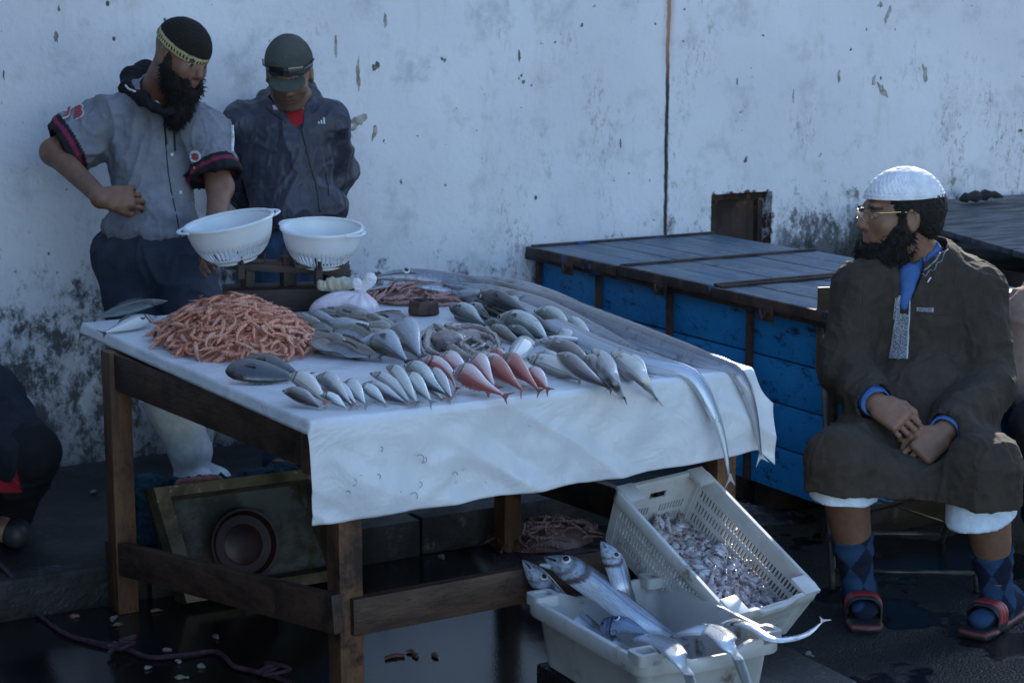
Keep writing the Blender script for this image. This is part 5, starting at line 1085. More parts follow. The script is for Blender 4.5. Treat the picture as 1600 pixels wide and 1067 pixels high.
def side(u0, v0, u1, v1, iu, iv, nm):
    b = MB(); A = [FB(u0, v0, 0), FB(u1, v1, 0), FB(u1, v1, .108), FB(u0, v0, .108)]; Bq = [FB(u0 + iu, v0 + iv, .0), FB(u1 + iu, v1 + iv, .0), FB(u1 + iu * 1.4, v1 + iv * 1.4, .084), FB(u0 + iu * 1.4, v0 + iv * 1.4, .084)]
    b.add(A + Bq, [(0, 1, 5, 4), (1, 2, 6, 5), (2, 3, 7, 6), (3, 0, 4, 7), (0, 3, 2, 1), (4, 5, 6, 7)]); b.build(nm, M_foamrim, fE)
side(0, 1, 1, 1, 0, -.09, 'wall'); side(0, 0, 1, 0, 0, .09, 'wall'); side(0, .002, 0, .998, .08, 0, 'wall'); side(1, .002, 1, .998, -.08, 0, 'wall')
b = MB(); dc = FB(.44, .42, .058); Rd = np.array([nrm(FB(1, .4, 0) - FB(0, .4, 0)), np.cross(-nb_, nrm(FB(1, .4, 0) - FB(0, .4, 0))), -nb_]).T
b.lathe([(.001, -.006), (.090, -.006), (.104, .012), (.110, .013), (.108, .017), (.100, .016), (.088, .0), (.062, -.001), (.058, .002), (.001, .002)], dc, 48, 0, Rd)
tag(b.build('basin', dirty('maroon_plastic', (.040, .012, .014), (.022, .008, .010), 6, .4, .65, .45, .2, 40), None, True), 'round maroon plastic basin resting inside the leaning box under the table', 'basin')
def blob(name, label, cat, prims, mat, amp, sc_, h=.006, lo=None, pad=.12, colf=None):
    A = ex([p for q in prims for p in q[:2]]); S = SDF(A.min(0) - pad, A.max(0) + pad, h)
    for a, c_, r0, r1 in prims: S.cap(a, c_, r0, r1, .03)
    if lo is not None: S.plane((0, 0, lo), (0, 0, -1))
    o = sdf_obj(S, name, mat, None, lambda P, N: amp * ridge(P * sc_, 3) * .5, colf); return tag(o, label, cat)
M_net = dirty('blue_netting', (.015, .10, .16), (.01, .05, .09), 12, .4, .6, .9, 1.0, 160, None, (.03, .17, .22), 40, (.6, .7), bdist=.01)
Yn = 5.48
blob('fishing_net', 'bundle of blue netting on the pavement behind the leaning box', 'net', [(ay(228, 770, Yn), ay(245, 830, Yn - .02), .055, .05), (ay(230, 775, Yn), ay(330, 772, Yn + .05), .045, .038), (ay(330, 772, Yn + .05), ay(455, 745, Yn + .02), .036, .036), (ay(240, 800, Yn), ay(330, 800, Yn), .06, .06), (ay(330, 790, Yn + .04), ay(440, 780, Yn), .06, .05)], M_net, .03, 18, .006, lo=.118)
o = blob('rubber_glove', 'pink rubber glove lying on the blue netting', 'glove', [(ay(282, 758, Yn - .06), ay(330, 754, Yn - .04), .018, .022), (ay(325, 754, Yn - .04), ay(342, 752, Yn - .04), .010, .008)], plain('pink_rubber', (.40, .15, .15), .45), .006, 30, .004)
blob('white_cloth', 'crumpled whitish cloth at the right end of the blue netting', 'cloth', [(ay(462, 712, Yn - .02), ay(492, 722, Yn - .04), .022, .025), (ay(480, 706, Yn - .02), ay(500, 712, Yn - .02), .018, .02)], plain('old_white_cloth', (.36, .35, .34), .9), .02, 24, .004)
pu = az(845, 842, 0)
mound('refuse_heap', pu[0], pu[1], .18, .15, .045, .004, M_shrdark, extra=(75, .20, .17, .052, .012, sh3), label='dark shrimp refuse packed inside the heap on the ground under the table', cat='refuse')
M_scrap = plain('pale_scrap', (.16, .15, .145), .5, 0, .4, 60); M_scrapp = plain('pink_scrap', (.17, .08, .065), .5, 0, .4, 60)
rs = random.Random(9)
sl_lab = {0: 'pale fish scrap lying on the dark wet ground', 1: 'pinkish shrimp scrap lying on the dark wet ground'}
for i, (x, y, L0, kx) in enumerate([(690, 870, .034, 0), (176, 966, .034, 0), (183, 975, .022, 1), (115, 962, .024, 1), (245, 953, .026, 1), (337, 994, .022, 0), (283, 1058, .032, 0), (232, 1042, .016, 0), (278, 1033, .018, 0), (315, 1040, .016, 0), (615, 1024, .045, 1), (650, 1023, .025, 1), (640, 1017, .02, 1), (680, 1023, .03, 1), (1150, 768, .045, 1), (1175, 762, .035, 1), (145, 768, .022, 0), (60, 770, .02, 0), (1265, 1022, .03, 0), (330, 930, .05, 0), (600, 868, .02, 0), (260, 1015, .02, 0)]):
    zz = .12 if y < 800 and x < 500 else 0; c = az(x, y, zz + .005); S = SDF(c - .05, c + .05, .0025); a = rs.uniform(0, 3.1); d = ex([math.cos(a), math.sin(a), 0]) * L0 * .5
    S.cap(c - d, c + d * .3, .004, .0065, .005, sq=(Zv, .5)).cap(c + d * .3, c + d + ex([d[1], -d[0], 0]) * .6, .0055, .003, .005, sq=(Zv, .5))
    o = sdf_obj(S, 'scrap', [M_scrap, M_scrapp][kx], None, lambda P, N: .003 * ridge(P * 70, 2)); tag(o, sl_lab[kx], 'scrap', ['pale scraps on the ground', 'pink scraps on the ground'][kx])
# wet refuse by the foot of the chest
M_mud = dirty('wet_refuse', (.035, .033, .034), (.10, .10, .11), 12, .45, .65, .25, .8, 50, None, (.13, .06, .045), 14, (.62, .68), bdist=.01)
qm = az(1215, 800, 0); mound('wet_refuse', qm[0] - .12, qm[1] + .06, .28, .15, .03, .0, M_mud, ang=-.9, label='wet fish refuse spread on the ground at the foot of the blue chest', amp=.012, sc=16, cat='refuse')
# purple rope
M_rope = dirty('purple_rope', (.065, .024, .042), (.035, .016, .028), 30, .4, .6, .85, .5, 200)
rp = smoothpath([az(-20, 862, .131), az(12, 893, .131), az(38, 925, .075), az(60, 958, .012), az(100, 988, .009), az(150, 1003, .009), az(190, 1010, .010), az(235, 1026, .009), az(290, 1022, .009), az(335, 1017, .009), az(352, 1026, .012), az(366, 1040, .009), az(400, 1048, .009), az(440, 1060, .009), az(480, 1078, .009)], 420)
roE = empty('rope', rp[200], 'purple rope running over the kerb and along the wet gutter, with two tangled knots', 'rope'); T, N_, B_ = frames(rp)
for k in range(3):
    ph = np.arange(420) * .55 + k * 2.094; st = rp + .0033 * (np.cos(ph)[:, None] * N_ + np.sin(ph)[:, None] * B_); b = MB(); b.tube(st, .0036, 6); b.build('strand', M_rope, roE, True, False)
for (x, y, r0) in ((195, 1012, .022), (425, 1047, .026)):
    c = az(x, y, .016); rs2 = random.Random(int(x)); pts = [c + ex([rs2.gauss(0, r0), rs2.gauss(0, r0), abs(rs2.gauss(0, .008))]) for _ in range(13)]; b = MB(); b.tube(smoothpath(pts, 110), .0052, 6); b.build('knot', M_rope, roE, True, False)
# ================================================================ FOLDING CHAIR
fwd = nrm(ex([-.55, -.83, 0])); rgt = ex([-fwd[1], fwd[0], 0]) * -1   # rgt = the sitter's right (photo left)
hipc = ex([3.93, 4.42, 0])
def CH(r, f, z): return hipc + rgt * r + fwd * f + Zv * z
M_tubem = dirty('worn_chair_tube', (.05, .045, .04), (.10, .09, .075), 12, .45, .65, .4, .3, 60, None, (.11, .06, .03), 20, (.6, .7), metal=.4)
M_chairb = dirty('brown_chair_board', (.12, .085, .05), (.07, .05, .03), 8, .4, .62, .6, .3, 60)
chE2 = empty('folding_chair', hipc, 'worn metal folding chair with a brown backrest, under the seated man', 'chair')
for s in (-1, 1):
    b = MB(); b.tube(smoothpath([CH(s * .215, -.26, .80), CH(s * .215, -.19, .60), CH(s * .215, -.02, .40), CH(s * .215, .27, .0)], 24), .011, 8); b.build('leg', M_tubem, chE2, True, False)
    b = MB(); b.tube(smoothpath([CH(s * .19, .22, .405), CH(s * .19, .05, .27), CH(s * .19, -.24, .02), CH(s * .19, -.26, .008)], 20), .010, 8); b.build('leg', M_tubem, chE2, True, False)
b = MB(); b.box(CH(0, .03, .412), (.40, .38, .018), np.array([rgt, fwd, Zv]).T, bev=.006); b.build('seat', M_chairb, chE2, True)
b = MB(); P0 = [CH(x, -.235 - .03 * (1 - (x / .235) ** 2), z) for x in np.linspace(-.235, .235, 9) for z in (.56, .84)]; b.add(P0 + [p - fwd * .012 for p in P0], [(2 * i, 2 * i + 1, 2 * i + 3, 2 * i + 2) for i in range(8)] + [(18 + 2 * i, 20 + 2 * i, 21 + 2 * i, 19 + 2 * i) for i in range(8)] + [(2 * i + 1, 2 * i + 19, 2 * i + 21, 2 * i + 3) for i in range(8)] + [(2 * i, 2 * i + 2, 2 * i + 20, 2 * i + 18) for i in range(8)] + [(0, 18, 19, 1), (16, 17, 35, 34)]); b.build('backrest', M_chairb, chE2, True)
b = MB(); b.tube([CH(-.215, .235, .05), CH(.215, .235, .05)], .008, 8); b.tube([CH(-.19, -.22, .04), CH(.19, -.22, .04)], .009, 8); b.tube([CH(-.2, .1, .28), CH(.2, -.16, .09)], .005, 6); b.tube([CH(.2, .1, .28), CH(-.2, -.16, .09)], .005, 6); b.build('brace', M_tubem, chE2, True, False)
# ================================================================ PEOPLE
from mathutils.bvhtree import BVHTree
def skin_mat(name, rough=.5):
    N = NT(name); a = N.n('Attribute'); a.attribute_name = 'Col'
    c = N.mix(N.ramp(N.noise(26, 5, .7), .3, .7), N.mix(1., a.outputs['Color'], (.82, .78, .76), 'MULTIPLY'), N.mix(1., a.outputs['Color'], (1.1, 1.08, 1.06), 'MULTIPLY'))
    nb = N.bump(N.noise(260, 3, .6), .15, .001); nb = N.bump(N.noise(60, 3), .15, .003, nb)
    return N.out(c, rough, 0, nb, .4, sub=.06)
M_skin = skin_mat('skin')
M_hair = dirty('black_hair', (.012, .010, .009), (.022, .018, .016), 60, .4, .6, .7, .9, 240, (1, 1, .3), bdist=.006, spec=.3)
M_cotton = vc_mat('grey_jersey', .9, .3, 500, .2, low=(9, .35, (1, 1, .5)))
M_linen = vc_mat('brown_linen', .88, .45, 420, .2, low=(11, .45, (1, 1, .6)))
M_nylon = vc_mat('navy_nylon', .48, .15, 300, .45, low=(10, .5, (1, 1, .5)))
M_denim = vc_mat('worn_denim', .9, .4, 600, .2, low=(8, .4, (1, 1, .6)))
M_rubber = vc_mat('white_rubber', .38, .1, 80, .5, low=(14, .25))
M_knit = vc_mat('knit', .95, .9, 90, .2, bdist=.004)
M_sock = vc_mat('sock_knit', .95, .5, 500, .2)
M_blackr = vc_mat('sandal_rubber', .5, .2, 200, .4)
class Head:
    def __init__(s, c, f, up, sc=1.0):
        f = nrm(f); x = nrm(np.cross(f, nrm(up))); z = np.cross(x, f); s.c = ex(c); s.R = np.array([-x, f, z]).T; s.s = sc     # local x: the person's left
    def p(s, x, y, z): return s.c + s.R @ (ex([x, y, z]) * s.s)
    def loc(s, P): return ((P - s.c) @ s.R) / s.s
def add_head(S, H, ears=True, nose=1.0):
    s = H.s; e = lambda c, r, k=.012, op='u': S.ell(H.p(*c), ex(r) * s, H.R, k * s, op); c_ = lambda a, b, r0, r1, k=.01, op='u': S.cap(H.p(*a), H.p(*b), r0 * s, r1 * s, k * s, op)
    e((0, -.018, .032), (.077, .100, .088)); e((0, .022, -.008), (.070, .074, .078), .02)
    e((0, .040, -.058), (.056, .056, .062), .03); e((0, .074, -.100), (.024, .022, .020), .02)
    c_((-.03, .083, .024), (.03, .083, .024), .011, .011, .016)
    for q in (-1, 1):
        e((q * .042, .062, -.026), (.022, .020, .022), .02)
        e((q * .031, .104, .003), (.017, .015, .011), .012, 's')
        e((q * .031, .079, .003), (.0135, .013, .0125), .003)
        c_((q * .046, .074, .012), (q * .018, .089, .010), .0045, .0045, .006)
        c_((q * .058, .0, -.085), (q * .03, .055, -.105), .020, .018, .025)
    c_((0, .088, .012), (0, .110, -.026), .0085, .0125 * nose, .010); e((0, .108, -.030), (.013, .013, .011), .006)
    for q in (-1, 1): e((q * .012, .098, -.034), (.009, .010, .008), .005)
    for q in (-1, 1): e((q * .005, .106, -.041), (.0035, .006, .004), .002, 's')
    e((0, .080, -.062), (.030, .018, .020), .018)
    c_((-.020, .090, -.058), (.0, .0985, -.0555), .0048, .0062, .004); c_((.020, .090, -.058), (.0, .0985, -.0555), .0048, .0062, .004)
    c_((-.017, .088, -.068), (.0, .0965, -.0695), .0050, .0072, .004); c_((.017, .088, -.068), (.0, .0965, -.0695), .0050, .0072, .004)
    c_((-.022, .096, -.0625), (.022, .096, -.0625), .0018, .0018, .003, 's')
    if ears:
        for q in (-1, 1):
            e((q * .079, -.008, -.008), (.010, .020, .033), .006); e((q * .088, -.002, -.004), (.007, .012, .020), .006, 's'); e((q * .080, -.004, -.034), (.008, .009, .010), .006)
def head_col(H, base, P, lips=(.30, .11, .10), brow=True, stubble=0.0, out=None):
    L = H.loc(P); c = out if out is not None else np.tile(ex(base), (len(P), 1)); near = np.linalg.norm(L, axis=1) < .2
    def paint(m, col, a=1.0): a_ = (m & near).astype(float)[:, None] * a; c[:] = c * (1 - a_) + ex(col) * a_
    x, y, z = L.T; ax_ = np.abs(x)
    paint((y > .083) & (ax_ < .022) & (np.abs(z + .0630) < .0125 - ax_ * .25), lips, .8)
    if brow: paint((y > .066) & (np.abs(z - .0235 + .10 * np.maximum(ax_ - .03, 0)) < .0052) & (ax_ > .012) & (ax_ < .052), (.015, .012, .01), .92)
    paint((y > .07) & (np.hypot((ax_ - .031) / .0135, (z - .003) / .0075) < 1), (.32, .30, .28), .9)
    paint((y > .07) & (np.hypot((ax_ - .031), (z - .002)) < .0062), (.02, .012, .01), 1)
    paint((y > .07) & (np.abs(z - .0105) < .0022) & (np.abs(ax_ - .031) < .015), (.02, .012, .01), .8)
    if stubble: paint((y > .0) & (z < -.035) & (z > -.13), (.06, .05, .05), stubble)
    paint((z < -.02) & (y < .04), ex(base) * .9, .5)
    return c
def add_hand(S, wr, d, n, thumb, curls=(.5, .5, .5, .5), sz=1.0, spread=.08, tcurl=.35, k=.003):
    d = nrm(d); n = nrm(n - d * (n @ d)); s = nrm(np.cross(d, n)) * thumb
    R = np.array([d, s, n]).T; S.box(wr + d * .050 * sz, ex([.046, .040, .0135]) * sz, R, .013 * sz, .012); S.cap(wr - d * .02, wr + d * .03 * sz, .026 * sz, .027 * sz, .02, sq=(n, .75))
    tips = []
    for i in range(4):
        b = wr + (d * (.088 - .004 * abs(i - 1)) + s * (.0305 - .0203 * i)) * sz; L = [.074, .082, .076, .060][i] * sz; r = [.0086, .0089, .0084, .0075][i] * sz; a = -.2 * curls[i]; p = b - d * .012
        dd0 = nrm(d + s * spread * (1.5 - i)); tot = 0
        for f, w_ in ((.46, 1.0), (.30, 1.15), (.24, .8)):
            tot += curls[i] * w_; q = p + (dd0 * math.cos(tot) - n * math.sin(tot)) * L * f if f != .46 else b + (dd0 * math.cos(tot) - n * math.sin(tot)) * L * f
            S.cap(p, q, r, r * .93, k); S.ell(q, (r * 1.02,) * 3, k=.002); p = q; r *= .93
        tips.append(p)
    b = wr + (d * .022 + s * .026) * sz; S.cap(b, wr + (d * .052 + s * .044 - n * .008) * sz, .016 * sz, .0135 * sz, .012)
    p = wr + (d * .052 + s * .044 - n * .008) * sz; t = nrm(d * .8 + s * (.55 - tcurl) - n * (.25 + tcurl)); q = p + t * .032 * sz; S.cap(p, q, .0125 * sz, .0115 * sz, .004); t = nrm(d * .8 - s * (.1 + tcurl) - n * (.25 + tcurl)); S.cap(q, q + t * .026 * sz, .0112 * sz, .0092 * sz, .003)
    return tips
def hair_tufts(b, P, F, n, ln, rnd, down=.6, r0=.0016, outw=1.0, keep=None):
    N = vnormals(P, F); idx = rnd.choice(len(P), n * 3)
    c = 0
    for i in idx:
        if keep is not None and not keep(P[i]): continue
        L = ln * rnd.uniform(.5, 1.2); d = nrm(N[i] * outw + rnd.normal(0, .35, 3) - Zv * down); e = P[i] - N[i] * .002
        q = e + d * L * .6; g = q + nrm(d - Zv * .5 + rnd.normal(0, .3, 3)) * L * .5; b.tube([e, q, g], [r0, r0 * .7, .0002], 3, cap=False); c += 1
        if c >= n: break
def beard(H, parent, prims, subs=(), ln=.016, n=900, seed=1, amp=.006, cut=None):
    S = SDF(H.c - .24, H.c + .22, .0028)
    for c, r in prims: S.ell(H.p(*c), ex(r) * H.s, H.R, .018)
    for c, r in subs: S.ell(H.p(*c), ex(r) * H.s, H.R, .006, 's')
    P, F = S.verts(); N = vnormals(P, F); P = P + N * (amp * (fbm(P * 55, 3) + .8 * ridge(P * 95, 2) * .4))[:, None]
    b = MB(); b.add(P, [tuple(q) for q in F]); rnd = np.random.default_rng(seed); hair_tufts(b, P, F, n, ln, rnd, keep=(lambda p: cut(H.loc(p[None])[0])) if cut else None)
    return b.build('beard', M_hair, parent, True, False)
def bvh_of(o):
    me = o.data; off = np.zeros(3); p = o.parent
    while p is not None: off += np.array(p.location); p = p.parent
    n = len(me.vertices); co = np.zeros(n * 3); me.vertices.foreach_get('co', co); co = co.reshape(-1, 3) + off
    return BVHTree.FromPolygons([Vector(v) for v in co], [tuple(p.vertices) for p in me.polygons])
def hit(T, x, y, off=.002):
    r = nrm(ray(x, y)); h = T.ray_cast(Vector(Cv), Vector(r)); 
    if h[0] is None: return None, None
    n = np.array(h[1]); n = n if n @ r < 0 else -n; return np.array(h[0]) + n * off, n
def patch(T, name, poly, mat, parent, nu=8, nv=8, off=.003, thick=.002, fn=None):
    """a thin piece of cloth or print lying on the surface: poly is 4 corners in order, fn(u,v) keeps a cell"""
    q = [ex(p + (0,)) if len(p) == 2 else ex(p) for p in poly]; V = []; ok = []; UVs = []
    for i in range(nu + 1):
        for j in range(nv + 1):
            u, v = i / nu, j / nv; p = (q[0] * (1 - u) + q[1] * u) * (1 - v) + (q[3] * (1 - u) + q[2] * u) * v; h, n = hit(T, p[0], p[1], off); ok.append(h is not None); V.append(h if h is not None else J(p[0], p[1], 6)); UVs.append((u, v))
    V = ex(V); F = []
    for i in range(nu):
        for j in range(nv):
            a = [i * (nv + 1) + j, (i + 1) * (nv + 1) + j, (i + 1) * (nv + 1) + j + 1, i * (nv + 1) + j + 1]
            if all(ok[k] for k in a) and (fn is None or fn((i + .5) / nu, (j + .5) / nv)): F.append(tuple(a))
    if not F: return None
    o = mesh(name, V, F, mat, parent, True, uv=UVs)
    if thick: m = o.modifiers.new('t', 'SOLIDIFY'); m.thickness = thick; m.offset = 0
    return o
def strip(T, name, pts, r, mat, parent, off=.002, n=30, flat=.5):
    P = []
    pp = smoothpath([(x, y, 0) for x, y in pts], n)
    for x, y, _ in pp:
        h, _n = hit(T, x, y, off)
        if h is not None: P.append(h)
    if len(P) < 3: return None
    P = ex(P); P[1:-1] = (P[:-2] + P[1:-1] * 2 + P[2:]) / 4; b = MB(); b.tube(P, r, 6, flat=flat, fup=-Fv); return b.build(name, mat, parent, True, False)
def flatcol(c): return lambda P: np.tile(ex(c), (len(P), 1))
def folds(P, N, a=.006, f=9, st=(1, 1, .45), seed=0., fine=.0015):
    q = P * f * ex(st) + seed; q = q + .35 * np.stack([fbm(q * .7 + 3, 2), fbm(q * .7 + 9, 2), fbm(q * .7 + 5, 2)], 1)
    
    g = 1 - np.abs(vnoise(q + 11.)) * 5.5; g = np.clip(g, 0, 1) ** 2.4; g2 = 1 - np.abs(vnoise(q * 1.9 + 4.)) * 6; g2 = np.clip(g2, 0, 1) ** 2.2
    return a * (.85 * g + .5 * g2 - .35) + a * .25 * vnoise(q * .5) + fine * fbm(P * 45, 2)
def armfolds(P, joints, a=.006, f=55, w=.09):
    """creases that ring a bent joint"""
    d = np.zeros(len(P))
    for c, ax_ in joints:
        v = P - c; t = v @ nrm(ax_); r = np.linalg.norm(v, axis=1); d += a * np.exp(-(r / w) ** 2) * np.sin(t * f * 2 + 5 * fbm(P * 9, 2))
    return d
# ================================================================ THE SEATED MAN
def seated_man():
    hip = J(1435, 720, 5.86); E = empty('person', ex([hipc[0], hipc[1], 0]), 'seated bearded man in white knitted cap, glasses and brown robe, at the right', 'person')
    H = Head(J(1406, 334, 5.74), -Rv * .985 - Gv * .17 - Zv * .02, Zv - Rv * .02, 1.09)
    sk = (.235, .125, .082)
    nb = J(1445, 415, 5.80); sR = J(1345, 452, 5.73); sL = J(1522, 458, 5.78); eR = J(1322, 578, 5.68); eL = J(1545, 602, 5.70); wR_ = J(1368, 628, 5.50); wL_ = J(1478, 672, 5.46)
    hR, hL = J(1395, 715, 5.86), J(1478, 722, 5.84); kR, kL = J(1316, 722, 5.40), J(1536, 735, 5.34); aR, aL = J(1343, 930, 5.55), J(1560, 945, 5.46)
    tR, tL = az(1350, 962, .03), az(1532, 975, .03); hlR, hlL = az(1343, 930, .04), az(1575, 945, .04)
    lo = ex([min(p[i] for p in (sR, sL, eR, eL, kR, kL, aR, aL, tR, tL, hR, hL)) for i in range(3)]) - .2; hi = ex([max(p[i] for p in (sR, sL, eR, eL, kR, kL, H.c, hR, hL)) for i in range(3)]) + .22
    lo[2] = -.02; S = SDF(lo, hi, .0038)
    add_head(S, H, nose=1.1); S.cap(H.p(0, -.03, -.06), nb, .058, .060, .03); S.cap(nb - Zv * .13, (hR + hL) / 2, .09, .13, .05); S.cap(nb, nb - Zv * .13, .062, .07, .03); S.cap(sR - Zv * .02, sL - Zv * .02, .05, .05, .03)
    S.chain([sR, eR, wR_], [.055, .045, .030], .03); S.chain([sL, eL, wL_], [.055, .045, .030], .03)
    S.chain([hR, kR, aR, ], [.085, .062, .040], .03); S.chain([hL, kL, aL], [.085, .062, .040], .03)
    for k_, a_ in ((kR, aR), (kL, aL)): S.cap(k_ * .72 + a_ * .28 + Gv * .018, k_ * .5 + a_ * .5 + Gv * .012, .060, .050, .03)
    for h_, a_, t_ in ((hlR, aR, tR), (hlL, aL, tL)): S.cap(a_, h_ + Zv * .02, .04, .036, .03); S.cap(h_ + Zv * .015, t_ + Zv * .012, .034, .028, .03, sq=(Zv, .8))
    add_hand(S, wR_ + (J(1400, 655, 5.44) - wR_) * .15, J(1428, 672, 5.41) - wR_, -Gv + Zv * .45, 1 if np.cross(nrm(J(1428, 672, 5.41) - wR_), -Gv) @ Zv > 0 else -1, (.55, .6, .65, .7), 1.04, .03)
    dL = J(1420, 726, 5.40) - wL_; add_hand(S, wL_ + dL * .12, dL, -Gv + Zv * .5, -1 if np.cross(nrm(dL), -Gv + Zv * .5) @ Zv < 0 else 1, (.75, .8, .82, .85), 1.06, .04)
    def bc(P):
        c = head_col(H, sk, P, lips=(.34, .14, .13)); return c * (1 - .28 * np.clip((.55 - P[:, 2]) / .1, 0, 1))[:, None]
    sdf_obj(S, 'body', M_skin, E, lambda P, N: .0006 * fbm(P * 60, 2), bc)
    # beard, hair, cap, glasses
    beard(H, E, [((0, .058, -.115), (.060, .058, .062)), ((0, .062, -.145), (.040, .042, .035)), ((.055, .020, -.065), (.026, .040, .052)), ((-.055, .020, -.065), (.026, .040, .052)), ((.068, .010, -.025), (.012, .018, .036)), ((-.068, .010, -.025), (.012, .018, .036)), ((.035, .035, -.105), (.034, .040, .036)), ((-.035, .035, -.105), (.034, .040, .036)), ((0, .088, -.092), (.028, .022, .018))],
          [((0, .105, -.062), (.034, .030, .022)), ((.042, .075, -.035), (.030, .034, .030)), ((-.042, .075, -.035), (.030, .034, .030))], .020, 2200, 3, .006, cut=lambda l: l[2] < -.03)
    S = SDF(H.c - .2, H.c + .2, .003); S.ell(H.p(0, -.024, .022), ex([.085, .106, .088]) * H.s, H.R, .01); S.ell(H.p(0, -.070, -.030), ex([.066, .045, .046]) * H.s, H.R, .025); S.cap(H.p(.074, .022, .03), H.p(.074, .022, -.02), .010, .008, .01); S.cap(H.p(-.074, .022, .03), H.p(-.074, .022, -.02), .010, .008, .01)
    S.ell(H.p(0, .115, -.02), ex([.12, .085, .115]) * H.s, H.R, .012, 's')
    for q in (-1, 1): S.ell(H.p(q * .09, .002, -.020), ex([.03, .026, .036]) * H.s, H.R, .008, 's')
    P, F = S.verts(); N = vnormals(P, F); P = P + N * (.0025 * ridge(P * 90, 2))[:, None]; b = MB(); b.add(P, [tuple(q) for q in F]); hair_tufts(b, P, F, 900, .010, np.random.default_rng(4), .9, .0012, .5, keep=lambda p: H.loc(p[None])[0][2] < .02); b.build('hair', M_hair, E, True, False)
    S = SDF(H.c - .2, H.c + .22, .003); S.ell(H.p(0, -.012, .038), ex([.089, .115, .080]) * H.s, H.R, .01); S.ell(H.p(0, -.016, .078), ex([.060, .075, .045]) * H.s, H.R, .03)
    S.plane(H.p(0, 0, .046), -(H.R @ Zv) + (H.R @ ex([0, 1, 0])) * -.02); 
    def capd(P, N):
        L = H.loc(P); a = np.arctan2(L[:, 1] + .01, L[:, 0]); return .0016 * np.sin(a * 44) * np.cos(L[:, 2] * 300) * (L[:, 2] > .062) + .0010 * np.sin(L[:, 2] * 700) * (L[:, 2] <= .062) + .003 * fbm(P * 16, 2)
    sdf_obj(S, 'knitted_cap', M_knit, E, capd, flatcol((.74, .74, .77)))
    M_gold = plain('gold_wire', (.75, .55, .25), .25, 1.0); M_lens = plain('lens', (.10, .11, .12), .08, 0); g = MB()
    for q in (-1, 1):
        g.tube([H.p(q * .084, -.006, .012), H.p(q * .080, .03, .014), H.p(q * .068, .085, .012), H.p(q * .055, .104, .010)], .0016, 6)
    g.tube([H.p(-.010, .116, .006), H.p(0, .121, .010), H.p(.010, .116, .006)], .0013, 6)
    gl = g.build('glasses', M_gold, E, True, False)
    for q in (-1, 1):
        lm = MB(); pts = [H.p(q * (.034 + .023 * math.cos(a)), .110 - .010 * abs(math.cos(a)) * (1 if math.cos(a) * 1 > 0 else -.3), .002 + .014 * math.sin(a)) for a in np.linspace(0, 2 * math.pi, 21)]
        lm.tube(pts, .0011, 5); lm.build('lens_rim', M_gold, gl, True, False)
    # blue shirt: collar at the neck, cuffs at the wrists
    M_blues = vc_mat('blue_cotton', .85, .3, 500, .2); S = SDF(nb - .22, nb + .24, .0045)
    S.cap(nb + Zv * -.03 - Gv * .01, nb + (H.p(0, -.03, -.09) - nb) * .30, .086, .074, .01); S.cap(J(1421, 428, 5.71), J(1412, 478, 5.685), .034, .014, .01)
    S.cap(nb - Zv * .05, H.p(0, -.03, -.05), .060, .066, .0, 's'); S.cap(J(1428, 396, 5.64), J(1424, 426, 5.63), .040, .012, .01, 's')
    sdf_obj(S, 'shirt_collar', M_blues, E, lambda P, N: folds(P, N, .003, 16), flatcol((.055, .125, .31)))
    for wr, el in ((wR_, eR), (wL_, eL)):
        d = nrm(wr - el); S = SDF(wr - .13, wr + .13, .0035); S.cap(wr - d * .09, wr + d * .010, .050, .046, .01, sq=(Zv, .92)); S.plane(wr + d * .012, d); S.plane(wr - d * .11, -d); S.cap(wr - d * .02, wr + d * .1, .037, .037, .002, 's')
        sdf_obj(S, 'shirt_cuff', M_blues, E, lambda P, N: folds(P, N, .004, 18), flatcol((.065, .15, .38)))
    # robe
    S = SDF(lo, hi + ex([.02, .02, 0]), .0048); Bx = np.array([Rv, Gv, Zv]).T
    S.ell(J(1437, 500, 5.81), (.185, .135, .235), Bx, .03); S.ell(J(1433, 625, 5.76), (.205, .165, .17), Bx, .06); S.cap(nb + Zv * .012, nb - Zv * .06, .085, .12, .04)
    S.cap(J(1415, 425, 5.79), sR, .075, .086, .05); S.cap(J(1465, 420, 5.81), sL, .078, .088, .05)
    S.chain([sR, eR + Gv * .01], [.086, .076], .035); S.cap(eR, wR_ - nrm(wR_ - eR) * .035, .078, .064, .03); S.chain([sL, eL + Gv * .01], [.090, .080], .035); S.cap(eL, wL_ - nrm(wL_ - eL) * .045, .082, .066, .03)
    S.cap(J(1360, 680, 5.66), J(1505, 692, 5.66), .10, .10, .08); S.cap(hR, kR + Gv * .01, .125, .102, .06); S.cap(hL, kL + Gv * .01, .130, .106, .06); S.cap(kR, kR - Zv * .09, .102, .104, .03); S.cap(kL, kL - Zv * .12, .106, .108, .03); S.cap(kR - Zv * .10 + Gv * .02, kL - Zv * .10 + Gv * .02, .06, .06, .09)
    S.cap(J(1350, 740, 5.44), J(1505, 762, 5.42), .058, .062, .08); S.cap(J(1370, 715, 5.58), J(1495, 735, 5.58), .075, .08, .08); S.cap(J(1400, 760, 5.46), J(1500, 790, 5.45), .03, .035, .05)
    # neck opening and the slit down the chest
    S.cap(nb - Zv * .01, H.p(0, -.03, -.05), .078, .096, .008, 's'); S.cap(J(1423, 420, 5.62), J(1413, 484, 5.62), .046, .010, .004, 's'); S.cap(J(1423, 420, 5.70), J(1414, 484, 5.66), .036, .008, .004, 's')
    p0, p1, p2_ = J(1268, 768, 5.35), J(1560, 792, 5.30), J(1430, 786, 5.40); n = nrm(np.cross(p1 - p0, Gv + Zv * .02)); n = n if n @ Zv < 0 else -n; S.plane(p0 * .5 + p1 * .5 + Zv * -.004, n)
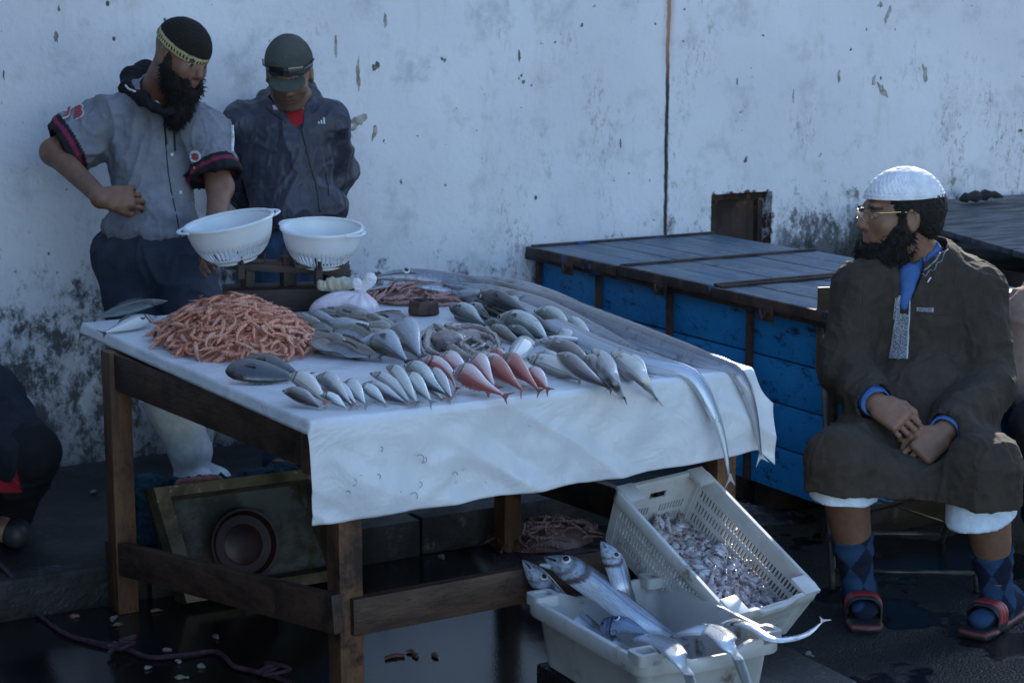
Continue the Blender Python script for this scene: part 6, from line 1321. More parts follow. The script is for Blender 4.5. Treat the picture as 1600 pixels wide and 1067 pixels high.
    for wr, el, o_ in ((wR_, eR, .060), (wL_, eL, .070)):
        d = nrm(wr - el); S.cap(wr - d * (o_ - .03), wr + d * .2, .050, .06, .004, 's')
    def rd(P, N):
        a = folds(P, N, .009, 6.5, (1, 1, .5), 2.) + folds(P, N, .004, 17, (1, 1, .8), 5.) + armfolds(P, [(eR, wR_ - sR), (eL, wL_ - sL), (wR_, wR_ - eR), (wL_, wL_ - eL)], .008, 26, .12)
        lap = np.clip((hR[2] + .06 - P[:, 2]) / .1, 0, 1); t = (P - kR) @ Rv; return a + lap * .005 * ridge(np.stack([t * 3.2, (P @ Zv) * 9 + t * 6, P @ Gv * 3], 1), 2) * .6
    rc = lambda P: np.tile(ex([.048, .038, .030]), (len(P), 1)) * (1 + .12 * fbm(P * 5, 3))[:, None]
    ro = sdf_obj(S, 'robe', M_linen, E, rd, rc); T = bvh_of(ro)
    # embroidery, chest pocket
    N = NT('grey_embroidery'); u = N.sep(src='UV'); a = N.math('ABSOLUTE', N.math('SUBTRACT', N.math('FRACT', N.math('MULTIPLY', u[1], 9.)), .5)); c_ = N.math('ABSOLUTE', N.math('SUBTRACT', u[0], .5)); d_ = N.math('ADD', a, N.math('MULTIPLY', c_, 1.1))
    k_ = N.math('FRACT', N.math('MULTIPLY', d_, 3.)); m_ = N.ramp(k_, .35, .5); ed = N.ramp(c_, .40, .43); nn = N.ramp(N.noise(260, 2), .42, .56); col = N.mix(N.math('MAXIMUM', N.math('MULTIPLY', m_, nn), ed), (.11, .12, .15), (.42, .43, .46)); M_emb = N.out(col, .8, 0, N.bump(nn, .5, .003))
    patch(T, 'embroidered_placket', [(1404, 462), (1423, 466), (1419, 561), (1389, 561)], M_emb, E, 8, 26, .0025, .002, lambda u, v: v > .28 or abs(u - .5) > .34 - .6 * v * 0 or False)
    patch(T, 'embroidered_placket', [(1398, 466), (1408, 462), (1404, 500), (1395, 500)], M_emb, E, 3, 10, .0025, .002)
    strip(T, 'collar_braid', [(1426, 430), (1440, 425), (1455, 414), (1467, 400), (1474, 386)], .0028, M_emb, E, .003); strip(T, 'collar_braid', [(1434, 432), (1442, 428), (1446, 432), (1453, 422), (1459, 423), (1464, 411), (1471, 408), (1475, 396), (1481, 390)], .0016, M_emb, E, .002, 50)
    patch(T, 'pocket_trim', [(1432, 480), (1458, 481), (1458, 488), (1432, 487)], M_emb, E, 10, 3, .003)
    M_seam = plain('dark_seam', (.045, .036, .03), .9)
    strip(T, 'pocket_seam', [(1421, 490), (1422, 545), (1450, 549), (1482, 546), (1484, 492)], .0016, M_seam, E, .0005, 40); strip(T, 'pocket_seam', [(1421, 489), (1450, 490), (1484, 492)], .0018, M_seam, E, .001)
    strip(T, 'shoulder_seam', [(1500, 392), (1494, 430), (1490, 480), (1496, 530)], .0016, M_seam, E, .0005, 40); strip(T, 'shoulder_seam', [(1352, 420), (1349, 470), (1352, 530)], .0016, M_seam, E, .0005, 40)
    patch(T, 'white_tag', [(1448, 441), (1453, 434), (1456, 434), (1451, 442)], plain('white_thread', (.7, .7, .7), .8), E, 3, 3, .004)
    # white shorts under the robe
    for k_, a_, z0, z1, r in ((kR, aR, 740, 800, .092), (kL, aL, 748, 838, .096)):
        x0 = 1318 if k_ is kR else 1532; w0 = 5.41 if k_ is kR else 5.36; S = SDF(J(x0, z0, w0) - .22, J(x0, z1, w0) + .24, .0045); S.cap(J(x0, z0 - 12, w0 + .02), J(x0, z1 + 6, w0 + .01), r, r * 1.02, .02)
        n = nrm(-Zv * 1 + Rv * (.0 if k_ is kR else .18) + Gv * .1); S.plane(J(x0, z1 - 4, w0 - .09), n); S.plane(J(x0, z0 - 20, w0), Zv)
        sdf_obj(S, 'shorts_leg', M_cotton, E, lambda P, N: .007 * ridge(np.stack([(P @ Rv) * 14, (P @ Gv) * 14, P[:, 2] * 2], 1), 1) * .6, flatcol((.60, .68, .78)))
    # socks and sandals
    for k_, a_, h_, t_, top in ((kR, aR, hlR, tR, 836), (kL, aL, hlL, tL, 862)):
        S = SDF(np.minimum(a_, t_) - .14, np.maximum(k_, a_) + .14, .004); f = (top - (722 if k_ is kR else 735)) / ((930 if k_ is kR else 945) - (722 if k_ is kR else 735)); st = k_ * (1 - f) + a_ * f
        S.cap(st + Gv * .008, k_ * .35 + a_ * .65 + Gv * .006, .064, .053, .01); S.cap(k_ * .35 + a_ * .65 + Gv * .006, a_, .052, .046, .02); S.cap(a_, h_ + Zv * .02, .046, .040, .03); S.cap(h_ + Zv * .018, t_ + Zv * .012, .040, .034, .03, sq=(Zv, .8)); d = nrm(k_ - a_); S.plane(st, d)
        ax1 = nrm(k_ - a_)
        def sc_(P, a_=a_, ax1=ax1):
            v = P - a_; t = v @ ax1 / .115; th = np.arctan2(v @ Rv, v @ -Gv) / 1.15; q = np.abs((t % 1) - .5) * 2 + np.abs((th % 1) - .5) * 2; m = (q < 1.0)[:, None]; l = (np.abs(q - 1) < .05)[:, None]
            return np.where(m, ex([.020, .050, .105]), ex([.009, .013, .030]))
        sdf_obj(S, 'sock', M_sock, E, lambda P, N: .0016 * np.sin(P[:, 2] * 140 + 4 * fbm(P * 12, 2)), sc_)
        fd = nrm((t_ - h_) * ex([1, 1, 0])); sd_ = ex([fd[1], -fd[0], 0]); mid = (h_ + t_) / 2; mid[2] = .012; Rf = np.array([fd, sd_, Zv]).T
        sE = empty('sandal', ex([mid[0], mid[1], 0]), ('black slide sandal with red stripes on the seated man\'s foot, beside the tipped crate' if k_ is kR else 'black slide sandal with red stripes on the seated man\'s foot, at the right edge'), 'sandal')
        S = SDF(mid - .2, mid + .2, .0035); S.box(mid + fd * .01, (.135, .046, .012), Rf, .011, .0); S.ell(mid + fd * .09, (.06, .052, .0125), Rf, .01); S.ell(mid - fd * .09, (.05, .042, .013), Rf, .01)
        sdf_obj(S, 'sole', M_blackr, sE, None, lambda P: np.where((np.abs(P[:, 2] - .019) < .0028)[:, None], ex([.16, .02, .02]), ex([.018, .018, .022])))
        S = SDF(mid - .16, mid + .18, .003); sc2 = mid + fd * .045; S.box(sc2 + Zv * .025, (.048, .053, .052), Rf, .036, .0); S.box(sc2 + Zv * .020, (.08, .046, .046), Rf, .034, .002, 's'); S.plane((0, 0, .012), (0, 0, -1))
        def strc(P, sc2=sc2, fd=fd):
            t = (P - sc2) @ fd; return np.where(((np.abs(t + .018) < .0055) | (np.abs(t) < .0055) | (np.abs(t - .018) < .0055))[:, None] & (P[:, 2] > .035)[:, None], ex([.38, .028, .03]), ex([.018, .018, .024]))
        sdf_obj(S, 'strap', M_blackr, sE, None, strc)
seated_man()

# ================================================================ THE TWO STANDING MEN
def letter(T, ch, x, y, size, mat, parent, name, rot=0., w=6.4, ext=.001, off=.004):
    """flat lettering laid on the cloth"""
    cu = bpy.data.curves.new(name, 'FONT'); cu.body = ch; cu.size = size; cu.align_x = 'CENTER'; cu.align_y = 'CENTER'; cu.extrude = ext; cu.offset = .001
    t = bpy.data.objects.new('tmp', cu); COL.objects.link(t); me = t.to_mesh(); V = ex([list(v.co) for v in me.vertices]); F = [tuple(p.vertices) for p in me.polygons]; t.to_mesh_clear(); bpy.data.objects.remove(t); bpy.data.curves.remove(cu)
    h, n = hit(T, x, y, off)
    if h is None: return
    n = nrm(n); r = nrm(Rv - n * (Rv @ n)); u = np.cross(n, r); c_, s_ = math.cos(rot), math.sin(rot); r, u = r * c_ + u * s_, u * c_ - r * s_
    mesh(name, h + V @ np.array([r, u, n]), F, mat, parent, False)
def leaning_man():
    E = empty('person', az(285, 752, .12), 'bearded man in black cap and grey short sleeved shirt, one hand on hip', 'person')
    H = Head(J(284, 88, 6.24), Rv * .72 - Gv * .60 - Zv * .38, Zv + Rv * .22, .95); sk = (.21, .108, .070)
    nb = J(244, 150, 6.36); sR, sL = J(165, 196, 6.42), J(318, 208, 6.36); eR, eL = J(84, 238, 6.36), J(344, 292, 6.30); wR_, wL_ = J(160, 311, 6.16), J(334, 372, 6.14)
    hR, hL = J(210, 410, 6.42), J(272, 410, 6.38); kR, kL = J(238, 560, 6.34), J(325, 520, 6.22); aR, aL = J(298, 712, 6.42), J(300, 690, 6.55)
    al = [nb, sR, sL, eR, eL, wR_, wL_, hR, hL, kR, kL, aR, aL, H.c]; lo = np.min(al, 0) - .2; hi = np.max(al, 0) + .2; lo[2] = .10
    S = SDF(lo, hi, .0052); add_head(S, H); S.cap(H.p(0, -.04, -.06), nb, .056, .062, .03); S.cap(nb - Zv * .12 + Gv * .03, (hR + hL) / 2 + Gv * .02, .06, .08, .05); S.cap(sR, sL, .045, .045, .03)
    S.chain([sR, eR, wR_], [.050, .041, .028], .03); S.chain([sL, eL, wL_], [.050, .041, .028], .03); S.chain([hR, kR, aR], [.08, .055, .04], .03); S.chain([hL, kL, aL], [.08, .055, .04], .03)
    for a_ in (aR, aL): S.cap(a_, ex([a_[0], a_[1], .17]), .034, .03, .03)
    dR = J(200, 308, 6.19) - wR_; add_hand(S, wR_ + dR * .1, nrm(dR) + Gv * .05, -Gv + Zv * .35, 1, (.5, .5, .55, .6), 1.0)
    dL = J(316, 402, 6.04) - wL_; add_hand(S, wL_ + dL * .1, nrm(dL), -Gv * .4 - Rv * .8 + Zv * .1, 1, (.25, .3, .3, .35), 1.0)
    sdf_obj(S, 'body', M_skin, E, None, lambda P: head_col(H, sk, P, lips=(.28, .12, .11)))
    beard(H, E, [((0, .066, -.118), (.050, .045, .05)), ((0, .075, -.165), (.042, .038, .048)), ((0, .07, -.20), (.028, .028, .036)), ((.048, .034, -.070), (.028, .046, .044)), ((-.048, .034, -.070), (.028, .046, .044)), ((.066, .014, -.022), (.014, .022, .040)), ((-.066, .014, -.022), (.014, .022, .040)), ((.036, .064, -.085), (.03, .03, .03)), ((-.036, .064, -.085), (.03, .03, .03)), ((0, .090, -.090), (.026, .02, .014)), ((.026, .088, -.060), (.008, .010, .022)), ((-.026, .088, -.060), (.008, .010, .022))],
          [((0, .108, -.064), (.020, .025, .012)), ((.040, .090, -.022), (.022, .028, .024)), ((-.040, .090, -.022), (.022, .028, .024))], .018, 1800, 8, cut=lambda l: l[2] < -.03)
    S = SDF(H.c - .2, H.c + .22, .0032); S.ell(H.p(0, -.010, .036), ex([.088, .112, .094]) * H.s, H.R, .01); S.plane(H.p(0, 0, .022), -(H.R @ Zv) + (H.R @ ex([0, 1, 0])) * -.22)
    def cc(P):
        L = H.loc(P); z = L[:, 2] - .022 + (L[:, 1]) * .22; band = (z < .030) & ((z < .009) | (z > .020) | (np.sin(np.arctan2(L[:, 1], L[:, 0]) * 46) > .1)); return np.where(band[:, None], ex([.50, .43, .22]), ex([.020, .018, .016]))
    sdf_obj(S, 'knitted_cap', M_knit, E, lambda P, N: .0005 * np.sin(H.loc(P)[:, 2] * 620) + .001 * fbm(P * 90, 2), cc)
    # shirt
    Bx = np.array([Rv, Gv, Zv]).T; S = SDF(lo, hi, .005)
    dR_, dL_ = nrm(eR - sR), nrm(eL - sL); S.cap(sR, sR + (eR - sR) * .86, .088, .090, .03); S.cap(sL, sL + (eL - sL) * .84, .084, .086, .03)
    for e_, d_, s0, f_ in ((eR, dR_, sR, .90), (eL, dL_, sL, .86)):
        q = s0 + (e_ - s0) * f_; R3 = np.array([d_, nrm(np.cross(d_, Gv)), np.cross(d_, nrm(np.cross(d_, Gv)))]).T; S.box(q + d_ * .12, (.12, .13, .13), R3, .0, .0, 's'); S.cap(q - d_ * .03, q + d_ * .1, .068, .072, .003, 's')
    S.ell(J(242, 235, 6.42), (.150, .11, .17), Bx, .03); S.cap(J(244, 215, 6.42), J(242, 340, 6.38), .122, .142, .05, sq=(Gv, .82)); S.ell(J(236, 355, 6.38), (.165, .13, .07), Bx, .04)
    S.cap(nb + Zv * .0, sR, .07, .085, .05); S.cap(nb, sL, .07, .083, .05)
    S.cap(nb - Zv * .02, H.p(0, -.03, -.08), .066, .075, .01, 's'); S.cap(J(262, 170, 6.30), J(264, 200, 6.26), .03, .008, .01, 's')
    S.plane(J(240, 383, 6.3), nrm(-Zv + Gv * .05))
    def sc(P):
        c = np.tile(ex([.205, .21, .245]), (len(P), 1)) * (1 + .12 * fbm(P * 6, 2))[:, None]
        for e_, d_, s0, f_ in ((eR, dR_, sR, .90), (eL, dL_, sL, .86)):
            q = s0 + (e_ - s0) * f_; t = (q - P) @ d_; r = np.linalg.norm((P - q) + t[:, None] * d_, axis=1); al_ = (P - s0) @ d_ > 0; m = (t < .055) & (t > -.02) & (r < .105); c[m] = ex([.018, .018, .022]); m2 = (t < .040) & (t > .026) & (r < .105); c[m2] = ex([.20, .025, .06])
        return c
    rd = lambda P, N: folds(P, N, .019, 5.2, (1, 1, .45), 4.) + folds(P, N, .007, 13, (1, 1, .6), 8.) + armfolds(P, [(sR * .5 + eR * .5, eR - sR), (sL * .5 + eL * .5, eL - sL), (J(240, 340, 6.3), Zv)], .009, 22, .13)
    sh_ = sdf_obj(S, 'shirt', M_cotton, E, rd, sc); T = bvh_of(sh_)
    # black hood lying round the neck
    S = SDF(nb - .25, nb + .25, .005); ring = [J(200, 138, 6.36), J(206, 122, 6.42), J(228, 112, 6.48), J(262, 128, 6.46)]; S.chain(ring, [.028, .034, .036, .028], .03); S.chain([J(200, 138, 6.36), J(222, 154, 6.27), J(242, 168, 6.22), J(258, 178, 6.20)], [.026, .019, .014, .010], .02); S.chain([J(262, 128, 6.46), J(284, 152, 6.30), J(268, 174, 6.21)], [.028, .026, .016], .02)
    S.cap(nb - Zv * .03, H.p(0, -.04, -.08), .054, .060, .005, 's')
    sdf_obj(S, 'hood', M_cotton, E, lambda P, N: folds(P, N, .006, 14, (1, 1, 1)), flatcol((.016, .015, .018)))
    M_wt = plain('white_piping', (.62, .64, .68), .7); M_pk = plain('magenta_piping', (.42, .06, .13), .7); M_bk = plain('black_cord', (.015, .015, .018), .7)
    strip(T, 'collar_piping', [(203, 137), (220, 150), (240, 164), (253, 172)], .0035, M_wt, E, .018, 24); strip(T, 'collar_piping', [(236, 164), (247, 172), (257, 178)], .006, M_pk, E, .012, 14)
    strip(T, 'button_seam', [(258, 180), (259, 230), (266, 290), (276, 340), (283, 375)], .0018, M_bk, E, .002, 40, .4)
    strip(T, 'drawstring', [(257, 178), (258, 205), (261, 226)], .003, M_bk, E, .004, 20, 1); strip(T, 'drawstring', [(273, 176), (274, 205), (274, 236)], .003, M_bk, E, .004, 20, 1)
    for (x, y) in ((265, 184), (268, 242), (282, 302)):
        h, n = hit(T, x, y, .003)
        if h is not None: b = MB(); b.box(h, (.010, .006, .010), bev=.002); b.build('button', M_wt, E, True)
    M_gold2 = plain('yellow_print', (.45, .32, .08), .7); M_redp = plain('red_print', (.42, .05, .07), .7)
    letter(T, 'O', 306, 246, .055, M_wt, E, 'chest_emblem', 0); letter(T, '=', 306, 246, .05, M_redp, E, 'chest_emblem', 0, off=.006); letter(T, '.', 305, 231, .05, M_gold2, E, 'chest_emblem', 0, off=.006); letter(T, '.', 305, 256, .05, M_gold2, E, 'chest_emblem', 0, off=.006)
    for ch, x, y in (('J', 108, 176), ('B', 124, 177)): letter(T, ch, x, y, .085, M_wt, E, 'sleeve_letter', .1, off=.004); letter(T, ch, x, y, .070, M_redp, E, 'sleeve_letter', .1, off=.007)
    strip(T, 'sleeve_stripe', [(361, 196), (362, 215), (361, 238)], .006, M_wt, E, .004, 12)
    # trousers and boots
    S = SDF(lo, hi, .0055); S.ell(J(240, 400, 6.39), (.185, .145, .11), Bx, .03); S.cap(hR - Rv * .02, kR, .115, .095, .05); S.cap(hL, kL, .115, .098, .05); S.cap(kR, kR * .66 + aR * .34, .092, .070, .03); S.cap(kL, kL * .6 + aL * .4, .095, .07, .03); S.plane(J(240, 362, 6.4), Zv)
    sdf_obj(S, 'trousers', M_denim, E, lambda P, N: folds(P, N, .016, 6, (1, 1, .5), 7.), lambda P: np.tile(ex([.030, .038, .056]), (len(P), 1)) * (1 + .5 * np.clip(fbm(P * 4, 3), -.4, .6))[:, None] + (np.clip(1 - np.abs((P - kL) @ Rv) / .1, 0, 1) * np.clip(1 - np.abs(P[:, 2] - kL[2] - .08) / .14, 0, 1) * .06)[:, None])
    for k_, a_, nm in ((kR, aR, 'boot'), (kL, aL, 'boot')):
        S = SDF(np.minimum(a_, k_) - .22, np.maximum(a_, k_) + .2, .0045); t_ = k_ * .68 + a_ * .32; S.cap(t_, a_ + Zv * .02, .092, .066, .02); S.cap(a_ + Zv * .01, ex([a_[0], a_[1], .165]), .062, .050, .03); S.cap(ex([a_[0], a_[1], .16]), ex([a_[0], a_[1], .157]) - Gv * .11 + Rv * .10, .050, .043, .03, sq=(Zv, .85)); S.plane(t_, nrm(k_ - a_)); S.plane((0, 0, .118), -Zv)
        S.cap(t_ - nrm(k_ - a_) * .01, t_ + nrm(k_ - a_) * .1, .084, .084, .0, 's')
        sdf_obj(S, nm, M_rubber, E, lambda P, N: .005 * ridge(np.stack([P[:, 0] * 4, P[:, 1] * 4, P[:, 2] * 16], 1), 2) * np.clip((.42 - P[:, 2]) / .1, 0, 1) * .6, lambda P: np.tile(ex([.76, .79, .82]), (len(P), 1)) * (1 - .35 * np.clip(fbm(P * 9, 3) + .1, 0, 1))[:, None])
leaning_man()
def capped_man():
    E = empty('person', az(480, 742, .12), 'man in green cap and navy zipped jacket over a red shirt, looking down', 'person')
    H = Head(J(452, 114, 6.62), -Gv * .90 - Zv * .44 + Rv * .02, Zv * .9 - Gv * .4, .95); sk = (.23, .125, .085)
    nb = J(452, 172, 6.74); sR, sL = J(388, 198, 6.72), J(512, 192, 6.74); eR, eL = J(378, 290, 6.84), J(528, 268, 6.86); wR_, wL_ = J(420, 350, 6.92), J(490, 345, 6.92)
    hR, hL = J(440, 400, 6.76), J(500, 400, 6.76); kR, kL = J(440, 560, 6.70), J(505, 560, 6.72); aR, aL = az(440, 715, .20), az(505, 712, .20)
    al = [nb, sR, sL, eR, eL, wR_, wL_, hR, hL, kR, kL, aR, aL, H.c]; lo = np.min(al, 0) - .2; hi = np.max(al, 0) + .2; lo[2] = .10; Bx = np.array([Rv, Gv, Zv]).T
    S = SDF(lo, hi, .0055); add_head(S, H); S.cap(H.p(0, -.04, -.06), nb, .054, .060, .03); S.cap(nb - Zv * .12, (hR + hL) / 2, .09, .11, .05); S.cap(sR, sL, .05, .05, .05)
    S.chain([sR, eR, wR_], [.05, .043, .03], .03); S.chain([sL, eL, wL_], [.05, .043, .03], .03); S.chain([hR, kR, aR], [.08, .055, .04], .03); S.chain([hL, kL, aL], [.08, .055, .04], .03)
    for a_ in (aR, aL): S.cap(a_, a_ - Gv * .14 - Zv * .05, .036, .03, .03)
    for w_, t_ in ((wR_, 1), (wL_, -1)): add_hand(S, w_, Rv * t_ * .8 - Zv * .3, Gv, -t_, (.4, .4, .4, .4), .95)
    sdf_obj(S, 'body', M_skin, E, None, lambda P: head_col(H, sk, P, lips=(.20, .09, .08), stubble=.35))
    S = SDF(H.c - .2, H.c + .2, .0045); S.ell(H.p(0, -.03, .01), ex([.082, .094, .09]) * H.s, H.R, .01); S.ell(H.p(0, .10, -.02), ex([.12, .085, .12]) * H.s, H.R, .012, 's'); S.plane(H.p(0, 0, -.035), -(H.R @ Zv))
    sdf_obj(S, 'hair', M_hair, E, lambda P, N: .002 * ridge(P * 80, 2))
    # cap with a peak, sunglasses on it
    S = SDF(H.c - .22, H.c + .26, .0035); S.ell(H.p(0, -.012, .045), ex([.088, .108, .074]) * H.s, H.R, .01); S.cap(H.p(0, .0, .07), H.p(0, -.02, .075), .058, .06, .03); S.plane(H.p(0, 0, .025), -(H.R @ Zv))
    Rp = H.R @ np.array(Matrix.Rotation(rad(-16), 3, 'X')); S.ell(H.p(0, .098, .016), ex([.068, .054, .0085]) * H.s, Rp, .006)
    gc = lambda P: np.tile(ex([.075, .080, .070]), (len(P), 1)) * (1 + .2 * fbm(P * 14, 2))[:, None]
    co = sdf_obj(S, 'cap', M_knit, E, lambda P, N: .001 * fbm(P * 40, 2), gc)
    g = MB(); M_shade = plain('dark_lens', (.012, .012, .014), .12, 0, spec=.8)
    for q in (-1, 1):
        c = H.p(q * .034, .098, .058); R3 = np.array([H.R @ nrm(ex([1, -q * .25, 0])), H.R @ nrm(ex([q * .25, 1, .35])), H.R @ nrm(ex([0, -.35, 1]))]).T; g.box(c, ex([.056, .006, .032]) * H.s, R3, bev=.0028)
        g.tube([H.p(q * .060, .090, .062), H.p(q * .086, .05, .060), H.p(q * .092, .0, .055)], .0032, 6)
    g.tube([H.p(-.01, .104, .062), H.p(.01, .104, .062)], .003, 6); g.build('sunglasses', M_shade, E, True)
    # red shirt
    S = SDF(nb - .25, nb + .22, .0045); S.cap(nb - Gv * .03 - Zv * .02, nb - Gv * .05 - Zv * .15, .085, .10, .02); S.cap(nb - Zv * .05, H.p(0, -.03, -.06), .066, .070, .004, 's'); S.plane(nb + Zv * .028 - Gv * .05, nrm(Zv - Gv * .15))
    top = nb[2] + .028; rsh = sdf_obj(S, 'red_shirt', M_cotton, E, lambda P, N: folds(P, N, .004, 12), lambda P: np.where(((P - (nb + Zv * .028 - Gv * .05)) @ nrm(Zv - Gv * .15) > -.013)[:, None], ex([.55, .55, .60]), ex([.32, .018, .022])))
    # jacket
    S = SDF(lo, hi, .005); S.ell(J(452, 245, 6.74), (.165, .12, .18), Bx, .03); S.cap(J(450, 215, 6.74), J(455, 330, 6.72), .130, .140, .05, sq=(Gv, .85)); S.cap(J(455, 318, 6.72), J(508, 322, 6.74), .11, .085, .04)
    S.cap(nb, sR, .068, .082, .04); S.cap(nb, sL, .068, .080, .04); S.chain([sR, eR, wR_], [.082, .074, .062], .03); S.chain([sL, eL, wL_], [.078, .068, .06], .03)
    S.chain([J(424, 162, 6.70), J(414, 152, 6.76), J(430, 142, 6.84), J(476, 142, 6.84), J(490, 152, 6.76), J(482, 164, 6.70)], [.022, .026, .026, .026, .026, .022], .02)
    S.cap(nb - Zv * .02, H.p(0, -.03, -.05), .064, .074, .006, 's'); S.cap(J(450, 150, 6.60), J(471, 205, 6.56), .058, .008, .008, 's'); S.cap(J(450, 150, 6.66), J(470, 200, 6.62), .050, .008, .008, 's')
    S.plane(J(455, 352, 6.62), nrm(-Zv + Rv * .05))
    jd = lambda P, N: folds(P, N, .017, 5.5, (1, 1, .5), 9.) + folds(P, N, .006, 14, (1, 1, .6), 3.) + armfolds(P, [(eR, eR - sR), (eL, eL - sL)], .007, 26, .12)
    jk = sdf_obj(S, 'jacket', M_nylon, E, jd, lambda P: np.tile(ex([.034, .036, .056]), (len(P), 1)) * (1 + .15 * fbm(P * 5, 2))[:, None]); T = bvh_of(jk)
    M_zip = plain('black_zip', (.014, .014, .018), .5); strip(T, 'zip', [(472, 206), (478, 230), (486, 262), (495, 295), (500, 332)], .0035, M_zip, E, .001, 40, .5); strip(T, 'pocket_zip', [(506, 262), (512, 288), (514, 306)], .002, M_zip, E, .001, 14, .5)
    strip(T, 'seam', [(400, 190), (398, 235), (392, 290)], .0016, M_zip, E, .0005, 20); strip(T, 'collar_seam', [(414, 168), (430, 180), (446, 192)], .002, M_zip, E, .001, 14)
    M_wl = plain('white_badge', (.72, .74, .80), .6)
    for i, (x0, x1, yb, h_) in enumerate(((497, 500, 194, 3), (501, 504, 194, 6), (505, 508.5, 194, 10))):
        patch(T, 'chest_badge', [(x0 - h_ * .25 + i, yb - h_), (x0 - h_ * .25 + 2.4 + i, yb - h_), (x1, yb), (x0, yb)], M_wl, E, 2, 3, .003, .001)
    # trousers and shoes
    S = SDF(lo, hi, .006); S.ell(J(470, 395, 6.75), (.165, .13, .10), Bx, .03); S.cap(hR, kR, .10, .082, .04); S.cap(hL, kL, .10, .082, .04); S.cap(kR, aR - Zv * .01, .08, .066, .03); S.cap(kL, aL - Zv * .01, .08, .066, .03); S.plane((0, 0, .15), -Zv); S.plane(J(455, 345, 6.7), Zv)
    sdf_obj(S, 'trousers', M_denim, E, lambda P, N: folds(P, N, .012, 7, (1, 1, .5), 3.), lambda P: np.tile(ex([.035, .065, .115]), (len(P), 1)) * (1 + .4 * fbm(P * 5, 3))[:, None])
    for a_ in (aR, aL):
        S = SDF(a_ - .2, a_ + .1, .005); S.cap(ex([a_[0], a_[1], .175]) + Gv * .03, ex([a_[0], a_[1], .160]) - Gv * .15, .05, .042, .03, sq=(Zv, .9)); S.plane((0, 0, .118), -Zv); sdf_obj(S, 'shoe', M_blackr, E, None, flatcol((.02, .02, .022)))
capped_man()
# ================================================================ PEOPLE CUT BY THE PICTURE'S EDGES
def edge_left():
    c = az(-40, 835, .12); E = empty('person', c, 'person crouching in dark clothes with a red patch, cut by the left edge', 'person'); w = wJ(c)
    H = Head(J(-95, 520, w), Rv * .7 - Gv * .5 - Zv * .5, Zv, 1.05); lo = c - ex([.55, .55, .05]); hi = c + ex([.55, .55, 1.0]); lo[2] = .1
    nb = J(-70, 575, w); sL = J(-12, 622, w - .05); sR = J(-110, 622, w + .1); eL = J(40, 690, w - .15); wr = J(-75, 730, w - .3); hp = J(-60, 760, w + .1); kn = J(48, 708, w - .25); an = J(20, 800, w - .05)
    S = SDF(lo, hi, .006); add_head(S, H); S.cap(H.p(0, -.03, -.06), nb, .056, .06, .03); S.cap(nb - Zv * .05, hp, .10, .12, .05); S.chain([sL, eL, wr], [.05, .043, .03], .03); add_hand(S, wr, -Zv + Rv * .2, -Gv, 1, (.4,) * 4, .95); S.chain([hp, kn, an], [.08, .055, .04], .03); S.cap(an, an - Gv * .12 - Zv * .03, .035, .03, .02)
    sdf_obj(S, 'body', M_skin, E, None, lambda P: head_col(H, (.25, .14, .09), P))
    S = SDF(lo, hi, .006); S.cap(nb - Zv * .02, hp, .13, .17, .06); S.cap(nb, sL, .08, .095, .05); S.chain([sL, eL], [.09, .075], .03); S.cap(eL, wr + Zv * .03, .075, .055, .03); S.cap(hp, kn - Rv * .05, .12, .09, .06)
    S.cap(nb - Zv * .04, H.p(0, -.03, -.06), .062, .07, .01, 's')
    sdf_obj(S, 'jacket', M_cotton, E, lambda P, N: folds(P, N, .016, 6, (1, 1, .6), 1.), flatcol((.018, .020, .028)))
    S = SDF(lo, hi, .006); S.cap(hp - Zv * .02, kn, .12, .085, .04); S.cap(kn, an, .085, .065, .03); S.cap(J(-20, 750, w - .15), J(18, 752, w - .22), .07, .06, .04)
    rc_ = J(10, 750, w - .25); sdf_obj(S, 'trousers', M_cotton, E, lambda P, N: folds(P, N, .008, 8), lambda P: np.where((np.abs((P - rc_) @ Uv) < .035)[:, None] & (((P - rc_) @ Rv) < .05)[:, None], ex([.32, .02, .03]), ex([.014, .014, .018])))
    S = SDF(an - .22, an + .12, .005); q = an * 1.0; q[2] = .165; S.cap(q, q - Gv * .13 + Rv * .04, .048, .04, .03); S.plane((0, 0, .118), -Zv); sdf_obj(S, 'shoe', M_blackr, E, None, flatcol((.03, .027, .03)))
    S = SDF(H.c - .2, H.c + .2, .006); S.ell(H.p(0, -.02, .035), ex([.086, .108, .09]) * H.s, H.R, .01); S.ell(H.p(0, .12, -.03), (.12, .09, .12), H.R, .01, 's'); sdf_obj(S, 'hair', M_hair, E, lambda P, N: .003 * ridge(P * 70, 2))
edge_left()
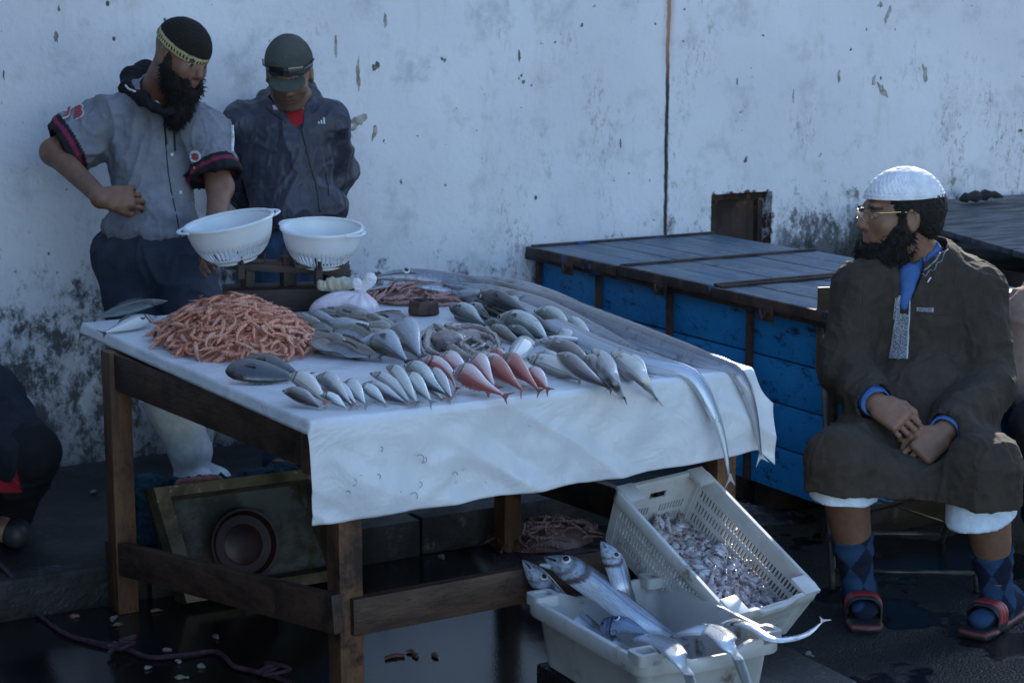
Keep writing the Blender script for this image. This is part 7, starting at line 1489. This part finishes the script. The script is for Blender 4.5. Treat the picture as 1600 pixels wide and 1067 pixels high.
def edge_right():
    c = az(1642, 822, 0); E = empty('person', c, 'person in a brown jumper mostly hidden behind the robed man', 'person'); w = wJ(c)
    H = Head(J(1665, 385, w - .1), -Gv, Zv, 1.05); lo = c - ex([.5, .6, 0]); hi = c + ex([.5, .5, 1.35]); lo[2] = -.01
    nb = J(1665, 455, w - .08); sR = J(1608, 500, w - .1); sL = J(1722, 500, w - .08); eR = J(1600, 600, w - .12); wr = J(1650, 655, w - .3); hR = J(1640, 660, w); hL = J(1690, 660, w); kR = J(1628, 668, w - .42); kL = J(1710, 668, w - .42); aR = J(1632, 800, w - .35); aL = J(1705, 800, w - .35)
    S = SDF(lo, hi, .007); add_head(S, H); S.cap(H.p(0, -.03, -.06), nb, .056, .06, .03); S.cap(nb - Zv * .05, (hR + hL) / 2, .10, .12, .05); S.chain([sR, eR, wr], [.05, .043, .03], .03); S.chain([sL, J(1730, 600, w - .1), J(1690, 655, w - .3)], [.05, .043, .03], .03); S.chain([hR, kR, aR], [.08, .055, .04], .03); S.chain([hL, kL, aL], [.08, .055, .04], .03); add_hand(S, wr, Rv - Gv * .3, -Gv + Zv, 1, (.4,) * 4, .95)
    sdf_obj(S, 'body', M_skin, E, None, lambda P: head_col(H, (.25, .14, .09), P))
    S = SDF(lo, hi, .007); S.cap(nb - Zv * .03, (hR + hL) / 2, .14, .17, .06); S.cap(nb, sR, .08, .095, .05); S.cap(nb, sL, .08, .095, .05); S.chain([sR, eR, wr], [.095, .085, .06], .03); S.chain([sL, J(1730, 600, w - .1), J(1690, 655, w - .3)], [.095, .085, .06], .03); S.cap(nb - Zv * .05, H.p(0, -.03, -.06), .062, .07, .01, 's')
    sdf_obj(S, 'jumper', M_cotton, E, lambda P, N: folds(P, N, .016, 6, (1, 1, .6), 3.), flatcol((.22, .15, .12)))
    S = SDF(lo, hi, .007); S.chain([hR, kR, aR], [.12, .09, .07], .04); S.chain([hL, kL, aL], [.12, .09, .07], .04); sdf_obj(S, 'trousers', M_cotton, E, lambda P, N: folds(P, N, .010, 7), flatcol((.02, .02, .025)))
    for a_ in (aR, aL):
        q = a_ * 1.0; q[2] = .05; S = SDF(q - .22, q + .15, .006); S.cap(a_, q, .05, .05, .02); S.cap(q, q - Gv * .14, .048, .04, .03); S.plane((0, 0, .001), -Zv); sdf_obj(S, 'shoe', M_blackr, E, None, flatcol((.02, .02, .022)))
    S = SDF(H.c - .2, H.c + .2, .006); S.ell(H.p(0, -.02, .035), ex([.086, .108, .09]) * H.s, H.R, .01); S.ell(H.p(0, .12, -.03), (.12, .09, .12), H.R, .01, 's'); sdf_obj(S, 'hair', M_hair, E, lambda P, N: .003 * ridge(P * 70, 2))
    st = empty('stool', ex([c[0], c[1], 0]), 'low dark stool under the person in the brown jumper at the right edge', 'stool'); m = (hR + hL) / 2; b = MB(); b.box(ex([m[0], m[1], m[2] - .13]), (.34, .34, .04), bev=.01); b.build('seat', M_wetwood, st, True)
    for i in (-1, 1):
        for j in (-1, 1): b = MB(); b.bar((m[0] + i * .13, m[1] + j * .13, 0), (m[0] + i * .13, m[1] + j * .13, m[2] - .15), .03, .03, (0, 1, 0)); b.build('leg', M_wetwood, st)
edge_right()
